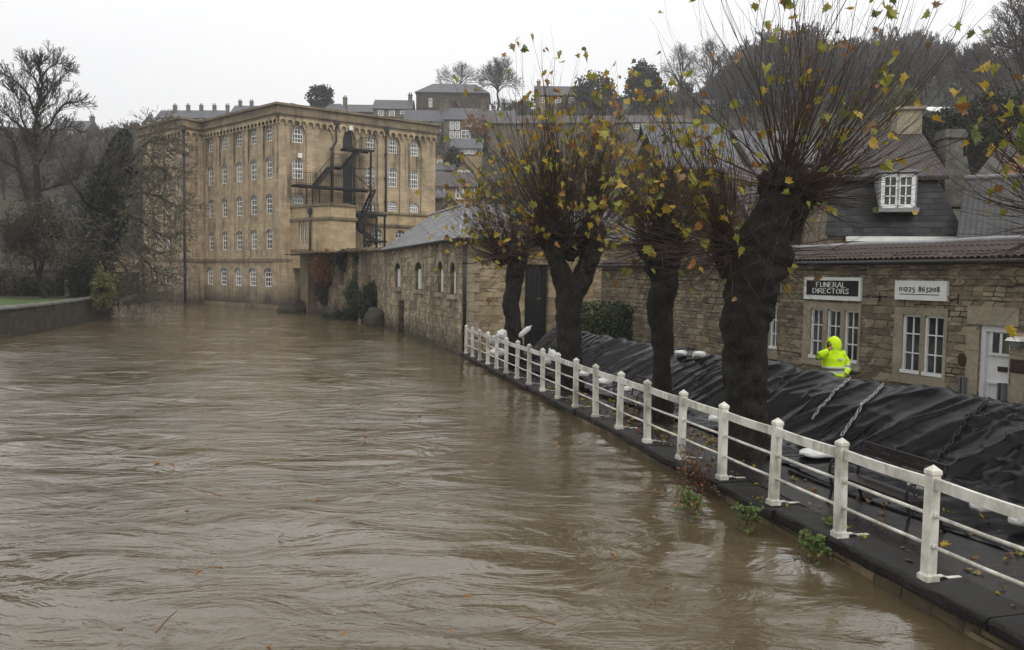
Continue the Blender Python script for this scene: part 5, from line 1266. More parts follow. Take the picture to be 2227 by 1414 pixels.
for k, (px, py, d, L, h, rz, ti, lab) in enumerate(SB):
    p = at(px, py, d)
    gz = ZG + 0.04
    if 765 < py and k > 5 and p.z - h * .35 < gz or k in (4,): p = onz(px, py + 4, ZG + h * .4)
    solid('sandbag', M['sandbag'], p, lambda b: sandbag(b, p, (L, L * .55, h), rz + 1.0, ti, k * 3.7), lab, 'sandbag', 'white sandbags along the flood barrier', 'thing')

# --- benches
def bench(name, label, fl, fr, iron, wood, group=None):
    """fl, fr: feet of the two front legs (towards the river)"""
    t_ = thing(name, label, 'bench', (fl + fr) / 2, group); ux = (fr - fl); L = ux.length; ux.normalize(); uy = V((-ux.y, ux.x, 0))
    if uy.x < 0: uy = -uy                           # towards the street = the back of the seat
    for q in (0.0, L):
        o = fl + ux * q
        def end(b):
            Pt = lambda y, z: o + uy * y + V((0, 0, z))
            b.tube([Pt(-0.05, 0.0), Pt(-0.02, .05), Pt(0.02, .22), Pt(-0.02, .40), Pt(-0.04, .50), Pt(0.0, .62), Pt(.10, .67), Pt(.25, .665), Pt(.42, .66)], [.03, .022, .02, .022, .02, .022, .024, .022, .02], 7)
            b.tube([Pt(.58, 0), Pt(.52, .06), Pt(.46, .25), Pt(.44, .42), Pt(.47, .60), Pt(.53, .80), Pt(.57, .86)], [.03, .022, .022, .022, .02, .018, .02], 7)
            b.tube([Pt(-.02, .40), Pt(.2, .385), Pt(.44, .40)], .018, 6)
            b.tube([Pt(.0, .20), Pt(.12, .30), Pt(.24, .33), Pt(.36, .30), Pt(.46, .2)], .014, 6)
            b.tube([Pt(.1, .64), Pt(.05, .56), Pt(.1, .48), Pt(.17, .52), Pt(.14, .58)], .010, 5)
        part('arm_frame', iron, t_, end)
    def slat(y, z, w_, h_):
        c = fl + ux * (L / 2) + uy * y + V((0, 0, z)); b_ = MB(); b_.box(c, (L + .04, w_, h_), 0, rz=atan2(ux.y, ux.x)); return b_
    for nm, lst in (('seat', [(0.03 + .075 * k, .425 - .006 * k, .058, .028) for k in range(6)]), ('backrest', [(.462 + .03 * k, .56 + .095 * k, .028, .07) for k in range(4)])):
        b_ = MB()
        for a in lst:
            s__ = slat(*a); i = len(b_.v); b_.v += s__.v; b_.f += [tuple(x + i for x in f_) for f_ in s__.f]; b_.m += s__.m; b_.sm += s__.sm
        b_.build(nm, wood, t_)
    return t_
bench('iron_bench', 'black iron bench with curled arms and dark slats behind the nearest railing', onz(1806, 1094, .28), onz(1973, 1164, .29), M['iron'], M['darkwood'])
bA = onz(1337, 893, .22); bench('timber_bench', 'red brown timber bench standing against the black sheet beyond the third trunk', bA, bA - FU * 1.5, M['redwood'], M['redwood'])

# --- black hose along the sheet's lower edge
solid('hose', M['iron'], bp(8, 9.2, ZG), lambda b: b.tube([bp(3 + .5 * k, 9.02 + .02 * k + .04 * sin(k * .9), fz(5) + 0.035) for k in range(17)], 0.03, 8), 'black hose lying along the bottom edge of the plastic sheet', 'hose', kind='thing')

# ------------------------------------------------------------------ the person in the yellow hooded coat
pd = 18.5; pb = at(1813, 780, pd); pb.z = STREET_Z
M['skin'] = m_plain('skin', (0.33, 0.17, 0.12), 0.55, 0.3, 0.1)
M['hivis'] = m_plain('yellow_high_visibility_cloth', (0.52, 0.78, 0.012), 0.7, 0.2, 0.06, 6)
M['refl'] = m_plain('grey_reflective_band', (0.13, 0.14, 0.14), 0.4, 0.4, 0.08)
M['refl_lt'] = m_plain('pale_reflective_band', (0.50, 0.55, 0.42), 0.5, 0.3, 0.08)
M['trouser'] = m_plain('dark_trousers', (0.015, 0.016, 0.02), 0.8, 0.2)
ps = thing('person', 'person in a bright yellow hooded high visibility coat raising one hand to the mouth', 'person', pb)
def skin_mesh(name, verts, edges, mats, parent, root=0, sub=2):
    me = bpy.data.meshes.new(name); me.from_pydata([tuple(V(v_[:3])) for v_ in verts], edges, []); o = bpy.data.objects.new(name, me); COL.objects.link(o); o.parent = parent; ORI[o.name] = ORI[parent.name]
    for m_ in mats: me.materials.append(m_)
    md = o.modifiers.new('skin', 'SKIN'); md.use_smooth_shade = True
    for i, v_ in enumerate(verts):
        sv = me.skin_vertices[0].data[i]; sv.radius = (v_[3], v_[4] if len(v_) > 4 else v_[3]); sv.use_root = (i == root)
    sd = o.modifiers.new('sub', 'SUBSURF'); sd.levels = sub; sd.render_levels = sub
    return o
# skeleton: pelvis, spine, neck, head (turned to the left of the picture), arms, legs, fingers
bv = [(0, 0, .92, .15, .11), (0, 0, 1.12, .14, .10), (-.01, 0, 1.32, .17, .11), (-.015, 0, 1.45, .07, .07), (-.03, -.01, 1.53, .055), (-.045, -.03, 1.61, .085, .09), (-.05, -.03, 1.70, .08, .085),
      (-.145, -.06, 1.625, .018),                                                                     # nose
      (.16, .02, 1.40, .06), (.30, .05, 1.16, .045), (.22, -.10, .97, .035), (.20, -.12, .90, .03),   # arm with the hand at the pocket
      (-.17, -.03, 1.40, .06), (-.37, -.12, 1.33, .045), (-.20, -.20, 1.50, .033), (-.165, -.20, 1.545, .032),
      (.09, 0, .86, .09), (.10, -.02, .48, .06), (.10, .02, .09, .042), (.10, -.13, .04, .04), (-.09, 0, .86, .09), (-.10, -.04, .48, .06), (-.10, .02, .09, .042), (-.12, -.13, .04, .04)]
be = [(0, 1), (1, 2), (2, 3), (3, 4), (4, 5), (5, 6), (5, 7), (2, 8), (8, 9), (9, 10), (10, 11), (2, 12), (12, 13), (13, 14), (14, 15), (0, 16), (16, 17), (17, 18), (18, 19), (0, 20), (20, 21), (21, 22), (22, 23)]
def finger(root, pts, r):
    i = root
    for p in pts: bv.append((*p, r)); be.append((i, len(bv) - 1)); i = len(bv) - 1
for k in range(4):
    dz = .018 * k; finger(15, [(-.150 + .004 * k, -.215, 1.575 - dz), (-.125, -.205 + .004 * k, 1.590 - dz - .004 * k), (-.105 + .003 * k, -.175, 1.586 - dz)], .0095)
finger(15, [(-.150, -.165, 1.565), (-.125, -.150, 1.585)], .011)
for k in range(4): finger(11, [(.185 + .012 * k, -.14, .86 - .004 * (k % 3)), (.18 + .012 * k, -.145, .83)], .0095)
finger(11, [(.175, -.135, .875), (.165, -.14, .855)], .011)
skin_mesh('body', bv, be, [M['skin']], ps)
def tro(b):
    for sx in (1, -1): b.tube([pb + V((sx * .085, 0, .98)), pb + V((sx * .095, -.01, .75)), pb + V((sx * .10, -.02, .48)), pb + V((sx * .10, .02, .06))], [.125, .115, .09, .085], 12)
part('trousers', M['trouser'], ps, tro)
part('shoe', M['iron'], ps, lambda b: b.tube([pb + V((.10, .06, .05)), pb + V((.10, -.06, .055)), pb + V((.10, -.17, .04))], [.05, .055, .035], 10))
part('shoe', M['iron'], ps, lambda b: b.tube([pb + V((-.11, .06, .05)), pb + V((-.11, -.06, .055)), pb + V((-.13, -.17, .04))], [.05, .055, .035], 10))
def loft(b, rings, mats, sides=22, seed=0, amp=.012):
    """rings: (centre, x radius, y radius, tilt axis dir or None)"""
    base = len(b.v); n = len(rings)
    for k, (c, rx, ry, ax) in enumerate(rings):
        c = V(c)
        if ax is None: X, Y = V((1, 0, 0)), V((0, 1, 0))
        else:
            d = V(ax).normalized(); X = d.orthogonal().normalized(); Y = d.cross(X)
        for j in range(sides):
            a = 2 * pi * j / sides; p = c + X * cos(a) * rx + Y * sin(a) * ry; p += (p - c).normalized() * amp * noise.noise(p * 9 + V((seed, 0, 0))) * 1.6
            b.v.append(pb + p)
    for k in range(n - 1):
        for j in range(sides):
            a = base + k * sides + j; e = base + k * sides + (j + 1) % sides; b.face((a, e, e + sides, a + sides), mats[k], True)
    b.face([base + j for j in reversed(range(sides))], mats[0]); b.face([base + (n - 1) * sides + j for j in range(sides)], mats[-1])
def lerp_rings(keys, zs):
    out = []
    for z in zs:
        for k0, k1 in zip(keys, keys[1:]):
            if k0[0] <= z <= k1[0] + 1e-6:
                q = (z - k0[0]) / (k1[0] - k0[0]); out.append(((k0[1] + (k1[1] - k0[1]) * q, k0[2] + (k1[2] - k0[2]) * q, z), k0[3] + (k1[3] - k0[3]) * q, k0[4] + (k1[4] - k0[4]) * q, None)); break
    return out
ck = [(.78, .0, 0, .27, .19), (.95, .0, 0, .265, .185), (1.15, .0, 0, .25, .18), (1.32, -.005, 0, .245, .165), (1.42, -.01, 0, .20, .14), (1.50, -.02, -.01, .12, .11), (1.54, -.025, -.01, .10, .10)]
zs = [.78, .84, .90, .96, .97, .975, 1.03, 1.035, 1.09, 1.095, 1.13, 1.135, 1.2, 1.26, 1.32, 1.37, 1.42, 1.46, 1.5, 1.54]
band = lambda z: 2 if (.97 <= z < 1.03 or 1.095 <= z < 1.13) else (1 if 1.03 <= z < 1.095 else 0)
part('coat', [M['hivis'], M['refl'], M['refl_lt']], ps, lambda b: loft(b, lerp_rings(ck, zs), [band(z + .001) for z in zs], seed=1, amp=.016))
def sleeve(pts, rad, bands):
    def f(b):
        P_ = [V(p) for p in pts]; rings = []; ms = []; N = 22
        for k in range(N + 1):
            f_ = k / N * (len(P_) - 1); i = min(int(f_), len(P_) - 2); q = f_ - i; c = P_[i].lerp(P_[i + 1], q); d0 = P_[i + 1] - P_[i]
            d = d0.normalized()
            if i + 2 < len(P_) and q > .7: d = d.lerp((P_[i + 2] - P_[i + 1]).normalized(), (q - .7) / .6).normalized()
            elif i > 0 and q < .3: d = (P_[i] - P_[i - 1]).normalized().lerp(d, .5 + q / .6).normalized()
            r_ = rad[i] + (rad[i + 1] - rad[i]) * q; rings.append((c, r_, r_ * .92, d)); qq = k / N; ms.append(next((m_ for a, e, m_ in bands if a <= qq < e), 0))
        loft(b, rings, ms, 16, 5, .012)
    return f
part('sleeve', [M['hivis'], M['refl'], M['refl_lt']], ps, sleeve([(.15, .02, 1.42), (.29, .04, 1.22), (.325, .0, 1.10), (.23, -.09, .96)], [.115, .10, .09, .07], [(.5, .56, 2), (.56, .70, 1), (.70, .76, 2)]))
part('sleeve', [M['hivis'], M['refl'], M['refl_lt']], ps, sleeve([(-.13, -.02, 1.42), (-.28, -.08, 1.38), (-.375, -.125, 1.36), (-.20, -.20, 1.49)], [.11, .095, .092, .062], [(.5, .56, 2), (.56, .68, 1)]))
def hood(b):
    c = V((.0, .015, 1.60)); N, K = 26, 16; fd = V((-.92, -.38, -.08)).normalized(); base = len(b.v)
    X = fd.orthogonal().normalized(); Y = fd.cross(X)
    for i in range(K + 1):
        th = .62 + (pi - .62) * i / K                                   # opening towards the face
        for j in range(N):
            a = 2 * pi * j / N; d = fd * cos(th) + (X * cos(a) + Y * sin(a)) * sin(th); r_ = V((d.x * .165, d.y * .155, d.z * (.20 if d.z > 0 else .17)))
            if d.z < -.2: r_ *= 1 + .25 * (-d.z - .2)
            b.v.append(pb + c + r_ + d * .01 * noise.noise(d * 4))
    for i in range(K):
        for j in range(N): a = base + i * N + j; e = base + i * N + (j + 1) % N; b.face((a, e, e + N, a + N), 0, True)
    rim = [b.v[base + j] for j in range(N)] + [b.v[base]]; b.tube(rim, .012, 6)
part('hood', M['hivis'], ps, hood)
part('pocket_flap', M['refl_lt'], ps, lambda b: b.box(pb + V((.10, -.185, 1.30)), (.12, .02, .035)))

# ------------------------------------------------------------------ leaves, hedges, weeds
def leaf_shape():
    """five-lobed plane leaf, stalk at the origin, pointing along +Y, about one unit long"""
    pts = [(0, 0), (.14, .05), (.40, -.04), (.36, .16), (.55, .34), (.36, .40), (.42, .64), (.22, .62), (.12, .74), (0, 1.0)]
    return pts + [(-x, y) for x, y in reversed(pts[1:-1])]
LEAF = leaf_shape()
def add_leaf(b, p, tip, nrm, size, m):
    d = V(tip).normalized(); n = V(nrm); n = (n - d * n.dot(d))
    if n.length < 1e-3: n = d.orthogonal()
    n.normalize(); x = d.cross(n); i = len(b.v); fold = rnd.uniform(.1, 1.1); curl = rnd.uniform(-.7, .5); tw = rnd.uniform(-.5, .5); wx = rnd.uniform(.65, 1.1); lop = rnd.uniform(-.12, .12)
    for u, v_ in LEAF: b.v.append(p + (x * (u * wx + lop * v_) + d * v_ + n * (fold * abs(u) + curl * v_ * v_ + tw * u * v_)) * size)
    b.v.append(p + (d * .38 + n * (curl * .14)) * size); c = len(b.v) - 1; k = len(LEAF)
    for j in range(k): b.face((c, i + j, i + (j + 1) % k), m, False)
def leaf_cloud(b, inside, n, size, m=0, nm=1, seed=0, up=0.3):
    """many small bent leaves through a volume; inside(r) returns a point or None"""
    r = random.Random(seed); k = 0
    while k < n:
        p = inside(r)
        if p is None: continue
        d = V((r.gauss(0, 1), r.gauss(0, 1), r.gauss(up, 1))).normalized(); n_ = d.orthogonal(); n_.rotate(Matrix.Rotation(r.uniform(0, 6.28), 3, d)); x = d.cross(n_); s = size * r.uniform(.6, 1.35)
        i = len(b.v); b.v += [p, p + (d * .5 + x * .36 + n_ * .10) * s, p + d * s, p + (d * .5 - x * .36 + n_ * .10) * s]; b.face((i, i + 1, i + 2, i + 3), m + r.randrange(nm)); k += 1
def blob_fn(c, rad, holes=0.15, sc=1.2, shell=0.45):
    c = V(c)
    def f(r):
        d = V((r.gauss(0, 1), r.gauss(0, 1), r.gauss(0, 1))).normalized(); k = (shell + (1 - shell) * r.random() ** .6)
        k *= 1 + .40 * noise.noise(d * 1.7 + c * .37) + .22 * noise.noise(d * 4.1 + c)
        p = c + V((d.x * rad[0], d.y * rad[1], d.z * rad[2])) * k
        return None if noise.noise(p * sc) < holes - .45 else p
    return f
def twig_fill(b, base, c, rad, n, seed, r0=.012, m=0):
    r = random.Random(seed)
    for _ in range(n):
        d = V((r.gauss(0, 1), r.gauss(0, 1), r.gauss(.35, .8))).normalized(); e = V(c) + V((d.x * rad[0], d.y * rad[1], d.z * rad[2])) * r.uniform(.7, 1.12); s = V(base) + V((r.uniform(-.3, .3) * rad[0], r.uniform(-.3, .3) * rad[1], 0)); mid = s.lerp(e, .5) + V((r.gauss(0, .08), r.gauss(0, .08), .12)) * rad[2]
        b.tube([s, mid, e], [r0, r0 * .7, r0 * .25], 3, m, False)
hp0, hp1 = at(1252, 700, 32.5), at(1478, 700, 33.5)
hz1 = at(1350, 661, 33).z
def hedge(b):
    def f(r):
        q = r.random(); p = hp0.lerp(hp1, q); dp = r.uniform(-.75, .75); z = STREET_Z - .4 + (hz1 - STREET_Z + .4) * r.random() ** .8
        if abs(dp) < .45 and z < hz1 - .3: dp = math.copysign(.75 - r.random() * .3, -1)
        k = 1 + .18 * noise.noise(V((q * 6, z, 0))); p = p + V((0, 1, 0)) * dp * k; return V((p.x, p.y, z * (1 + .07 * noise.noise(V((q * 5, 3, dp)))))) if noise.noise(p * 1.5 + V((0, 0, z))) > -.38 else None
    leaf_cloud(b, f, 9000, .11, 0, 1, 3)
hd = thing('clipped_hedge', 'dark green clipped hedge in front of the stone wall behind the far pollards', 'hedge', (hp0.x, hp0.y, STREET_Z))
part('foliage', M['hedge'], hd, hedge)
part('stems', M['twig'], hd, lambda b: [b.tube([hp0.lerp(hp1, k / 14) + V((0, 0, -2)), V((*hp0.lerp(hp1, k / 14 + .02).xy, hz1 - .3))], [.04, .015], 5) for k in range(15)])
h2 = at(1512, 690, 31)
hd2 = thing('round_shrub', 'dark round evergreen shrub left of the thick trunk in front of the shop wall', 'shrub', (h2.x, h2.y, STREET_Z))
part('foliage', M['hedge'], hd2, lambda b: leaf_cloud(b, blob_fn((h2.x, h2.y, 1.5), (.95, .8, 1.05)), 3500, .10, 0, 1, 9))
part('stems', M['twig'], hd2, lambda b: twig_fill(b, (h2.x, h2.y, .4), (h2.x, h2.y, 1.5), (.8, .7, .9), 30, 4))
# weeds on the quay edge
def weed(name, px, py, h, w_, n, mats, label, seed, dry=0.0):
    p0 = onz(px, py, .28) - FNX * .02; t_ = thing(name, label, 'weed', p0); r = random.Random(seed); st, lf = MB(), MB()
    for k in range(n):
        a = r.uniform(0, 6.28); d = V((cos(a) * w_ * r.random(), sin(a) * w_ * r.random(), 0)) - FNX * w_ * .35; s = p0 + FU * r.uniform(-w_, w_) * .7 + V((0, 0, -.10)); e = s + d + V((0, 0, h * r.uniform(.25, 1.0))); m_ = s.lerp(e, .55) + V((0, 0, h * .12))
        if r.random() < .4: e = s + d * 1.2 + V((0, 0, -.22 * r.random())); m_ = s.lerp(e, .4) + V((0, 0, .10))
        st.tube([s, m_, e], [.006, .004, .002], 4, 0, False)
        for j in range(9):
            q = r.uniform(.25, 1.0); c = s.lerp(m_, q * 2) if q < .5 else m_.lerp(e, q * 2 - 1); dd = V((r.gauss(0, 1), r.gauss(0, 1), r.gauss(.4, .7))).normalized(); x = dd.orthogonal().normalized(); sz = r.uniform(.03, .075); i = len(lf.v)
            lf.v += [c, c + (dd * .5 + x * .3) * sz, c + dd * sz, c + (dd * .5 - x * .3) * sz]; lf.face((i, i + 1, i + 2, i + 3), 0 if r.random() > dry else 1)
    st.build('stems', M['twig_red'], t_); lf.build('foliage', mats, t_)
weed('ragged_weed', 1520, 1040, .62, .38, 90, [M['scrub'], M['rust']], 'tall ragged brown weed clump growing from the quay edge at the thick trunk', 4, .35)
weed('leafy_weed', 1515, 1080, .20, .27, 60, [M['weed'], M['rust']], 'green leafy weed hanging over the water beside the ragged brown clump', 5, .25)
weed('leafy_weed', 1640, 1112, .20, .20, 50, [M['weed'], M['olive']], 'green leafy weed on the quay wall below the third nearest post', 6, .15)
weed('leafy_weed', 1775, 1172, .19, .19, 50, [M['weed'], M['olive']], 'bright green leafy weed on the quay wall below the second nearest post', 7, .2)
weed('leafy_weed', 1812, 1142, .20, .10, 18, [M['weed'], M['olive']], 'small green weed sprouting on top of the coping at the second nearest post', 8, .1)
weed('ragged_weed', 1660, 1085, .14, .12, 16, [M['weed'], M['rust']], 'small weed at the foot of the third nearest post', 9, .2)

# --- fallen leaves on the walkway
def litter(b):
    r = random.Random(11)
    for k in range(1050):
        s = r.uniform(-2.5, FLEN - 1) if r.random() < .55 else r.uniform(6, 16); c = r.uniform(.05, 2.6) if r.random() < .7 else r.uniform(1.2, 4.2); p = fp(s, c, .012 + .004 * r.random())
        a = r.uniform(0, 6.28); i0 = len(b.v); add_leaf(b, p, (cos(a), sin(a), r.uniform(0, .06)), (r.gauss(0, .12), r.gauss(0, .12), 1), r.uniform(.05, .13), r.choice([0, 1, 3, 4, 4, 4, 4]))
solid('leaf_litter', LEAFM, (0, 0, 0), litter, kind='stuff')

# --- twigs and leaves drifting on the flood
def drift(b):
    r = random.Random(19)
    for k in range(70):
        y = r.uniform(5.5, 30); x = r.uniform(-.5 * y, .15 * y); p = V((x, y, .055)); a = r.uniform(0, 6.28); add_leaf(b, p, (cos(a), sin(a), 0), (r.gauss(0, .1), r.gauss(0, .1), 1), r.uniform(.05, .11), r.choice([3, 4, 4]))
    for k in range(16):
        if k < 7: p = onz(1500, 1095, .03) + FU * r.uniform(-1.2, .8) - FNX * r.uniform(.1, .7); p.z = .05
        else: y = r.uniform(5.5, 26); p = V((r.uniform(-.45 * y, .1 * y), y, .05))
        a = r.uniform(0, 6.28); L = r.uniform(.15, .5); d = V((cos(a), sin(a), .05)); b.tube([p, p + d * L * .5 + V((0, 0, .02)), p + d * L], [.012, .009, .004], 5, 4)
solid('floating_debris', LEAFM, (0, 0, 0), drift, kind='stuff')
# ------------------------------------------------------------------ the row of pollarded plane trees
def catmull(pts, n):
    out = []
    for k in range(len(pts) - 1):
        p0, p1, p2, p3 = pts[max(k - 1, 0)], pts[k], pts[k + 1], pts[min(k + 2, len(pts) - 1)]
        for i in range(n):
            q = i / n; out.append(tuple(.5 * ((2 * b_) + (-a + c) * q + (2 * a - 5 * b_ + 4 * c - d) * q * q + (-a + 3 * b_ - 3 * c + d) * q ** 3) for a, b_, c, d in zip(p0, p1, p2, p3)))
    out.append(tuple(pts[-1])); return out
def rough_tube(b, pts, sides=30, amp=.21):
    base = len(b.v); n = len(pts); x = V((1, 0, 0))
    for k in range(n):
        c = V(pts[k][:3]); t_ = (V(pts[min(k + 1, n - 1)][:3]) - V(pts[max(k - 1, 0)][:3])).normalized(); x = (x - t_ * x.dot(t_)).normalized(); y = t_.cross(x)
        for j in range(sides):
            a = 2 * pi * j / sides; d = x * cos(a) + y * sin(a); p = c + d * pts[k][3]
            f = 1 + amp * noise.noise(p * 2.1) + amp * .7 * noise.noise(p * 5.5) + amp * .35 * noise.noise(p * 14) ; b.v.append(c + d * pts[k][3] * f)
    for k in range(n - 1):
        for j in range(sides): a = base + k * sides + j; e = base + k * sides + (j + 1) % sides; b.face((a, e, e + sides, a + sides), 0, True)
    b.face([base + (n - 1) * sides + j for j in range(sides)], 0)
def knob(b, c, r, seed):
    bm = bmesh.new(); bmesh.ops.create_icosphere(bm, subdivisions=4, radius=1); i = len(b.v)
    for v_ in bm.verts:
        d = v_.co; k = 1 + .34 * noise.noise(d * 2.2 + V((seed, 0, 0))) + .22 * noise.noise(d * 5 + V((0, seed, 0))) + .12 * noise.noise(d * 11); b.v.append(V(c) + d * r * k)
    for f_ in bm.faces: b.face([i + v_.index for v_ in f_.verts], 0, True)
    bm.free()
def pollard(label, dpt, trunk, limbs, heads, seed, leaf_size, nleaf, lbias):
    """trunk, limbs: (px, py, half width px); heads: (px, py, radius m, whips, length range, lean x, spread, brush twigs)"""
    r = random.Random(seed); k = dpt / FPX
    W3 = lambda px, py, dd=0: at(px, py, dpt + dd)
    base = W3(trunk[0][0], trunk[0][1]); root = thing('pollard_tree', label, 'tree', base, 'pollarded trees along the riverside walk')
    tb = MB(); path = [(*W3(px, py), hw * k * .90) for px, py, hw in trunk]; path[0] = (path[0][0], path[0][1], path[0][2] - .3, path[0][3])
    rough_tube(tb, catmull(path, 9))
    for lm in limbs: rough_tube(tb, catmull([(*W3(px, py), hw * k * .9) for px, py, hw in lm], 8), 22)
    for (px, py, rad, *_), j in zip(heads, range(99)): knob(tb, W3(px, py), rad * .84, seed + j)
    tb.build('trunk', M['bark'], root)
    sh, lf = MB(), MB(); sites = []
    for (px, py, rad, nw, (l0, l1), lean, spread, brush) in heads:
        hc = W3(px, py)
        for _ in range(nw):
            a = r.uniform(0, 2 * pi); el = abs(r.gauss(0, spread * 1.25)); d = V((cos(a) * sin(el) + lean, sin(a) * sin(el) * .8, cos(el))).normalized()
            if d.z < -.1: d.z *= -.3
            p = hc + V((d.x * r.uniform(.3, 1), d.y * r.uniform(.3, 1), d.z * r.uniform(.4, .95))) * rad * 1.05; L = r.uniform(l0, l1) * (1 - .25 * min(1, el)); n = 8; pts = [p]; rr = []; tgt = V((d.x * .45, d.y * .45, 1)).normalized(); w0 = r.uniform(0.009, .018) * (L / 3) ** .5; ph = r.uniform(0, 6)
            bend = r.uniform(.25, .9)
            for i in range(n):
                q = (i + 1) / n; dd = d.lerp(tgt, q * bend).normalized() + V((sin(ph + q * 6), cos(ph * 1.7 + q * 5), 0)) * .19; pts.append(pts[-1] + dd * (L / n))
            rr = [w0 * (1 - .85 * (i / n)) for i in range(n + 1)]; sh.tube(pts, rr, 4, 0 if r.random() < .7 else 1, False)
            for _s in range(r.choice([1, 2, 3, 4])):
                f = r.uniform(.15, .85); i = int(f * n); s0 = pts[i]; dd = (pts[i + 1] - pts[i]).normalized(); ax = dd.orthogonal().normalized(); ax.rotate(Matrix.Rotation(r.uniform(0, 6.28), 3, dd)); e = (dd + ax * r.uniform(.35, .8)).normalized(); l2 = L * r.uniform(.12, .34)
                m_ = s0 + e * l2 * .5; e2 = m_ + (e * .6 + V((0, 0, .5)) + dd * .2).normalized() * l2 * .5; sh.tube([s0, m_, e2], [rr[i] * .5, rr[i] * .35, .002], 3, 0, False); sites.append((e2, e, .6))
            sites.append((pts[-1], (pts[-1] - pts[-2]).normalized(), 2.6))
            for _s in range(4): f = r.uniform(.12, .97); i = min(int(f * n), n - 1); sites.append((pts[i].lerp(pts[i + 1], .5), (pts[i + 1] - pts[i]).normalized(), .5))
        for _ in range(int(nw * (1.5 if dpt < 17 else 2.2))):      # finer wands between the thick ones, forking and bowed
            a = r.uniform(0, 2 * pi); el = abs(r.gauss(0, spread * 1.5)); d = V((cos(a) * sin(el) + lean * 1.2, sin(a) * sin(el) * .8, cos(el))).normalized(); d.z = max(d.z, -.15)
            p = hc + d * rad * r.uniform(.5, 1.0); L = r.uniform(l0 * .45, l1 * .78); pts = [p]; tgt = V((d.x * .5, d.y * .5, 1)).normalized(); ph = r.uniform(0, 6); n = 6
            for i in range(n): q = (i + 1) / n; pts.append(pts[-1] + (d.lerp(tgt, q * r.uniform(.3, .9)).normalized() + V((sin(ph + q * 5), cos(ph + q * 6), 0)) * .16) * (L / n))
            w0 = r.uniform(.0045, .008) * (1.25 if dpt > 20 else 1.0); sh.tube(pts, [w0 * (1 - .7 * i / n) for i in range(n + 1)], 3, 0 if r.random() < .6 else 1, False)
            i = r.randrange(2, 5); e = pts[i] + ((pts[i + 1] - pts[i]).normalized() + V((r.gauss(0, .4), r.gauss(0, .4), .1))).normalized() * L * .35; sh.tube([pts[i], e], [w0 * .7, .002], 3, 0, False); sites.append((pts[-1], d, .6)); sites.append((e, d, .4))
        for _ in range(int(brush * .62)):        # dense short twigs round the swollen head
            d = V((r.gauss(lean * .5, 1), r.gauss(0, 1), r.gauss(-.08, .42))).normalized(); p = hc + d * rad * .7; L = r.uniform(.4, 1.9) * (1.0 if dpt < 20 else 1.25); ax = V((r.gauss(0, .25), r.gauss(0, .25), r.uniform(.0, .55)))
            m_ = p + d * L * .5; e = m_ + (d + ax).normalized() * L * .5; sh.tube([p, m_, e], [r.uniform(.006, .010), .006, .002], 3, 1 if r.random() < .5 else 0, False)
            if r.random() < .6: e3 = m_ + (d + V((r.gauss(0, .6), r.gauss(0, .6), r.gauss(.1, .4)))).normalized() * L * .45; sh.tube([m_, e3], [.005, .002], 3, 0, False)
            sites.append((e, d, .6))
    sh.build('crown', [M['twig'], M['twig_red']], root)
    wts = [s[2] for s in sites]
    for p, d, w_ in r.choices(sites, wts, k=nleaf):
        st = V((r.gauss(0, 1), r.gauss(0, 1), r.gauss(-.2, .6))).normalized(); q = p + st * r.uniform(.02, .07); i = len(lf.v)
        add_leaf(lf, q, st + V((0, 0, -r.uniform(0, .9))), (r.gauss(0, .8), r.gauss(-.5, .6), r.gauss(.5, .5)), leaf_size * r.uniform(.6, 1.3), r.choice(lbias))
    lf.build('leaves', LEAFM, root)
    return root
LB = [0, 0, 0, 0, 1, 1, 1, 1, 2, 3, 4, 4]
pollard('thickest pollard tree, dark bulging trunk and long bare whips in front of the shop', 15.0,
        [(1624, 1000, 66), (1622, 950, 54), (1622, 870, 49), (1621, 790, 50), (1622, 710, 58), (1634, 630, 66), (1655, 560, 66), (1675, 500, 56), (1692, 450, 52), (1706, 415, 50)],
        [[(1630, 660, 46), (1605, 600, 42), (1588, 555, 36)], [(1680, 520, 40), (1722, 470, 34), (1745, 440, 28)]],
        [(1706, 408, .50, 58, (2.6, 5.2), .05, .74, 130), (1588, 540, .38, 46, (1.8, 4.2), -.48, .66, 190), (1748, 432, .26, 34, (2.8, 5.2), .62, .5, 90), (1650, 545, .42, 6, (1, 2), -.1, .9, 110)], 21, .175, 320, LB)
pollard('slim pollard tree with one swollen head, third from the barn', 18.6,
        [(1441, 930, 30), (1441, 880, 25), (1440, 800, 23), (1441, 720, 26), (1436, 660, 31), (1446, 610, 35), (1440, 565, 42), (1440, 530, 40)], [],
        [(1440, 525, .48, 66, (1.7, 3.4), .0, .60, 190), (1412, 545, .3, 22, (1.2, 2.6), -.35, .5, 90), (1478, 535, .3, 24, (1.2, 2.8), .35, .5, 90)], 33, .19, 260, LB)
pollard('forked pollard tree with two heads and a tall thicket of whips', 24.0,
        [(1240, 848, 36), (1239, 800, 31), (1237, 730, 29), (1237, 670, 30), (1242, 630, 33), (1250, 600, 33)],
        [[(1238, 650, 26), (1222, 600, 24), (1207, 555, 24), (1195, 520, 24)], [(1246, 640, 26), (1270, 595, 25), (1285, 550, 26), (1288, 525, 26)]],
        [(1195, 508, .52, 84, (3.2, 5.7), -.05, .55, 180), (1285, 512, .50, 66, (2.6, 5.0), .12, .55, 170), (1240, 540, .40, 20, (2, 4), 0, .5, 80)], 45, .215, 480, LB)
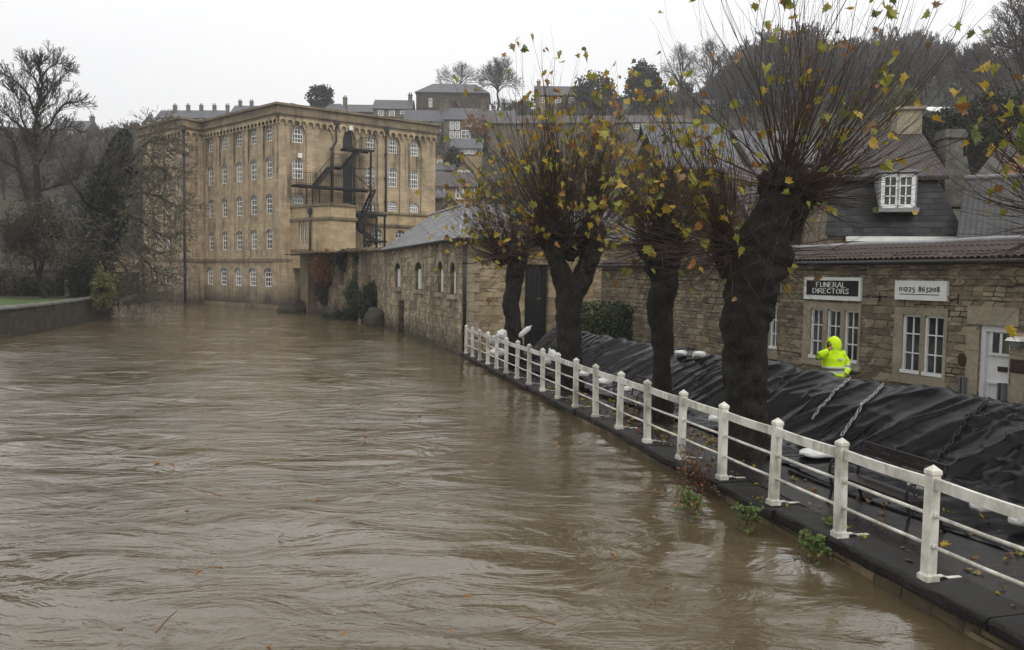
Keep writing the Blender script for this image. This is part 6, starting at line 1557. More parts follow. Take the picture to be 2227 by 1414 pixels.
pollard('pollard tree closest to the barn, with a thin leaning trunk', 31.0,
        [(1119, 800, 26), (1119, 760, 21), (1116, 700, 20), (1110, 655, 20), (1117, 620, 20), (1122, 580, 24), (1122, 560, 26)], [],
        [(1120, 552, .50, 60, (2.4, 5.0), -.05, .65, 170), (1090, 560, .36, 46, (1.5, 4.0), -.55, .6, 130), (1160, 515, .45, 34, (2.5, 5.0), .1, .5, 110)], 57, .225, 400, LB)
pollard('pollard tree outside the right edge, only its leafy overhanging branches showing', 9.6,
        [(2415, 1150, 80), (2415, 1000, 72), (2412, 800, 72), (2408, 640, 78), (2402, 540, 76), (2396, 480, 70)], [],
        [(2392, 455, .46, 40, (1.5, 2.9), -.45, .7, 60), (2360, 480, .34, 26, (1.2, 2.3), -.9, .55, 60)], 69, .15, 85, [0, 1, 1, 1, 1, 2, 0, 3])
# ------------------------------------------------------------------ houses behind the river and up the misty hill
WALLS = {'ochre': m_rubble('far_ochre_stone', [(0.20, 0.15, 0.085), (0.29, 0.22, 0.13), (0.36, 0.28, 0.17)], (0.16, 0.13, 0.08), .6, .25, .1, stain_amt=.4),
         'grey': m_rubble('far_grey_stone', [(0.10, 0.085, 0.062), (0.155, 0.13, 0.095), (0.21, 0.18, 0.13)], (0.09, 0.08, 0.06), .6, .25, .1, stain_amt=.6),
         'dark': m_rubble('far_dark_stone', [(0.045, 0.037, 0.026), (0.075, 0.06, 0.042), (0.11, 0.09, 0.062)], (0.04, 0.034, 0.025), .6, .25, .1, stain_amt=.6),
         'yellow': m_rubble('far_yellow_stone', [(0.28, 0.19, 0.09), (0.36, 0.25, 0.12), (0.42, 0.30, 0.16)], (0.2, 0.14, 0.08), .6, .25, .1, stain_amt=.3), 'pink': M['pink']}
ROOFS = {'slate': m_slate('far_slate', (0.075, 0.075, 0.082), (0.050, 0.050, 0.056), .35, .3, rough=.55), 'brown': m_slate('far_brown_roof', (0.065, 0.048, 0.040), (0.045, 0.034, 0.03), .35, .3, rough=.6), 'pale': m_slate('pale_wet_slate', (0.105, 0.104, 0.112), (0.06, 0.06, 0.066), .4, .3, rough=.55), 'white': M['signwhite'], 'tile': M['pantile']}
def house(label, px0, px1, yr, ye, d, roof='slate', wall='grey', wins=(), chim=(), gable=False, dep=8.0, d1=None, hip=0.0, group=None, name='house', drop=6.0, ov=.35):
    """facade between px0 and px1 at depth d (d1 at its right end); ridge and eaves seen at rows yr and ye"""
    d1 = d if d1 is None else d1; A, B = at(px0, ye, d), at(px1, ye, d1); W = Wall2D(A.xy, B.xy); L = W.L; ze = (A.z + B.z) / 2
    zr = at((px0 + px1) / 2, yr, (d + d1) / 2 + (0 if gable else dep / 2)).z; zb = min(hgt(A.x, A.y), hgt(B.x, B.y), ze - 2.5) - drop
    h = thing(name, label, 'house', (A.x, A.y, max(zb + drop, zb)), group); P = lambda u, z, o=0.0: W.P(u, z, o); wm, rm = WALLS[wall], ROOFS[roof]; um = L / 2
    def walls(b):
        q = [(0, 0), (L, 0), (L, -dep), (0, -dep)]
        for (u0, o0), (u1, o1) in zip(q, q[1:] + q[:1]): b.quad(P(u0, zb, o0), P(u1, zb, o1), P(u1, ze, o1), P(u0, ze, o0))
        if gable: b.tri(P(0, ze), P(L, ze), P(um, zr)); b.tri(P(L, ze, -dep), P(0, ze, -dep), P(um, zr, -dep))
        elif not hip: b.tri(P(0, ze), P(0, ze, -dep), P(0, zr, -dep / 2)); b.tri(P(L, ze, -dep), P(L, ze), P(L, zr, -dep / 2))
    part('wall', wm, h, walls)
    def roof_(b):
        th = V((0, 0, .14))
        if gable:
            k = (zr - ze) / um; fs = [[P(-ov, ze - ov * k, ov), P(um, zr + .02, ov), P(um, zr + .02, -dep - ov), P(-ov, ze - ov * k, -dep - ov)], [P(um, zr + .02, ov), P(L + ov, ze - ov * k, ov), P(L + ov, ze - ov * k, -dep - ov), P(um, zr + .02, -dep - ov)]]
        else:
            k = (zr - ze) / (dep / 2); hp = hip; e = ze - ov * k
            fs = [[P(-ov, e, ov), P(L + ov, e, ov), P(L + ov - hp, zr, -dep / 2), P(-ov + hp, zr, -dep / 2)], [P(L + ov, e, -dep - ov), P(-ov, e, -dep - ov), P(-ov + hp, zr, -dep / 2), P(L + ov - hp, zr, -dep / 2)]]
            if hp: fs += [[P(-ov, e, -dep - ov), P(-ov, e, ov), P(-ov + hp, zr, -dep / 2)], [P(L + ov, e, ov), P(L + ov, e, -dep - ov), P(L + ov - hp, zr, -dep / 2)]]
        for f in fs:
            if (f[1] - f[0]).cross(f[2] - f[0]).z < 0: f.reverse()
            i = len(b.v); n = len(f); b.v += [p + th for p in f] + f; b.face(range(i, i + n)); b.face([i + n + q for q in reversed(range(n))])
            for q in range(n): b.face((i + n + q, i + n + (q + 1) % n, i + (q + 1) % n, i + q))
    rf = part('roof', rm, h, roof_)
    for (cf, ch) in chim:
        def chm(b):
            u = L * cf; o = -dep / 2 if not gable else -dep * .5; zt = zr + ch; wbox(b, W, u - .45, u + .45, ze, zt, o - .4, o + .4); wbox(b, W, u - .55, u + .55, zt, zt + .18, o - .5, o + .5)
            for q in (-.22, .22): b.tube([P(u + q, zt + .18, o), P(u + q, zt + .75, o)], [.15, .12], 7)
        part('chimney', wm, rf, chm)
    for (uf, dz, w_, hh) in wins:
        def wn(b):
            u = L * uf; z1 = ze - dz; z0 = z1 - hh; wall_panel(b, W, rect(u - w_ / 2, u + w_ / 2, z0, z1), .02, 1); fr = .12
            for a in (rect(u - w_ / 2 - .05, u - w_ / 2 + fr, z0, z1), rect(u + w_ / 2 - fr, u + w_ / 2 + .05, z0, z1), rect(u - w_ / 2, u + w_ / 2, z0 - .06, z0 + fr), rect(u - w_ / 2, u + w_ / 2, z1 - fr, z1 + .04), rect(u - .05, u + .05, z0, z1), rect(u - w_ / 2, u + w_ / 2, (z0 + z1) / 2 - .04, (z0 + z1) / 2 + .04)):
                wbox(b, W, a[0][0], a[1][0], a[0][1], a[2][1], .03, .09, 0)
            wbox(b, W, u - w_ / 2 - .15, u + w_ / 2 + .15, z0 - .2, z0 - .065, .004, .14, 2)
        part('window', [M['frame'], M['glass_far'], wm], h, wn)
    return h
def winrow(n, dz, w_=1.0, hh=1.4, a=.12, e=.88): return [(a + (e - a) * (k / max(1, n - 1)), dz, w_, hh) for k in range(n)]
G1 = 'terrace houses on the left skyline'
for k in range(5): house('stone terrace house with slate roof and end chimney on the skyline above the mill', 340 + 29 * k, 369 + 29 * k, 241, 256, 230, chim=[(.97, 1.3)], wins=winrow(2, .5, 1, 1.3, .3, .7), group=G1)
house('gabled stone house with one chimney at the left end of the skyline terrace', 311, 339, 252, 268, 226, gable=True, chim=[(.1, .9)], wins=[(.5, -.2, 1, 1.3)])
house('low slate roofed house with two chimneys right of the skyline terrace', 503, 566, 231, 246, 236, chim=[(.15, 1.2), (.55, 1.2)])
house('small house with chimney beside the dark round tree on the skyline', 694, 752, 227, 244, 190, chim=[(.84, 1.3)], hip=2.2)
house('long low slate roofed house on the skyline left of the gabled house', 752, 815, 229, 243, 200)
house('gabled two storey house on the skyline left of the large chapel', 812, 893, 219, 236, 192, wall='grey', chim=[(.93, 1.2)], wins=winrow(3, .5, 1.2, 1.2, .2, .8))
house('large plain chapel with grey hipped roof on the hilltop', 905, 1062, 184, 201, 215, roof='slate', wall='dark', hip=4.0, dep=13, wins=[(.2, 1.6, .8, 2.2)], name='chapel')
house('long grey terraced house with small white windows right above the mill roof', 880, 960, 241, 263, 170, wins=[(.55, -.0, 1.3, 1.1), (.88, .2, 1.5, 1.0), (.9, 1.7, 1.4, 1.0), (.2, .3, 1.2, 1.0)], chim=[(.95, 1.0)])
house('three storey stone house with a bay window above the mill right end', 966, 1052, 237, 259, 165, wins=[(.2, .5, .8, 1.6), (.34, .5, .8, 1.6), (.62, .4, 1.4, 1.0), (.2, 2.4, .8, 1.4), (.34, 2.4, .8, 1.4), (.55, 2.2, 1.8, 1.6), (.3, 3.9, 1.2, 1.0), (.72, 3.8, 1.4, 1.0)], chim=[(.02, 1.1), (.97, 1.1)])
house('stone house at the right of the bay windowed house, half behind reddish twigs', 1054, 1120, 242, 262, 166, wins=winrow(2, 1.8, 1.6, 1.0, .3, .7))
house('long cottage with dark roof and a row of pale windows on the lower slope', 983, 1046, 303, 322, 145, wall='ochre', wins=[(.15, .15, 1.4, .8), (.42, .15, 1.4, .8), (.72, .15, 1.2, .8)])
house('small yellow gabled house beside the mill right corner', 944, 970, 330, 344, 132, roof='slate', wall='yellow', gable=True, wins=[(.5, .3, .8, 1.0)])
house('grey roofed outbuilding under the small yellow gable', 944, 984, 357, 370, 126, wall='grey', wins=[(.3, .05, 1.4, .5)])
house('stone gabled house with two small windows above the yellow cottage', 990, 1027, 352, 371, 124, wall='ochre', gable=True, wins=[(.3, .0, .8, .7), (.7, .0, .8, .7)])
house('yellow stone cottage with long brown roof just right of the mill', 944, 1034, 377, 405, 108, roof='brown', wall='yellow', wins=[(.1, .2, 1.6, 1.2), (.62, .2, 1.0, 1.4), (.9, .2, .9, 1.3)])
house('tiny gabled stone porch house behind the barn roof', 967, 999, 435, 450, 80, wall='ochre', gable=True, dep=4)
house('grey painted shed between the mill and the barn roof', 940, 962, 418, 430, 92, wall='grey', dep=4)
house('white fronted house on the skyline behind the forked pollard crown', 1166, 1290, 189, 207, 205, wall='ochre', wins=winrow(4, .6, 1.3, 1.3, .15, .85), chim=[(.05, 1.0)])
G2 = 'long brown terrace behind the pollards'
for k in range(6): house('brown stone terrace house with pale windows behind the pollard whips', 1062 + 74 * k, 1136 + 74 * k, 253, 268 - k * .5, 160, roof='brown', wall='grey', wins=winrow(2, .4, 1.1, .9, .35, .65) if k in (4, 5) else [], chim=[(.98, 1.0)] if k % 2 else [], group=G2)
house('white windowed house just below the wood, behind the thick pollard whips', 1538, 1622, 218, 228, 185, wall='grey', wins=winrow(3, .2, 1.5, 1.2, .2, .8))
house('broad pale slate roofed building behind the third pollard', 1432, 1604, 274, 362, 52, roof='pale', wall='dark', dep=11)
house('dark brown gabled building left of the pale slate roof', 1362, 1440, 297, 392, 48, roof='brown', wall='dark', gable=True, dep=9)
house('pale slate roofed building behind the thick pollard whips', 1640, 1790, 289, 352, 62, roof='pale', wall='dark', dep=10)
house('brown roofed stone house close behind the shop left end', 1640, 1850, 372, 470, 38, roof='brown', wall='dark', dep=9)
house('small cream bungalow with white gable trim among the trees on the right', 2086, 2140, 233, 246, 120, roof='white', wall='ochre', gable=True, dep=6, wins=[(.45, .1, 1.2, 1.1)])
house('low pale flat roofed annexe beside the cream bungalow', 2026, 2088, 235, 242, 124, roof='white', wall='grey', dep=5)
house('pink rendered gable wall at the right edge above the grey tiled roof', 2158, 2420, 228, 392, 38, d1=36.6, roof='brown', wall='pink', gable=True, dep=6)

# --- mansard roofed house behind the shop
mh = thing('mansard_house', 'house with black slate mansard, white dormer window and brown tiled top behind the shop', 'house', at(1960, 515, 30))
mA, mB = at(1800, 512, 29.5), at(2098, 514, 28.5); mW = Wall2D(mA.xy, mB.xy); zb_, zt_ = (mA.z + mB.z) / 2, at(1960, 384, 30.3).z
uu = lambda px, out=0: Wall2D(mW.P(0, 0, out).xy, mW.P(mW.L, 0, out).xy).uz(px, 450)[0]
BK = 1.15
part('wall', M['shopwall'], mh, lambda b: [b.quad(mW.P(0, -.3, -.1), mW.P(mW.L, -.3, -.1), mW.P(mW.L, zb_, -.1), mW.P(0, zb_, -.1)), b.quad(mW.P(0, -.3, -.1), mW.P(0, zb_, -.1), mW.P(0, zb_, -9), mW.P(0, -.3, -9)), b.quad(mW.P(0, zb_, -.1), mW.P(.3, zt_, -BK), mW.P(.3, zt_, -9), mW.P(0, zb_, -9)), b.quad(mW.P(mW.L, zb_, -.1), mW.P(mW.L - .7, zt_, -BK), mW.P(mW.L - .7, zt_, -9), mW.P(mW.L, zb_, -9))])
d0_, d1_ = uu(1914, -.4), uu(1979, -.4); dzb, dzt = Wall2D(mW.P(0, 0, -.3).xy, mW.P(9, 0, -.3).xy).uz(1946, 450)[1], Wall2D(mW.P(0, 0, -.3).xy, mW.P(9, 0, -.3).xy).uz(1946, 384)[1]
part('mansard', M['slate_dark'], mh, lambda b: b.quad(mW.P(-.1, zb_, .05), mW.P(mW.L, zb_, .05), mW.P(mW.L - .7, zt_, -BK), mW.P(.2, zt_, -BK)))
tr_ = at(1900, 288, 35.5).z
def mtop(b):
    e0, e1 = mW.P(-.2, zt_ - .05, -BK + .3), mW.P(mW.L - .35, zt_ - .05, -BK + .3); r0, r1 = mW.P(1.0, tr_, -6.5), mW.P(uu(1995, -6.5), tr_, -6.5); b.quad(e0, e1, r1, r0); k0 = mW.P(mW.L - .35, zt_ - .05, -11); b.tri(e1, k0, r1); b.quad(r0, r1, k0, mW.P(-.2, zt_ - .05, -11)); b.tri(mW.P(-.2, zt_ - .05, -11), e0, r0)
    b.quad(e0 - V((0, 0, .14)), e1 - V((0, 0, .14)), e1, e0)
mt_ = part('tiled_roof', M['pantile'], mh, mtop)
part('fascia', M['frame'], mh, lambda b: wbox(b, mW, .6, mW.L, zb_ - .20, zb_ - .03, .02, .16))
def stack(b):
    u0, u1 = uu(1938, -6.5), uu(1991, -6.5); z0, z1 = tr_ - .6, at(1960, 249, 35.5).z; wbox(b, mW, u0, u1, z0, z1, -7.1, -6.0); wbox(b, mW, u0 - .12, u1 + .12, z1, z1 + .12, -7.2, -5.9)
part('chimney', M['dressed'], mt_, stack)
dm = part('dormer', M['lead'], mh, lambda b: (b.prism([mW.P(d0_ - .12, dzb - .08, -.02), mW.P(d0_ - .12, dzt + .1, -.02), mW.P(d0_ - .12, dzt + .1, -1.3)], mW.U * .1), b.prism([mW.P(d1_ + .02, dzb - .08, -.02), mW.P(d1_ + .02, dzt + .1, -.02), mW.P(d1_ + .02, dzt + .1, -1.3)], mW.U * .1), wbox(b, mW, d0_ - .2, d1_ + .2, dzt + .1, dzt + .2, -1.4, .1), wbox(b, mW, d0_ - .2, d1_ + .2, dzb - .2, dzb - .06, -.6, .06)))
window(mW, rect(d0_, (d0_ + d1_) / 2 - .02, dzb, dzt), -.06, [M['glass'], M['frame'], M['lead']], dm, cols=2, rows=3, bar=.04, frame=.06, meet=False)
window(mW, rect((d0_ + d1_) / 2 + .02, d1_, dzb, dzt), -.06, [M['glass'], M['frame'], M['lead']], dm, cols=2, rows=3, bar=.04, frame=.06, meet=False)
# grey tiled range to its right with a stone chimney
gt = thing('tiled_range', 'grey pantiled roof range between the mansard house and the right edge', 'house', at(2150, 520, 26))
gA, gB = at(2088, 522, 26.5), at(2420, 522, 24.5); gW = Wall2D(gA.xy, gB.xy); gz, gr = gA.z, at(2120, 391, 30.5).z
part('tiled_roof', M['pantile_grey'], gt, lambda b: (b.quad(gW.P(-.1, gz, .2), gW.P(gW.L, gz, .2), gW.P(gW.L, gr, -4.4), gW.P(-.1, gr, -4.4)), b.quad(gW.P(-.1, gr, -4.4), gW.P(gW.L, gr, -4.4), gW.P(gW.L, gz, -9), gW.P(-.1, gz, -9))))
part('wall', M['shopwall'], gt, lambda b: (b.quad(gW.P(0, -.2), gW.P(gW.L, -.2), gW.P(gW.L, gz), gW.P(0, gz)), b.poly([gW.P(.0, -.2, -8.8), gW.P(0, -.2, 0), gW.P(0, gz, 0), gW.P(0, gr - .1, -4.4), gW.P(0, gz, -8.8)])))
part('ridge_tiles', M['lead'], gt, lambda b: b.tube([gW.P(-.1, gr + .03, -4.4), gW.P(gW.L, gr + .03, -4.4)], .10, 6))
def stack2(b):
    d_ = 32.0; c = at(2066, 340, d_); k = d_ / FPX; zt, zm, zl = at(2066, 290, d_).z, at(2066, 343, d_).z, at(2066, 395, d_).z
    b.box((c.x, c.y, (zm + zt) / 2), (37 * k, .62, zt - zm)); b.box((c.x, c.y, zt - .12), (47 * k, .85, .22)); b.box((c.x, c.y, zt + .05), (42 * k, .75, .10))
    x0, x1 = c.x - 22 * k, c.x + 48 * k; b.hexa([V((x0, c.y - .5, zl - 1)), V((x1, c.y - .5, zl - 1)), V((x1, c.y + .5, zl - 1)), V((x0, c.y + .5, zl - 1))], [V((c.x - 21 * k, c.y - .4, zm)), V((c.x + 24 * k, c.y - .4, zm)), V((c.x + 24 * k, c.y + .4, zm)), V((c.x - 21 * k, c.y + .4, zm))])
part('chimney', M['lichen'], gt, stack2)

# --- left bank: dark gateway ruin behind the bushy tree
gd = 63.0; k_ = gd / FPX
ga, gb = at(56, 650, gd), at(205, 650, gd - 1.5); gW2 = Wall2D(ga.xy, gb.xy)
gh = thing('garden_ruin', 'dark stone garden building with a black doorway on the left bank', 'building', (ga.x, ga.y, 1.5))
gdoor = rect(gW2.uz(121, 600)[0], gW2.uz(141, 600)[0], 1.3, at(130, 604, gd).z)
part('wall', WALLS['dark'], gh, lambda b: (holed_wall(b, gW2, rect(0, gW2.L, .8, at(130, 588, gd).z), [gdoor], .5), b.quad(gW2.P(gW2.L, .8), gW2.P(gW2.L, .8, -5), gW2.P(gW2.L, 3.4, -5), gW2.P(gW2.L, 3.4))))
part('coping', M['lichen'], gh, lambda b: wbox(b, gW2, -.1, gW2.L + .1, at(130, 588, gd).z, at(130, 588, gd).z + .2, -.5, .15))
part('jamb', M['dressed'], gh, lambda b: wbox(b, gW2, gdoor[1][0], gdoor[1][0] + .35, 1.0, gdoor[2][1] + .3, .003, .05))
part('doorway', M['door_opening_black'], gh, lambda b: wall_panel(b, gW2, gdoor, -.48))  # black panel closes the opening, its inner darkness put into the colour
gc = Wall2D(at(-420, 640, 62).xy, at(60, 640, 64).xy)
lwall = thing('garden_wall', 'long dark garden wall at the back of the lawn on the left', 'wall', gc.P(0, 1.5))
part('wall_face', WALLS['dark'], lwall, lambda b: wbox(b, gc, 0, gc.L, .8, 3.6, -.4, 0))

# ------------------------------------------------------------------ trees without leaves
def bare(b, p, d, L, r, lv, rg, sides=6, up=.12, ang=(.35, .75), kids=(2, 3), minr=.006, shrink=(.62, .82)):
    n = 4 if lv > 2 else 2; pts = [V(p)]; rr = [r]; dd = V(d)
    for i in range(n):
        dd = (dd + V((rg.gauss(0, .12), rg.gauss(0, .12), rg.gauss(up * .5, .08)))).normalized(); pts.append(pts[-1] + dd * (L / n)); rr.append(max(minr, r * (1 - .42 * (i + 1) / n)))
    b.tube(pts, rr, max(3, sides), 0 if lv > 2 else 1, False, lv > 2)
    if lv == 0: return
    def child(s, base, f):
        ax = base.orthogonal().normalized(); ax.rotate(Matrix.Rotation(rg.uniform(0, 2 * pi), 3, base)); a = rg.uniform(*ang); e = (base * cos(a) + ax * sin(a) + V((0, 0, up))).normalized(); bare(b, s, e, L * rg.uniform(*shrink) * f, max(minr, rr[-1] * rg.uniform(.6, .85)), lv - 1, rg, sides - 1, up, ang, kids, minr, shrink)
    for _ in range(rg.choice(kids)): child(pts[-1], dd, 1.0)
    if lv <= 4:
        for i in range(1, n):
            if rg.random() < .75: child(pts[i], (pts[i + 1] - pts[i]).normalized(), .72)
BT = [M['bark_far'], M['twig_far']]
def bare_tree(label, px, yb, yt, d, seed, lv=6, lean=0.0, width=1.0, group=None, mats=BT, first=.30, r0=None, up=.12, name='bare_tree', minr=.012, stems=1):
    base = at(px, yb, d); gz = hgt(base.x, base.y); H = at(px, yt, d).z - base.z; t_ = thing(name, label, 'tree', base, group); rg = random.Random(seed); b = MB(); r0 = r0 or H * .022
    for s in range(stems):
        dv = V((lean + (s - (stems - 1) / 2) * .22, 0, 1)).normalized(); bare(b, base - V((0, 0, .5)), dv, H * first, r0, lv, rg, 7, up, (.28 * width, .62 * width), (2, 3), minr)
    # split trunk and crown
    zmax = max(v_.z for v_ in b.v); sc = (H + .5) / (zmax - base.z + .5)
    for v_ in b.v: v_.z = base.z - .5 + (v_.z - base.z + .5) * sc
    tr, cr = MB(), MB(); lim = base.z + H * first * .8
    def keep(m_, cond):
        ix = {}
        for f_, mm in zip(b.f, b.m):
            zc = sum(b.v[q].z for q in f_) / len(f_)
            if cond(zc):
                nf = []
                for q in f_:
                    if q not in ix: ix[q] = len(m_.v); m_.v.append(b.v[q])
                    nf.append(ix[q])
                m_.f.append(tuple(nf)); m_.m.append(mm); m_.sm.append(True)
    keep(tr, lambda z: z < lim); keep(cr, lambda z: z >= lim)
    if tr.f: tr.build('trunk', mats, t_)
    cr.build('crown', mats, t_); return t_
def limb_tree(label, d, paths, seed, tw=(1.2, 2.6), lv=3, minr=.016, dens=4, spread=(.3, .7), name='bare_tree', up=.10, flat=.6, mats=None):
    """limbs measured from the photograph, each bristling with forked twigs; the first path is the trunk"""
    base = at(*paths[0][0][0], d); t_ = thing(name, label, 'tree', base); r = random.Random(seed); tr, cr = MB(), MB()
    for j, (pts, r0) in enumerate(paths):
        off = 0.0 if j == 0 else r.uniform(-1, 1) * flat
        P_ = [at(x, y, d + off * i) for i, (x, y) in enumerate(pts)]; c = catmull([tuple(p) for p in P_], 7); n = len(c)
        for i in range(1, n - 1): c[i] = tuple(V(c[i]) + V((r.gauss(0, .05), r.gauss(0, .05), r.gauss(0, .03))))
        (tr if j == 0 else cr).tube([V(p) for p in c], [max(minr * 1.2, r0 * (1 - .85 * i / n)) for i in range(n)], 7, 0)
        for i in range(2 if j else n // 2, n):
            for _ in range(dens if i < n - 2 else dens + 2):
                t0 = (V(c[min(i + 1, n - 1)]) - V(c[max(i - 1, 0)])).normalized(); ax = t0.orthogonal().normalized(); ax.rotate(Matrix.Rotation(r.uniform(0, 6.28), 3, t0)); dd = (t0 * .8 + ax * r.uniform(.4, 1.1) + V((0, 0, .2))).normalized(); bare(cr, V(c[i]), dd, r.uniform(*tw) * (.5 + .5 * (1 - i / n)) , max(minr, r0 * .22), lv, r, 4, up, spread, (2, 3), minr)
    tr.build('trunk', mats or BT, t_); cr.build('crown', mats or BT, t_); return t_
S1 = lambda zx, zy: (zx / 2.143, 100 + zy / 2.143)
limb_tree('tall bare tree with fine twigs rising high above the left bank against the sky', 74, [([S1(178, 1000), S1(176, 860), S1(175, 700), S1(165, 560), S1(160, 450), S1(172, 330), S1(190, 200), S1(190, 80)], .40)] + [([S1(*p) for p in q], r0) for q, r0 in (
    ([(170, 800), (130, 720), (90, 580), (70, 470), (40, 410), (-10, 380)], .26), ([(165, 560), (110, 400), (40, 330), (-20, 290)], .17), ([(172, 330), (120, 220), (70, 160), (20, 130)], .13), ([(190, 270), (240, 190), (310, 130)], .11),
    ([(178, 420), (250, 340), (300, 270), (375, 262)], .14), ([(190, 200), (150, 140), (135, 90)], .08), ([(190, 150), (235, 95), (290, 85)], .07), ([(165, 560), (220, 480), (260, 400), (335, 375)], .15), ([(175, 680), (290, 640), (370, 600), (380, 530)], .14), ([(90, 580), (30, 540), (-40, 520)], .10), ([(160, 450), (100, 330), (90, 250), (60, 210)], .10), ([(172, 330), (220, 270), (250, 200)], .08))], 12, tw=(.65, 1.45), lv=2, minr=.017, dens=2, spread=(.3, .6), mats=[M['bark'], M['twig']])
bt = bare_tree('brown twiggy spreading tree on the left bank in front of the garden ruin', 108, 664, 425, 57, 5, lv=7, width=1.35, first=.20, r0=.26, minr=.012, up=.03, lean=-.1, mats=[M['bark'], M['twig']])
cb_ = at(95, 525, 57); part('fine_twigs', M['scrub'], bt, lambda b: leaf_cloud(b, blob_fn((cb_.x, cb_.y, cb_.z + .3), (3.7, 2.6, 2.5), .22, .9, .2), 9000, .13, 0, 1, 71))
# ivy-clad tree leaning over the river
iv = bare_tree('leaning ivy covered tree with long twiggy limbs reaching across the mill', 212, 640, 262, 63, 41, lv=6, lean=.28, width=1.1, first=.36, r0=.36, minr=.012, mats=[M['bark'], M['twig_far']])
def ivy(b):
    pts = [at(x, y, 63) for x, y in ((205, 590), (208, 540), (218, 480), (232, 420), (248, 370), (262, 320), (272, 290))]; rad = [1.25, 1.5, 1.6, 1.45, 1.15, .7, .35]
    def f(r):
        q = r.random() * (len(pts) - 1); i = int(q); c = pts[i].lerp(pts[i + 1], q - i); R_ = rad[i] + (rad[i + 1] - rad[i]) * (q - i); d = V((r.gauss(0, 1), r.gauss(0, 1), r.gauss(0, .6))).normalized(); p = c + d * R_ * (.5 + .5 * r.random() ** .4) * (1 + .55 * noise.noise(c * .5 + d * 1.6)); return p if noise.noise(p * .9) > -.35 else None
    leaf_cloud(b, f, 21000, .17, 0, 1, 17)
part('ivy', M['ivy'], iv, ivy)
def limbs(b):
    r = random.Random(8)
    for (pts, r0) in (([(262, 420), (300, 375), (345, 365), (372, 390)], .13), ([(255, 440), (300, 420), (350, 430), (392, 460)], .12), ([(245, 470), (290, 470), (330, 500), (372, 520)], .11), ([(240, 500), (275, 520), (310, 560), (345, 600)], .10), ([(268, 380), (300, 330), (330, 300), (352, 300)], .10), ([(235, 540), (270, 580), (300, 620), (322, 640)], .09), ([(225, 560), (245, 620), (262, 650)], .07)):
        c = catmull([(*at(x, y, 63 - i * .5),) for i, (x, y) in enumerate(pts)], 6); n = len(c); b.tube([V(p) for p in c], [r0 * (1 - .8 * i / n) for i in range(n)], 6)
        for i in range(2, n):
            for _ in range(4):
                dd = V((r.gauss(.4, .6), r.gauss(0, .6), r.gauss(-.15, .5))).normalized(); bare(b, V(c[i]), dd, r.uniform(.7, 1.5), .03, 2, r, 4, -.04, (.3, .7), (2, 3), .011)
lb_ = MB(); limbs(lb_); nl_ = len(lb_.v); lb_.build('limb', [M['bark'], M['twig_far']], iv)
def ivleaves(b):     # the last leaves, each sitting on a twig
    r = random.Random(23); k = 0
    leaf_cloud(b, lambda r_: lb_.v[r_.randrange(nl_)] + V((r_.gauss(0, .05), r_.gauss(0, .05), r_.gauss(-.03, .05))), 4600, .17, 0, 1, 23, -.3)
part('leaves', M['olive'], iv, ivleaves)
def shrub(label, px, py, d, rad, mat, n, size, seed, name='shrub', holes=.15, gz=None):
    c = at(px, py, d); t_ = thing(name, label, 'shrub' if 'tree' not in name else 'tree', (c.x, c.y, c.z - rad[2]))
    part('foliage', mat, t_, lambda b: leaf_cloud(b, blob_fn(c, rad, holes, 1.6 / max(rad)), n, size, 0, 1, seed)); part('stems', M['twig'], t_, lambda b: twig_fill(b, (c.x, c.y, c.z - rad[2] * 1.05), c, rad, 26, seed, .03 * max(rad) ** .5)); return t_
shrub('drooping olive green bush overhanging the water at the wall end', 224, 628, 57, (.75, .8, 1.35), M['olive'], 2200, .13, 31)
shrub('dark evergreen bush beside the garden doorway', 178, 600, 60, (1.5, 1.2, 1.9), M['ivy'], 4200, .15, 32)
shrub('dark low bush at the back of the lawn left of the doorway', 75, 632, 60.5, (1.5, 1.0, .95), M['ivy'], 2600, .14, 33)
shrub('dark wide bush at the left edge behind the lawn', 8, 622, 60, (2.2, 1.2, 1.2), M['scrub'], 3600, .15, 34)
shrub('rusty orange shrub growing out of the terrace wall', 712, 582, 68.2, (1.35, .9, 1.35), M['rust'], 4200, .14, 35)
shrub('dark ivy clump hanging from the terrace edge right of the rusty shrub', 748, 566, 65.6, (.65, .5, .9), M['ivy'], 1800, .13, 36)
shrub('dark green bush on the foot of the terrace wall', 775, 645, 62.5, (.85, .8, 1.35), M['hedge'], 3000, .13, 37)
shrub('dark ivy bush in the angle between the terrace wall and the barn', 808, 660, 59.2, (1.0, .9, 1.5), M['ivy'], 3400, .13, 38)
shrub('low dark brambles along the waterline under the terrace wall', 752, 690, 63.0, (1.9, .8, .55), M['ivy'], 2600, .13, 39)
shrub('brown hanging creeper under the rusty shrub on the terrace wall', 705, 632, 69.0, (.9, .5, 1.1), M['scrub'], 2200, .13, 40)
shrub('small green tuft on the terrace edge near the fire escape', 782, 558, 62.8, (.6, .4, .45), M['hedge'], 900, .11, 41)
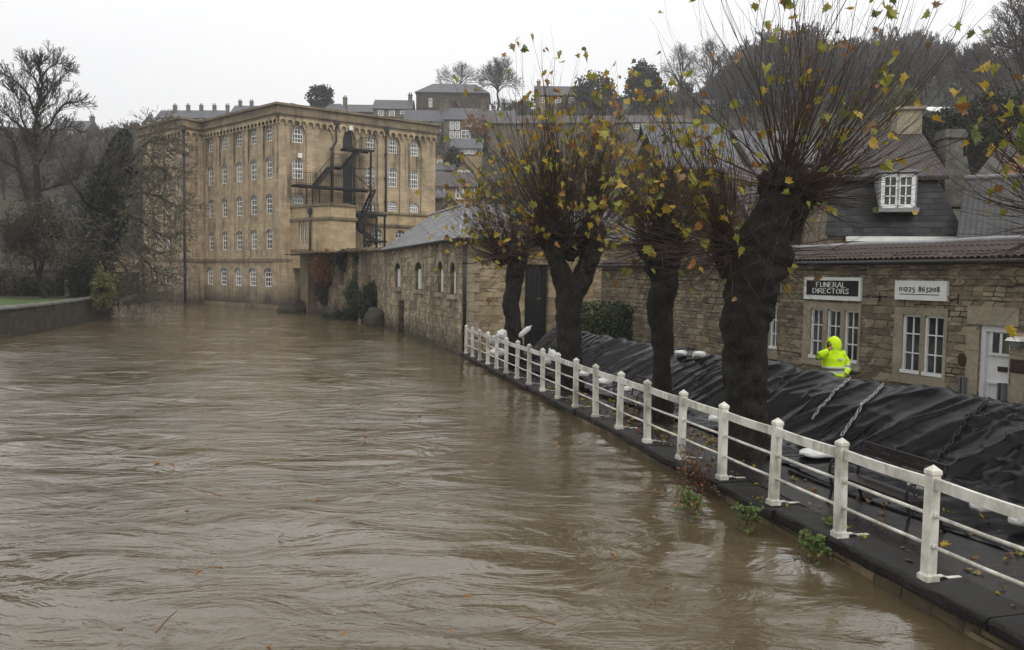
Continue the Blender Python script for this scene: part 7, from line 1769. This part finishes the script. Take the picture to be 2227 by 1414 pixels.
# skyline trees
shrub('dark rounded evergreen on the skyline behind the mill roof', 698, 216, 200, (2.9, 2.4, 3.2), M['ever'], 2600, .55, 50, 'evergreen_tree')
shrub('dark dense evergreen on the skyline right of the white fronted house', 1296, 204, 200, (5.4, 3, 4.4), M['ever'], 3000, .6, 51, 'evergreen_tree')
shrub('tall rounded dark evergreen on the skyline above the brown terrace', 1400, 196, 195, (3.9, 3, 6.4), M['ever'], 4400, .6, 52, 'evergreen_tree')
shrub('olive rounded tree beside the pole below the wood', 1950, 226, 112, (2.9, 2.4, 2.4), M['olive'], 2800, .32, 53, 'olive_tree')
shrub('large black conifer behind the stone chimney', 2085, 300, 62, (2.9, 2.2, 2.3), M['ever'], 6500, .26, 54, 'conifer_tree', -.1)
shrub('black conifer mass at the right above the pink gable', 2170, 280, 66, (3.2, 2.4, 3.0), M['ever'], 6500, .26, 55, 'conifer_tree', -.1)
shrub('dark bush left of the stone chimney behind the mansard house', 2025, 300, 66, (1.9, 2, 1.9), M['ever'], 3500, .26, 56, 'conifer_tree', -.1)
shrub('reddish bare shrub in front of the three storey stone house', 1032, 272, 158, (2.4, 1.6, 2.4), M['rust'], 500, .35, 57)
shrub('dark green tree beside the small yellow gabled house', 985, 346, 130, (1.3, 1.2, 1.9), M['ever_far'], 1100, .35, 58, 'evergreen_tree')
def fan_tree(label, px, yb, yf, yt, hw, d, seed, r0, tw=(1.5, 3.0), lv=2, n=8, minr=.024, dens=1):
    r = random.Random(seed); paths = [([(px, yb), (px + r.uniform(-2, 2), (yb + yf) / 2), (px, yf), (px + hw * .1, yf + (yt - yf) * .6), (px + hw * .05, yt + 4)], r0)]
    for k in range(n):
        a = pi * (.04 + .92 * k / (n - 1)) + r.uniform(-.1, .1); q = r.uniform(.75, 1.0); s = yf + (yt - yf) * r.uniform(-.15, .3); paths.append(([(px, s), (px + hw * cos(a) * .45 * q, s + (yt - s) * (.25 + .3 * sin(a)) * q), (px + hw * cos(a) * q, yf + (yt - yf) * (.12 + .85 * sin(a)) * q)], r0 * r.uniform(.35, .6)))
    return limb_tree(label, d, paths, seed, tw, lv, minr, dens, (.3, .7))
fan_tree('bare tree behind the hilltop chapel', 1000, 240, 190, 153, 46, 232, 61, .30)
fan_tree('bare rounded tree with dark trunk right of the hilltop chapel', 1082, 245, 200, 143, 36, 205, 62, .34, dens=2)
fan_tree('bare tree on the skyline left of the wood', 1482, 250, 190, 116, 34, 192, 63, .32)
fan_tree('bare tree at the left end of the wood', 1548, 250, 180, 100, 34, 190, 64, .32)
fan_tree('big bare tree at the right edge above the conifers', 2232, 330, 170, 8, 75, 96, 65, .36, (1.2, 2.4), minr=.02, dens=3)
fan_tree('bare pinkish tree on the skyline right of the wood', 2128, 240, 180, 122, 52, 150, 66, .30, minr=.028, dens=3)
# --- woodland, one mass: grown from a few crowns
import numpy as np
def merge_copies(name, protos, places, mats):
    vs, fs, ms, n0 = [], [], [], 0
    arr = []
    for b in protos:
        tri = []; mt = []
        for f_, m_ in zip(b.f, b.m):
            for k in range(1, len(f_) - 1): tri.append((f_[0], f_[k], f_[k + 1])); mt.append(m_)
        arr.append((np.array([tuple(p) for p in b.v]), np.array(tri), np.array(mt)))
    for (pi_, x, y, z, sx, sz, rz) in places:
        v_, t_, m_ = arr[pi_]; c, s = cos(rz), sin(rz); q = np.empty_like(v_); q[:, 0] = (v_[:, 0] * c - v_[:, 1] * s) * sx + x; q[:, 1] = (v_[:, 0] * s + v_[:, 1] * c) * sx + y; q[:, 2] = v_[:, 2] * sz + z
        vs.append(q); fs.append(t_ + n0); ms.append(m_); n0 += len(q)
    Vv, Ff, Mm = np.concatenate(vs), np.concatenate(fs), np.concatenate(ms); me = bpy.data.meshes.new(name); me.vertices.add(len(Vv)); me.vertices.foreach_set('co', Vv.astype(np.float32).ravel()); me.loops.add(len(Ff) * 3); me.loops.foreach_set('vertex_index', Ff.astype(np.int32).ravel()); me.polygons.add(len(Ff)); me.polygons.foreach_set('loop_start', np.arange(0, len(Ff) * 3, 3, dtype=np.int32)); me.polygons.foreach_set('material_index', Mm.astype(np.int32))
    for m_ in mats: me.materials.append(m_)
    me.update(calc_edges=True); me.validate(); o = bpy.data.objects.new(name, me); COL.objects.link(o); tag(o, kind='stuff'); return o
protos = []
for k in range(4):
    b = MB(); rg = random.Random(90 + k); bare(b, (0, 0, -.5), (0, 0, 1), 3.0, .24, 5, rg, 5, .16, (.25, .6), (2, 3), .045); zm = max(v_.z for v_ in b.v)
    for v_ in b.v: v_ *= 10 / zm
    if k % 2 == 0: leaf_cloud(b, blob_fn((0, 0, 4.6), (1.6, 1.6, 3.2), .1, .5), 160, .6, 2, 1, k)
    protos.append(b)
pl2_ = []; rg = random.Random(4)
TOP = [(1540, 150), (1600, 100), (1660, 60), (1720, 45), (1780, 75), (1830, 72), (1900, 62), (1960, 52), (2010, 50), (2050, 90), (2070, 140)]
for k in range(150):
    px = rg.uniform(1545, 2075); d = rg.uniform(165, 225); g = at(px, 300, d); z = hgt(g.x, g.y); yt = lerp_tab(TOP, px); zt = at(px, yt + rg.uniform(0, 40) + (225 - d) * .25, d).z; H = max(7, zt - z)
    pl2_.append((rg.randrange(4), g.x, g.y, z, H / 10 * rg.uniform(.9, 1.2), H / 10, rg.uniform(0, 6.28)))
for k in range(60):
    px = rg.uniform(2060, 2420); d = rg.uniform(110, 180); g = at(px, 300, d); z = hgt(g.x, g.y); H = rg.uniform(8, 13); pl2_.append((rg.randrange(4), g.x, g.y, z, H / 10, H / 10, rg.uniform(0, 6.28)))
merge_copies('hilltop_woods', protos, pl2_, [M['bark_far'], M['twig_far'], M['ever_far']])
pl2_ = []
for k in range(230):
    px = rg.uniform(-260, 330); d = rg.uniform(104, 200); g = at(px, 300, d); z = hgt(g.x, g.y); H = rg.uniform(4, 8) * (1.0 if d < 150 else .6); pl2_.append((rg.randrange(4), g.x, g.y, z, H / 10 * 1.15, H / 10, rg.uniform(0, 6.28)))
for k in range(60):
    px = rg.uniform(880, 1560); d = rg.uniform(115, 210); g = at(px, 300, d); z = hgt(g.x, g.y); H = rg.uniform(2.5, 5); pl2_.append((rg.randrange(4), g.x, g.y, z, H / 10, H / 10, rg.uniform(0, 6.28)))
for k in range(95):
    px = rg.uniform(1090, 1570); d = rg.uniform(178, 208); g = at(px, 300, d); z = hgt(g.x, g.y); H = rg.uniform(3.0, 5.5) + 2.5 * noise.noise(V((px * .02, 0, 0))); pl2_.append((rg.randrange(4), g.x, g.y, z, H / 10 * 1.1, H / 10, rg.uniform(0, 6.28)))
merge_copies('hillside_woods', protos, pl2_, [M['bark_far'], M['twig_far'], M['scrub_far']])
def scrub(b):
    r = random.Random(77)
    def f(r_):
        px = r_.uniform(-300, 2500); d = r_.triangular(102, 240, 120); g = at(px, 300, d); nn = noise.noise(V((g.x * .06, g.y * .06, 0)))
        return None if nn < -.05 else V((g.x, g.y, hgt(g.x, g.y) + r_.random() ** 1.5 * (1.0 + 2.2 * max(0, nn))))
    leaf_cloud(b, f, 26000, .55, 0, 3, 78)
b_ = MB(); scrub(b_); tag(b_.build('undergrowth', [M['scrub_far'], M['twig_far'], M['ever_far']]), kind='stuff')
house('stone house with a small gablet on the left skyline behind the bare tree', 122, 184, 264, 282, 195, wall='grey', chim=[(.97, 1.0)], wins=[(.5, .4, 1, 1.2)])
house('low roofed house on the far left skyline behind the tall bare tree', 28, 66, 283, 296, 195, wall='dark', chim=[(.9, .8)])
pp = at(1989, 262, 130)
solid('telegraph_pole', M['lead'], pp, lambda b: (b.tube([pp - V((0, 0, 1)), V((pp.x, pp.y, at(1989, 186, 130).z))], .07, 6), b.bar(V((pp.x - .5, pp.y, at(1989, 196, 130).z)), V((pp.x + .5, pp.y, at(1989, 196, 130).z)), .08)), 'thin pale pole with a crossbar beside the olive tree', 'pole', kind='thing')
# ------------------------------------------------------------------ misty air
t = NT('mist'); t.t.nodes.remove(t.bsdf)
pv = t.n('ShaderNodeVolumePrincipled'); pv.inputs['Color'].default_value = (0.93, 0.94, 0.96, 1); pv.inputs['Density'].default_value = 0.0005
pv.inputs['Anisotropy'].default_value = 0.2
o_ = [x for x in t.t.nodes if x.type == 'OUTPUT_MATERIAL'][0]; t.t.links.new(pv.outputs[0], o_.inputs['Volume'])
solid('haze', t.mat, (0, 0, 0), lambda b: b.box((0, 205, 48), (720, 490, 102)), kind='stuff')
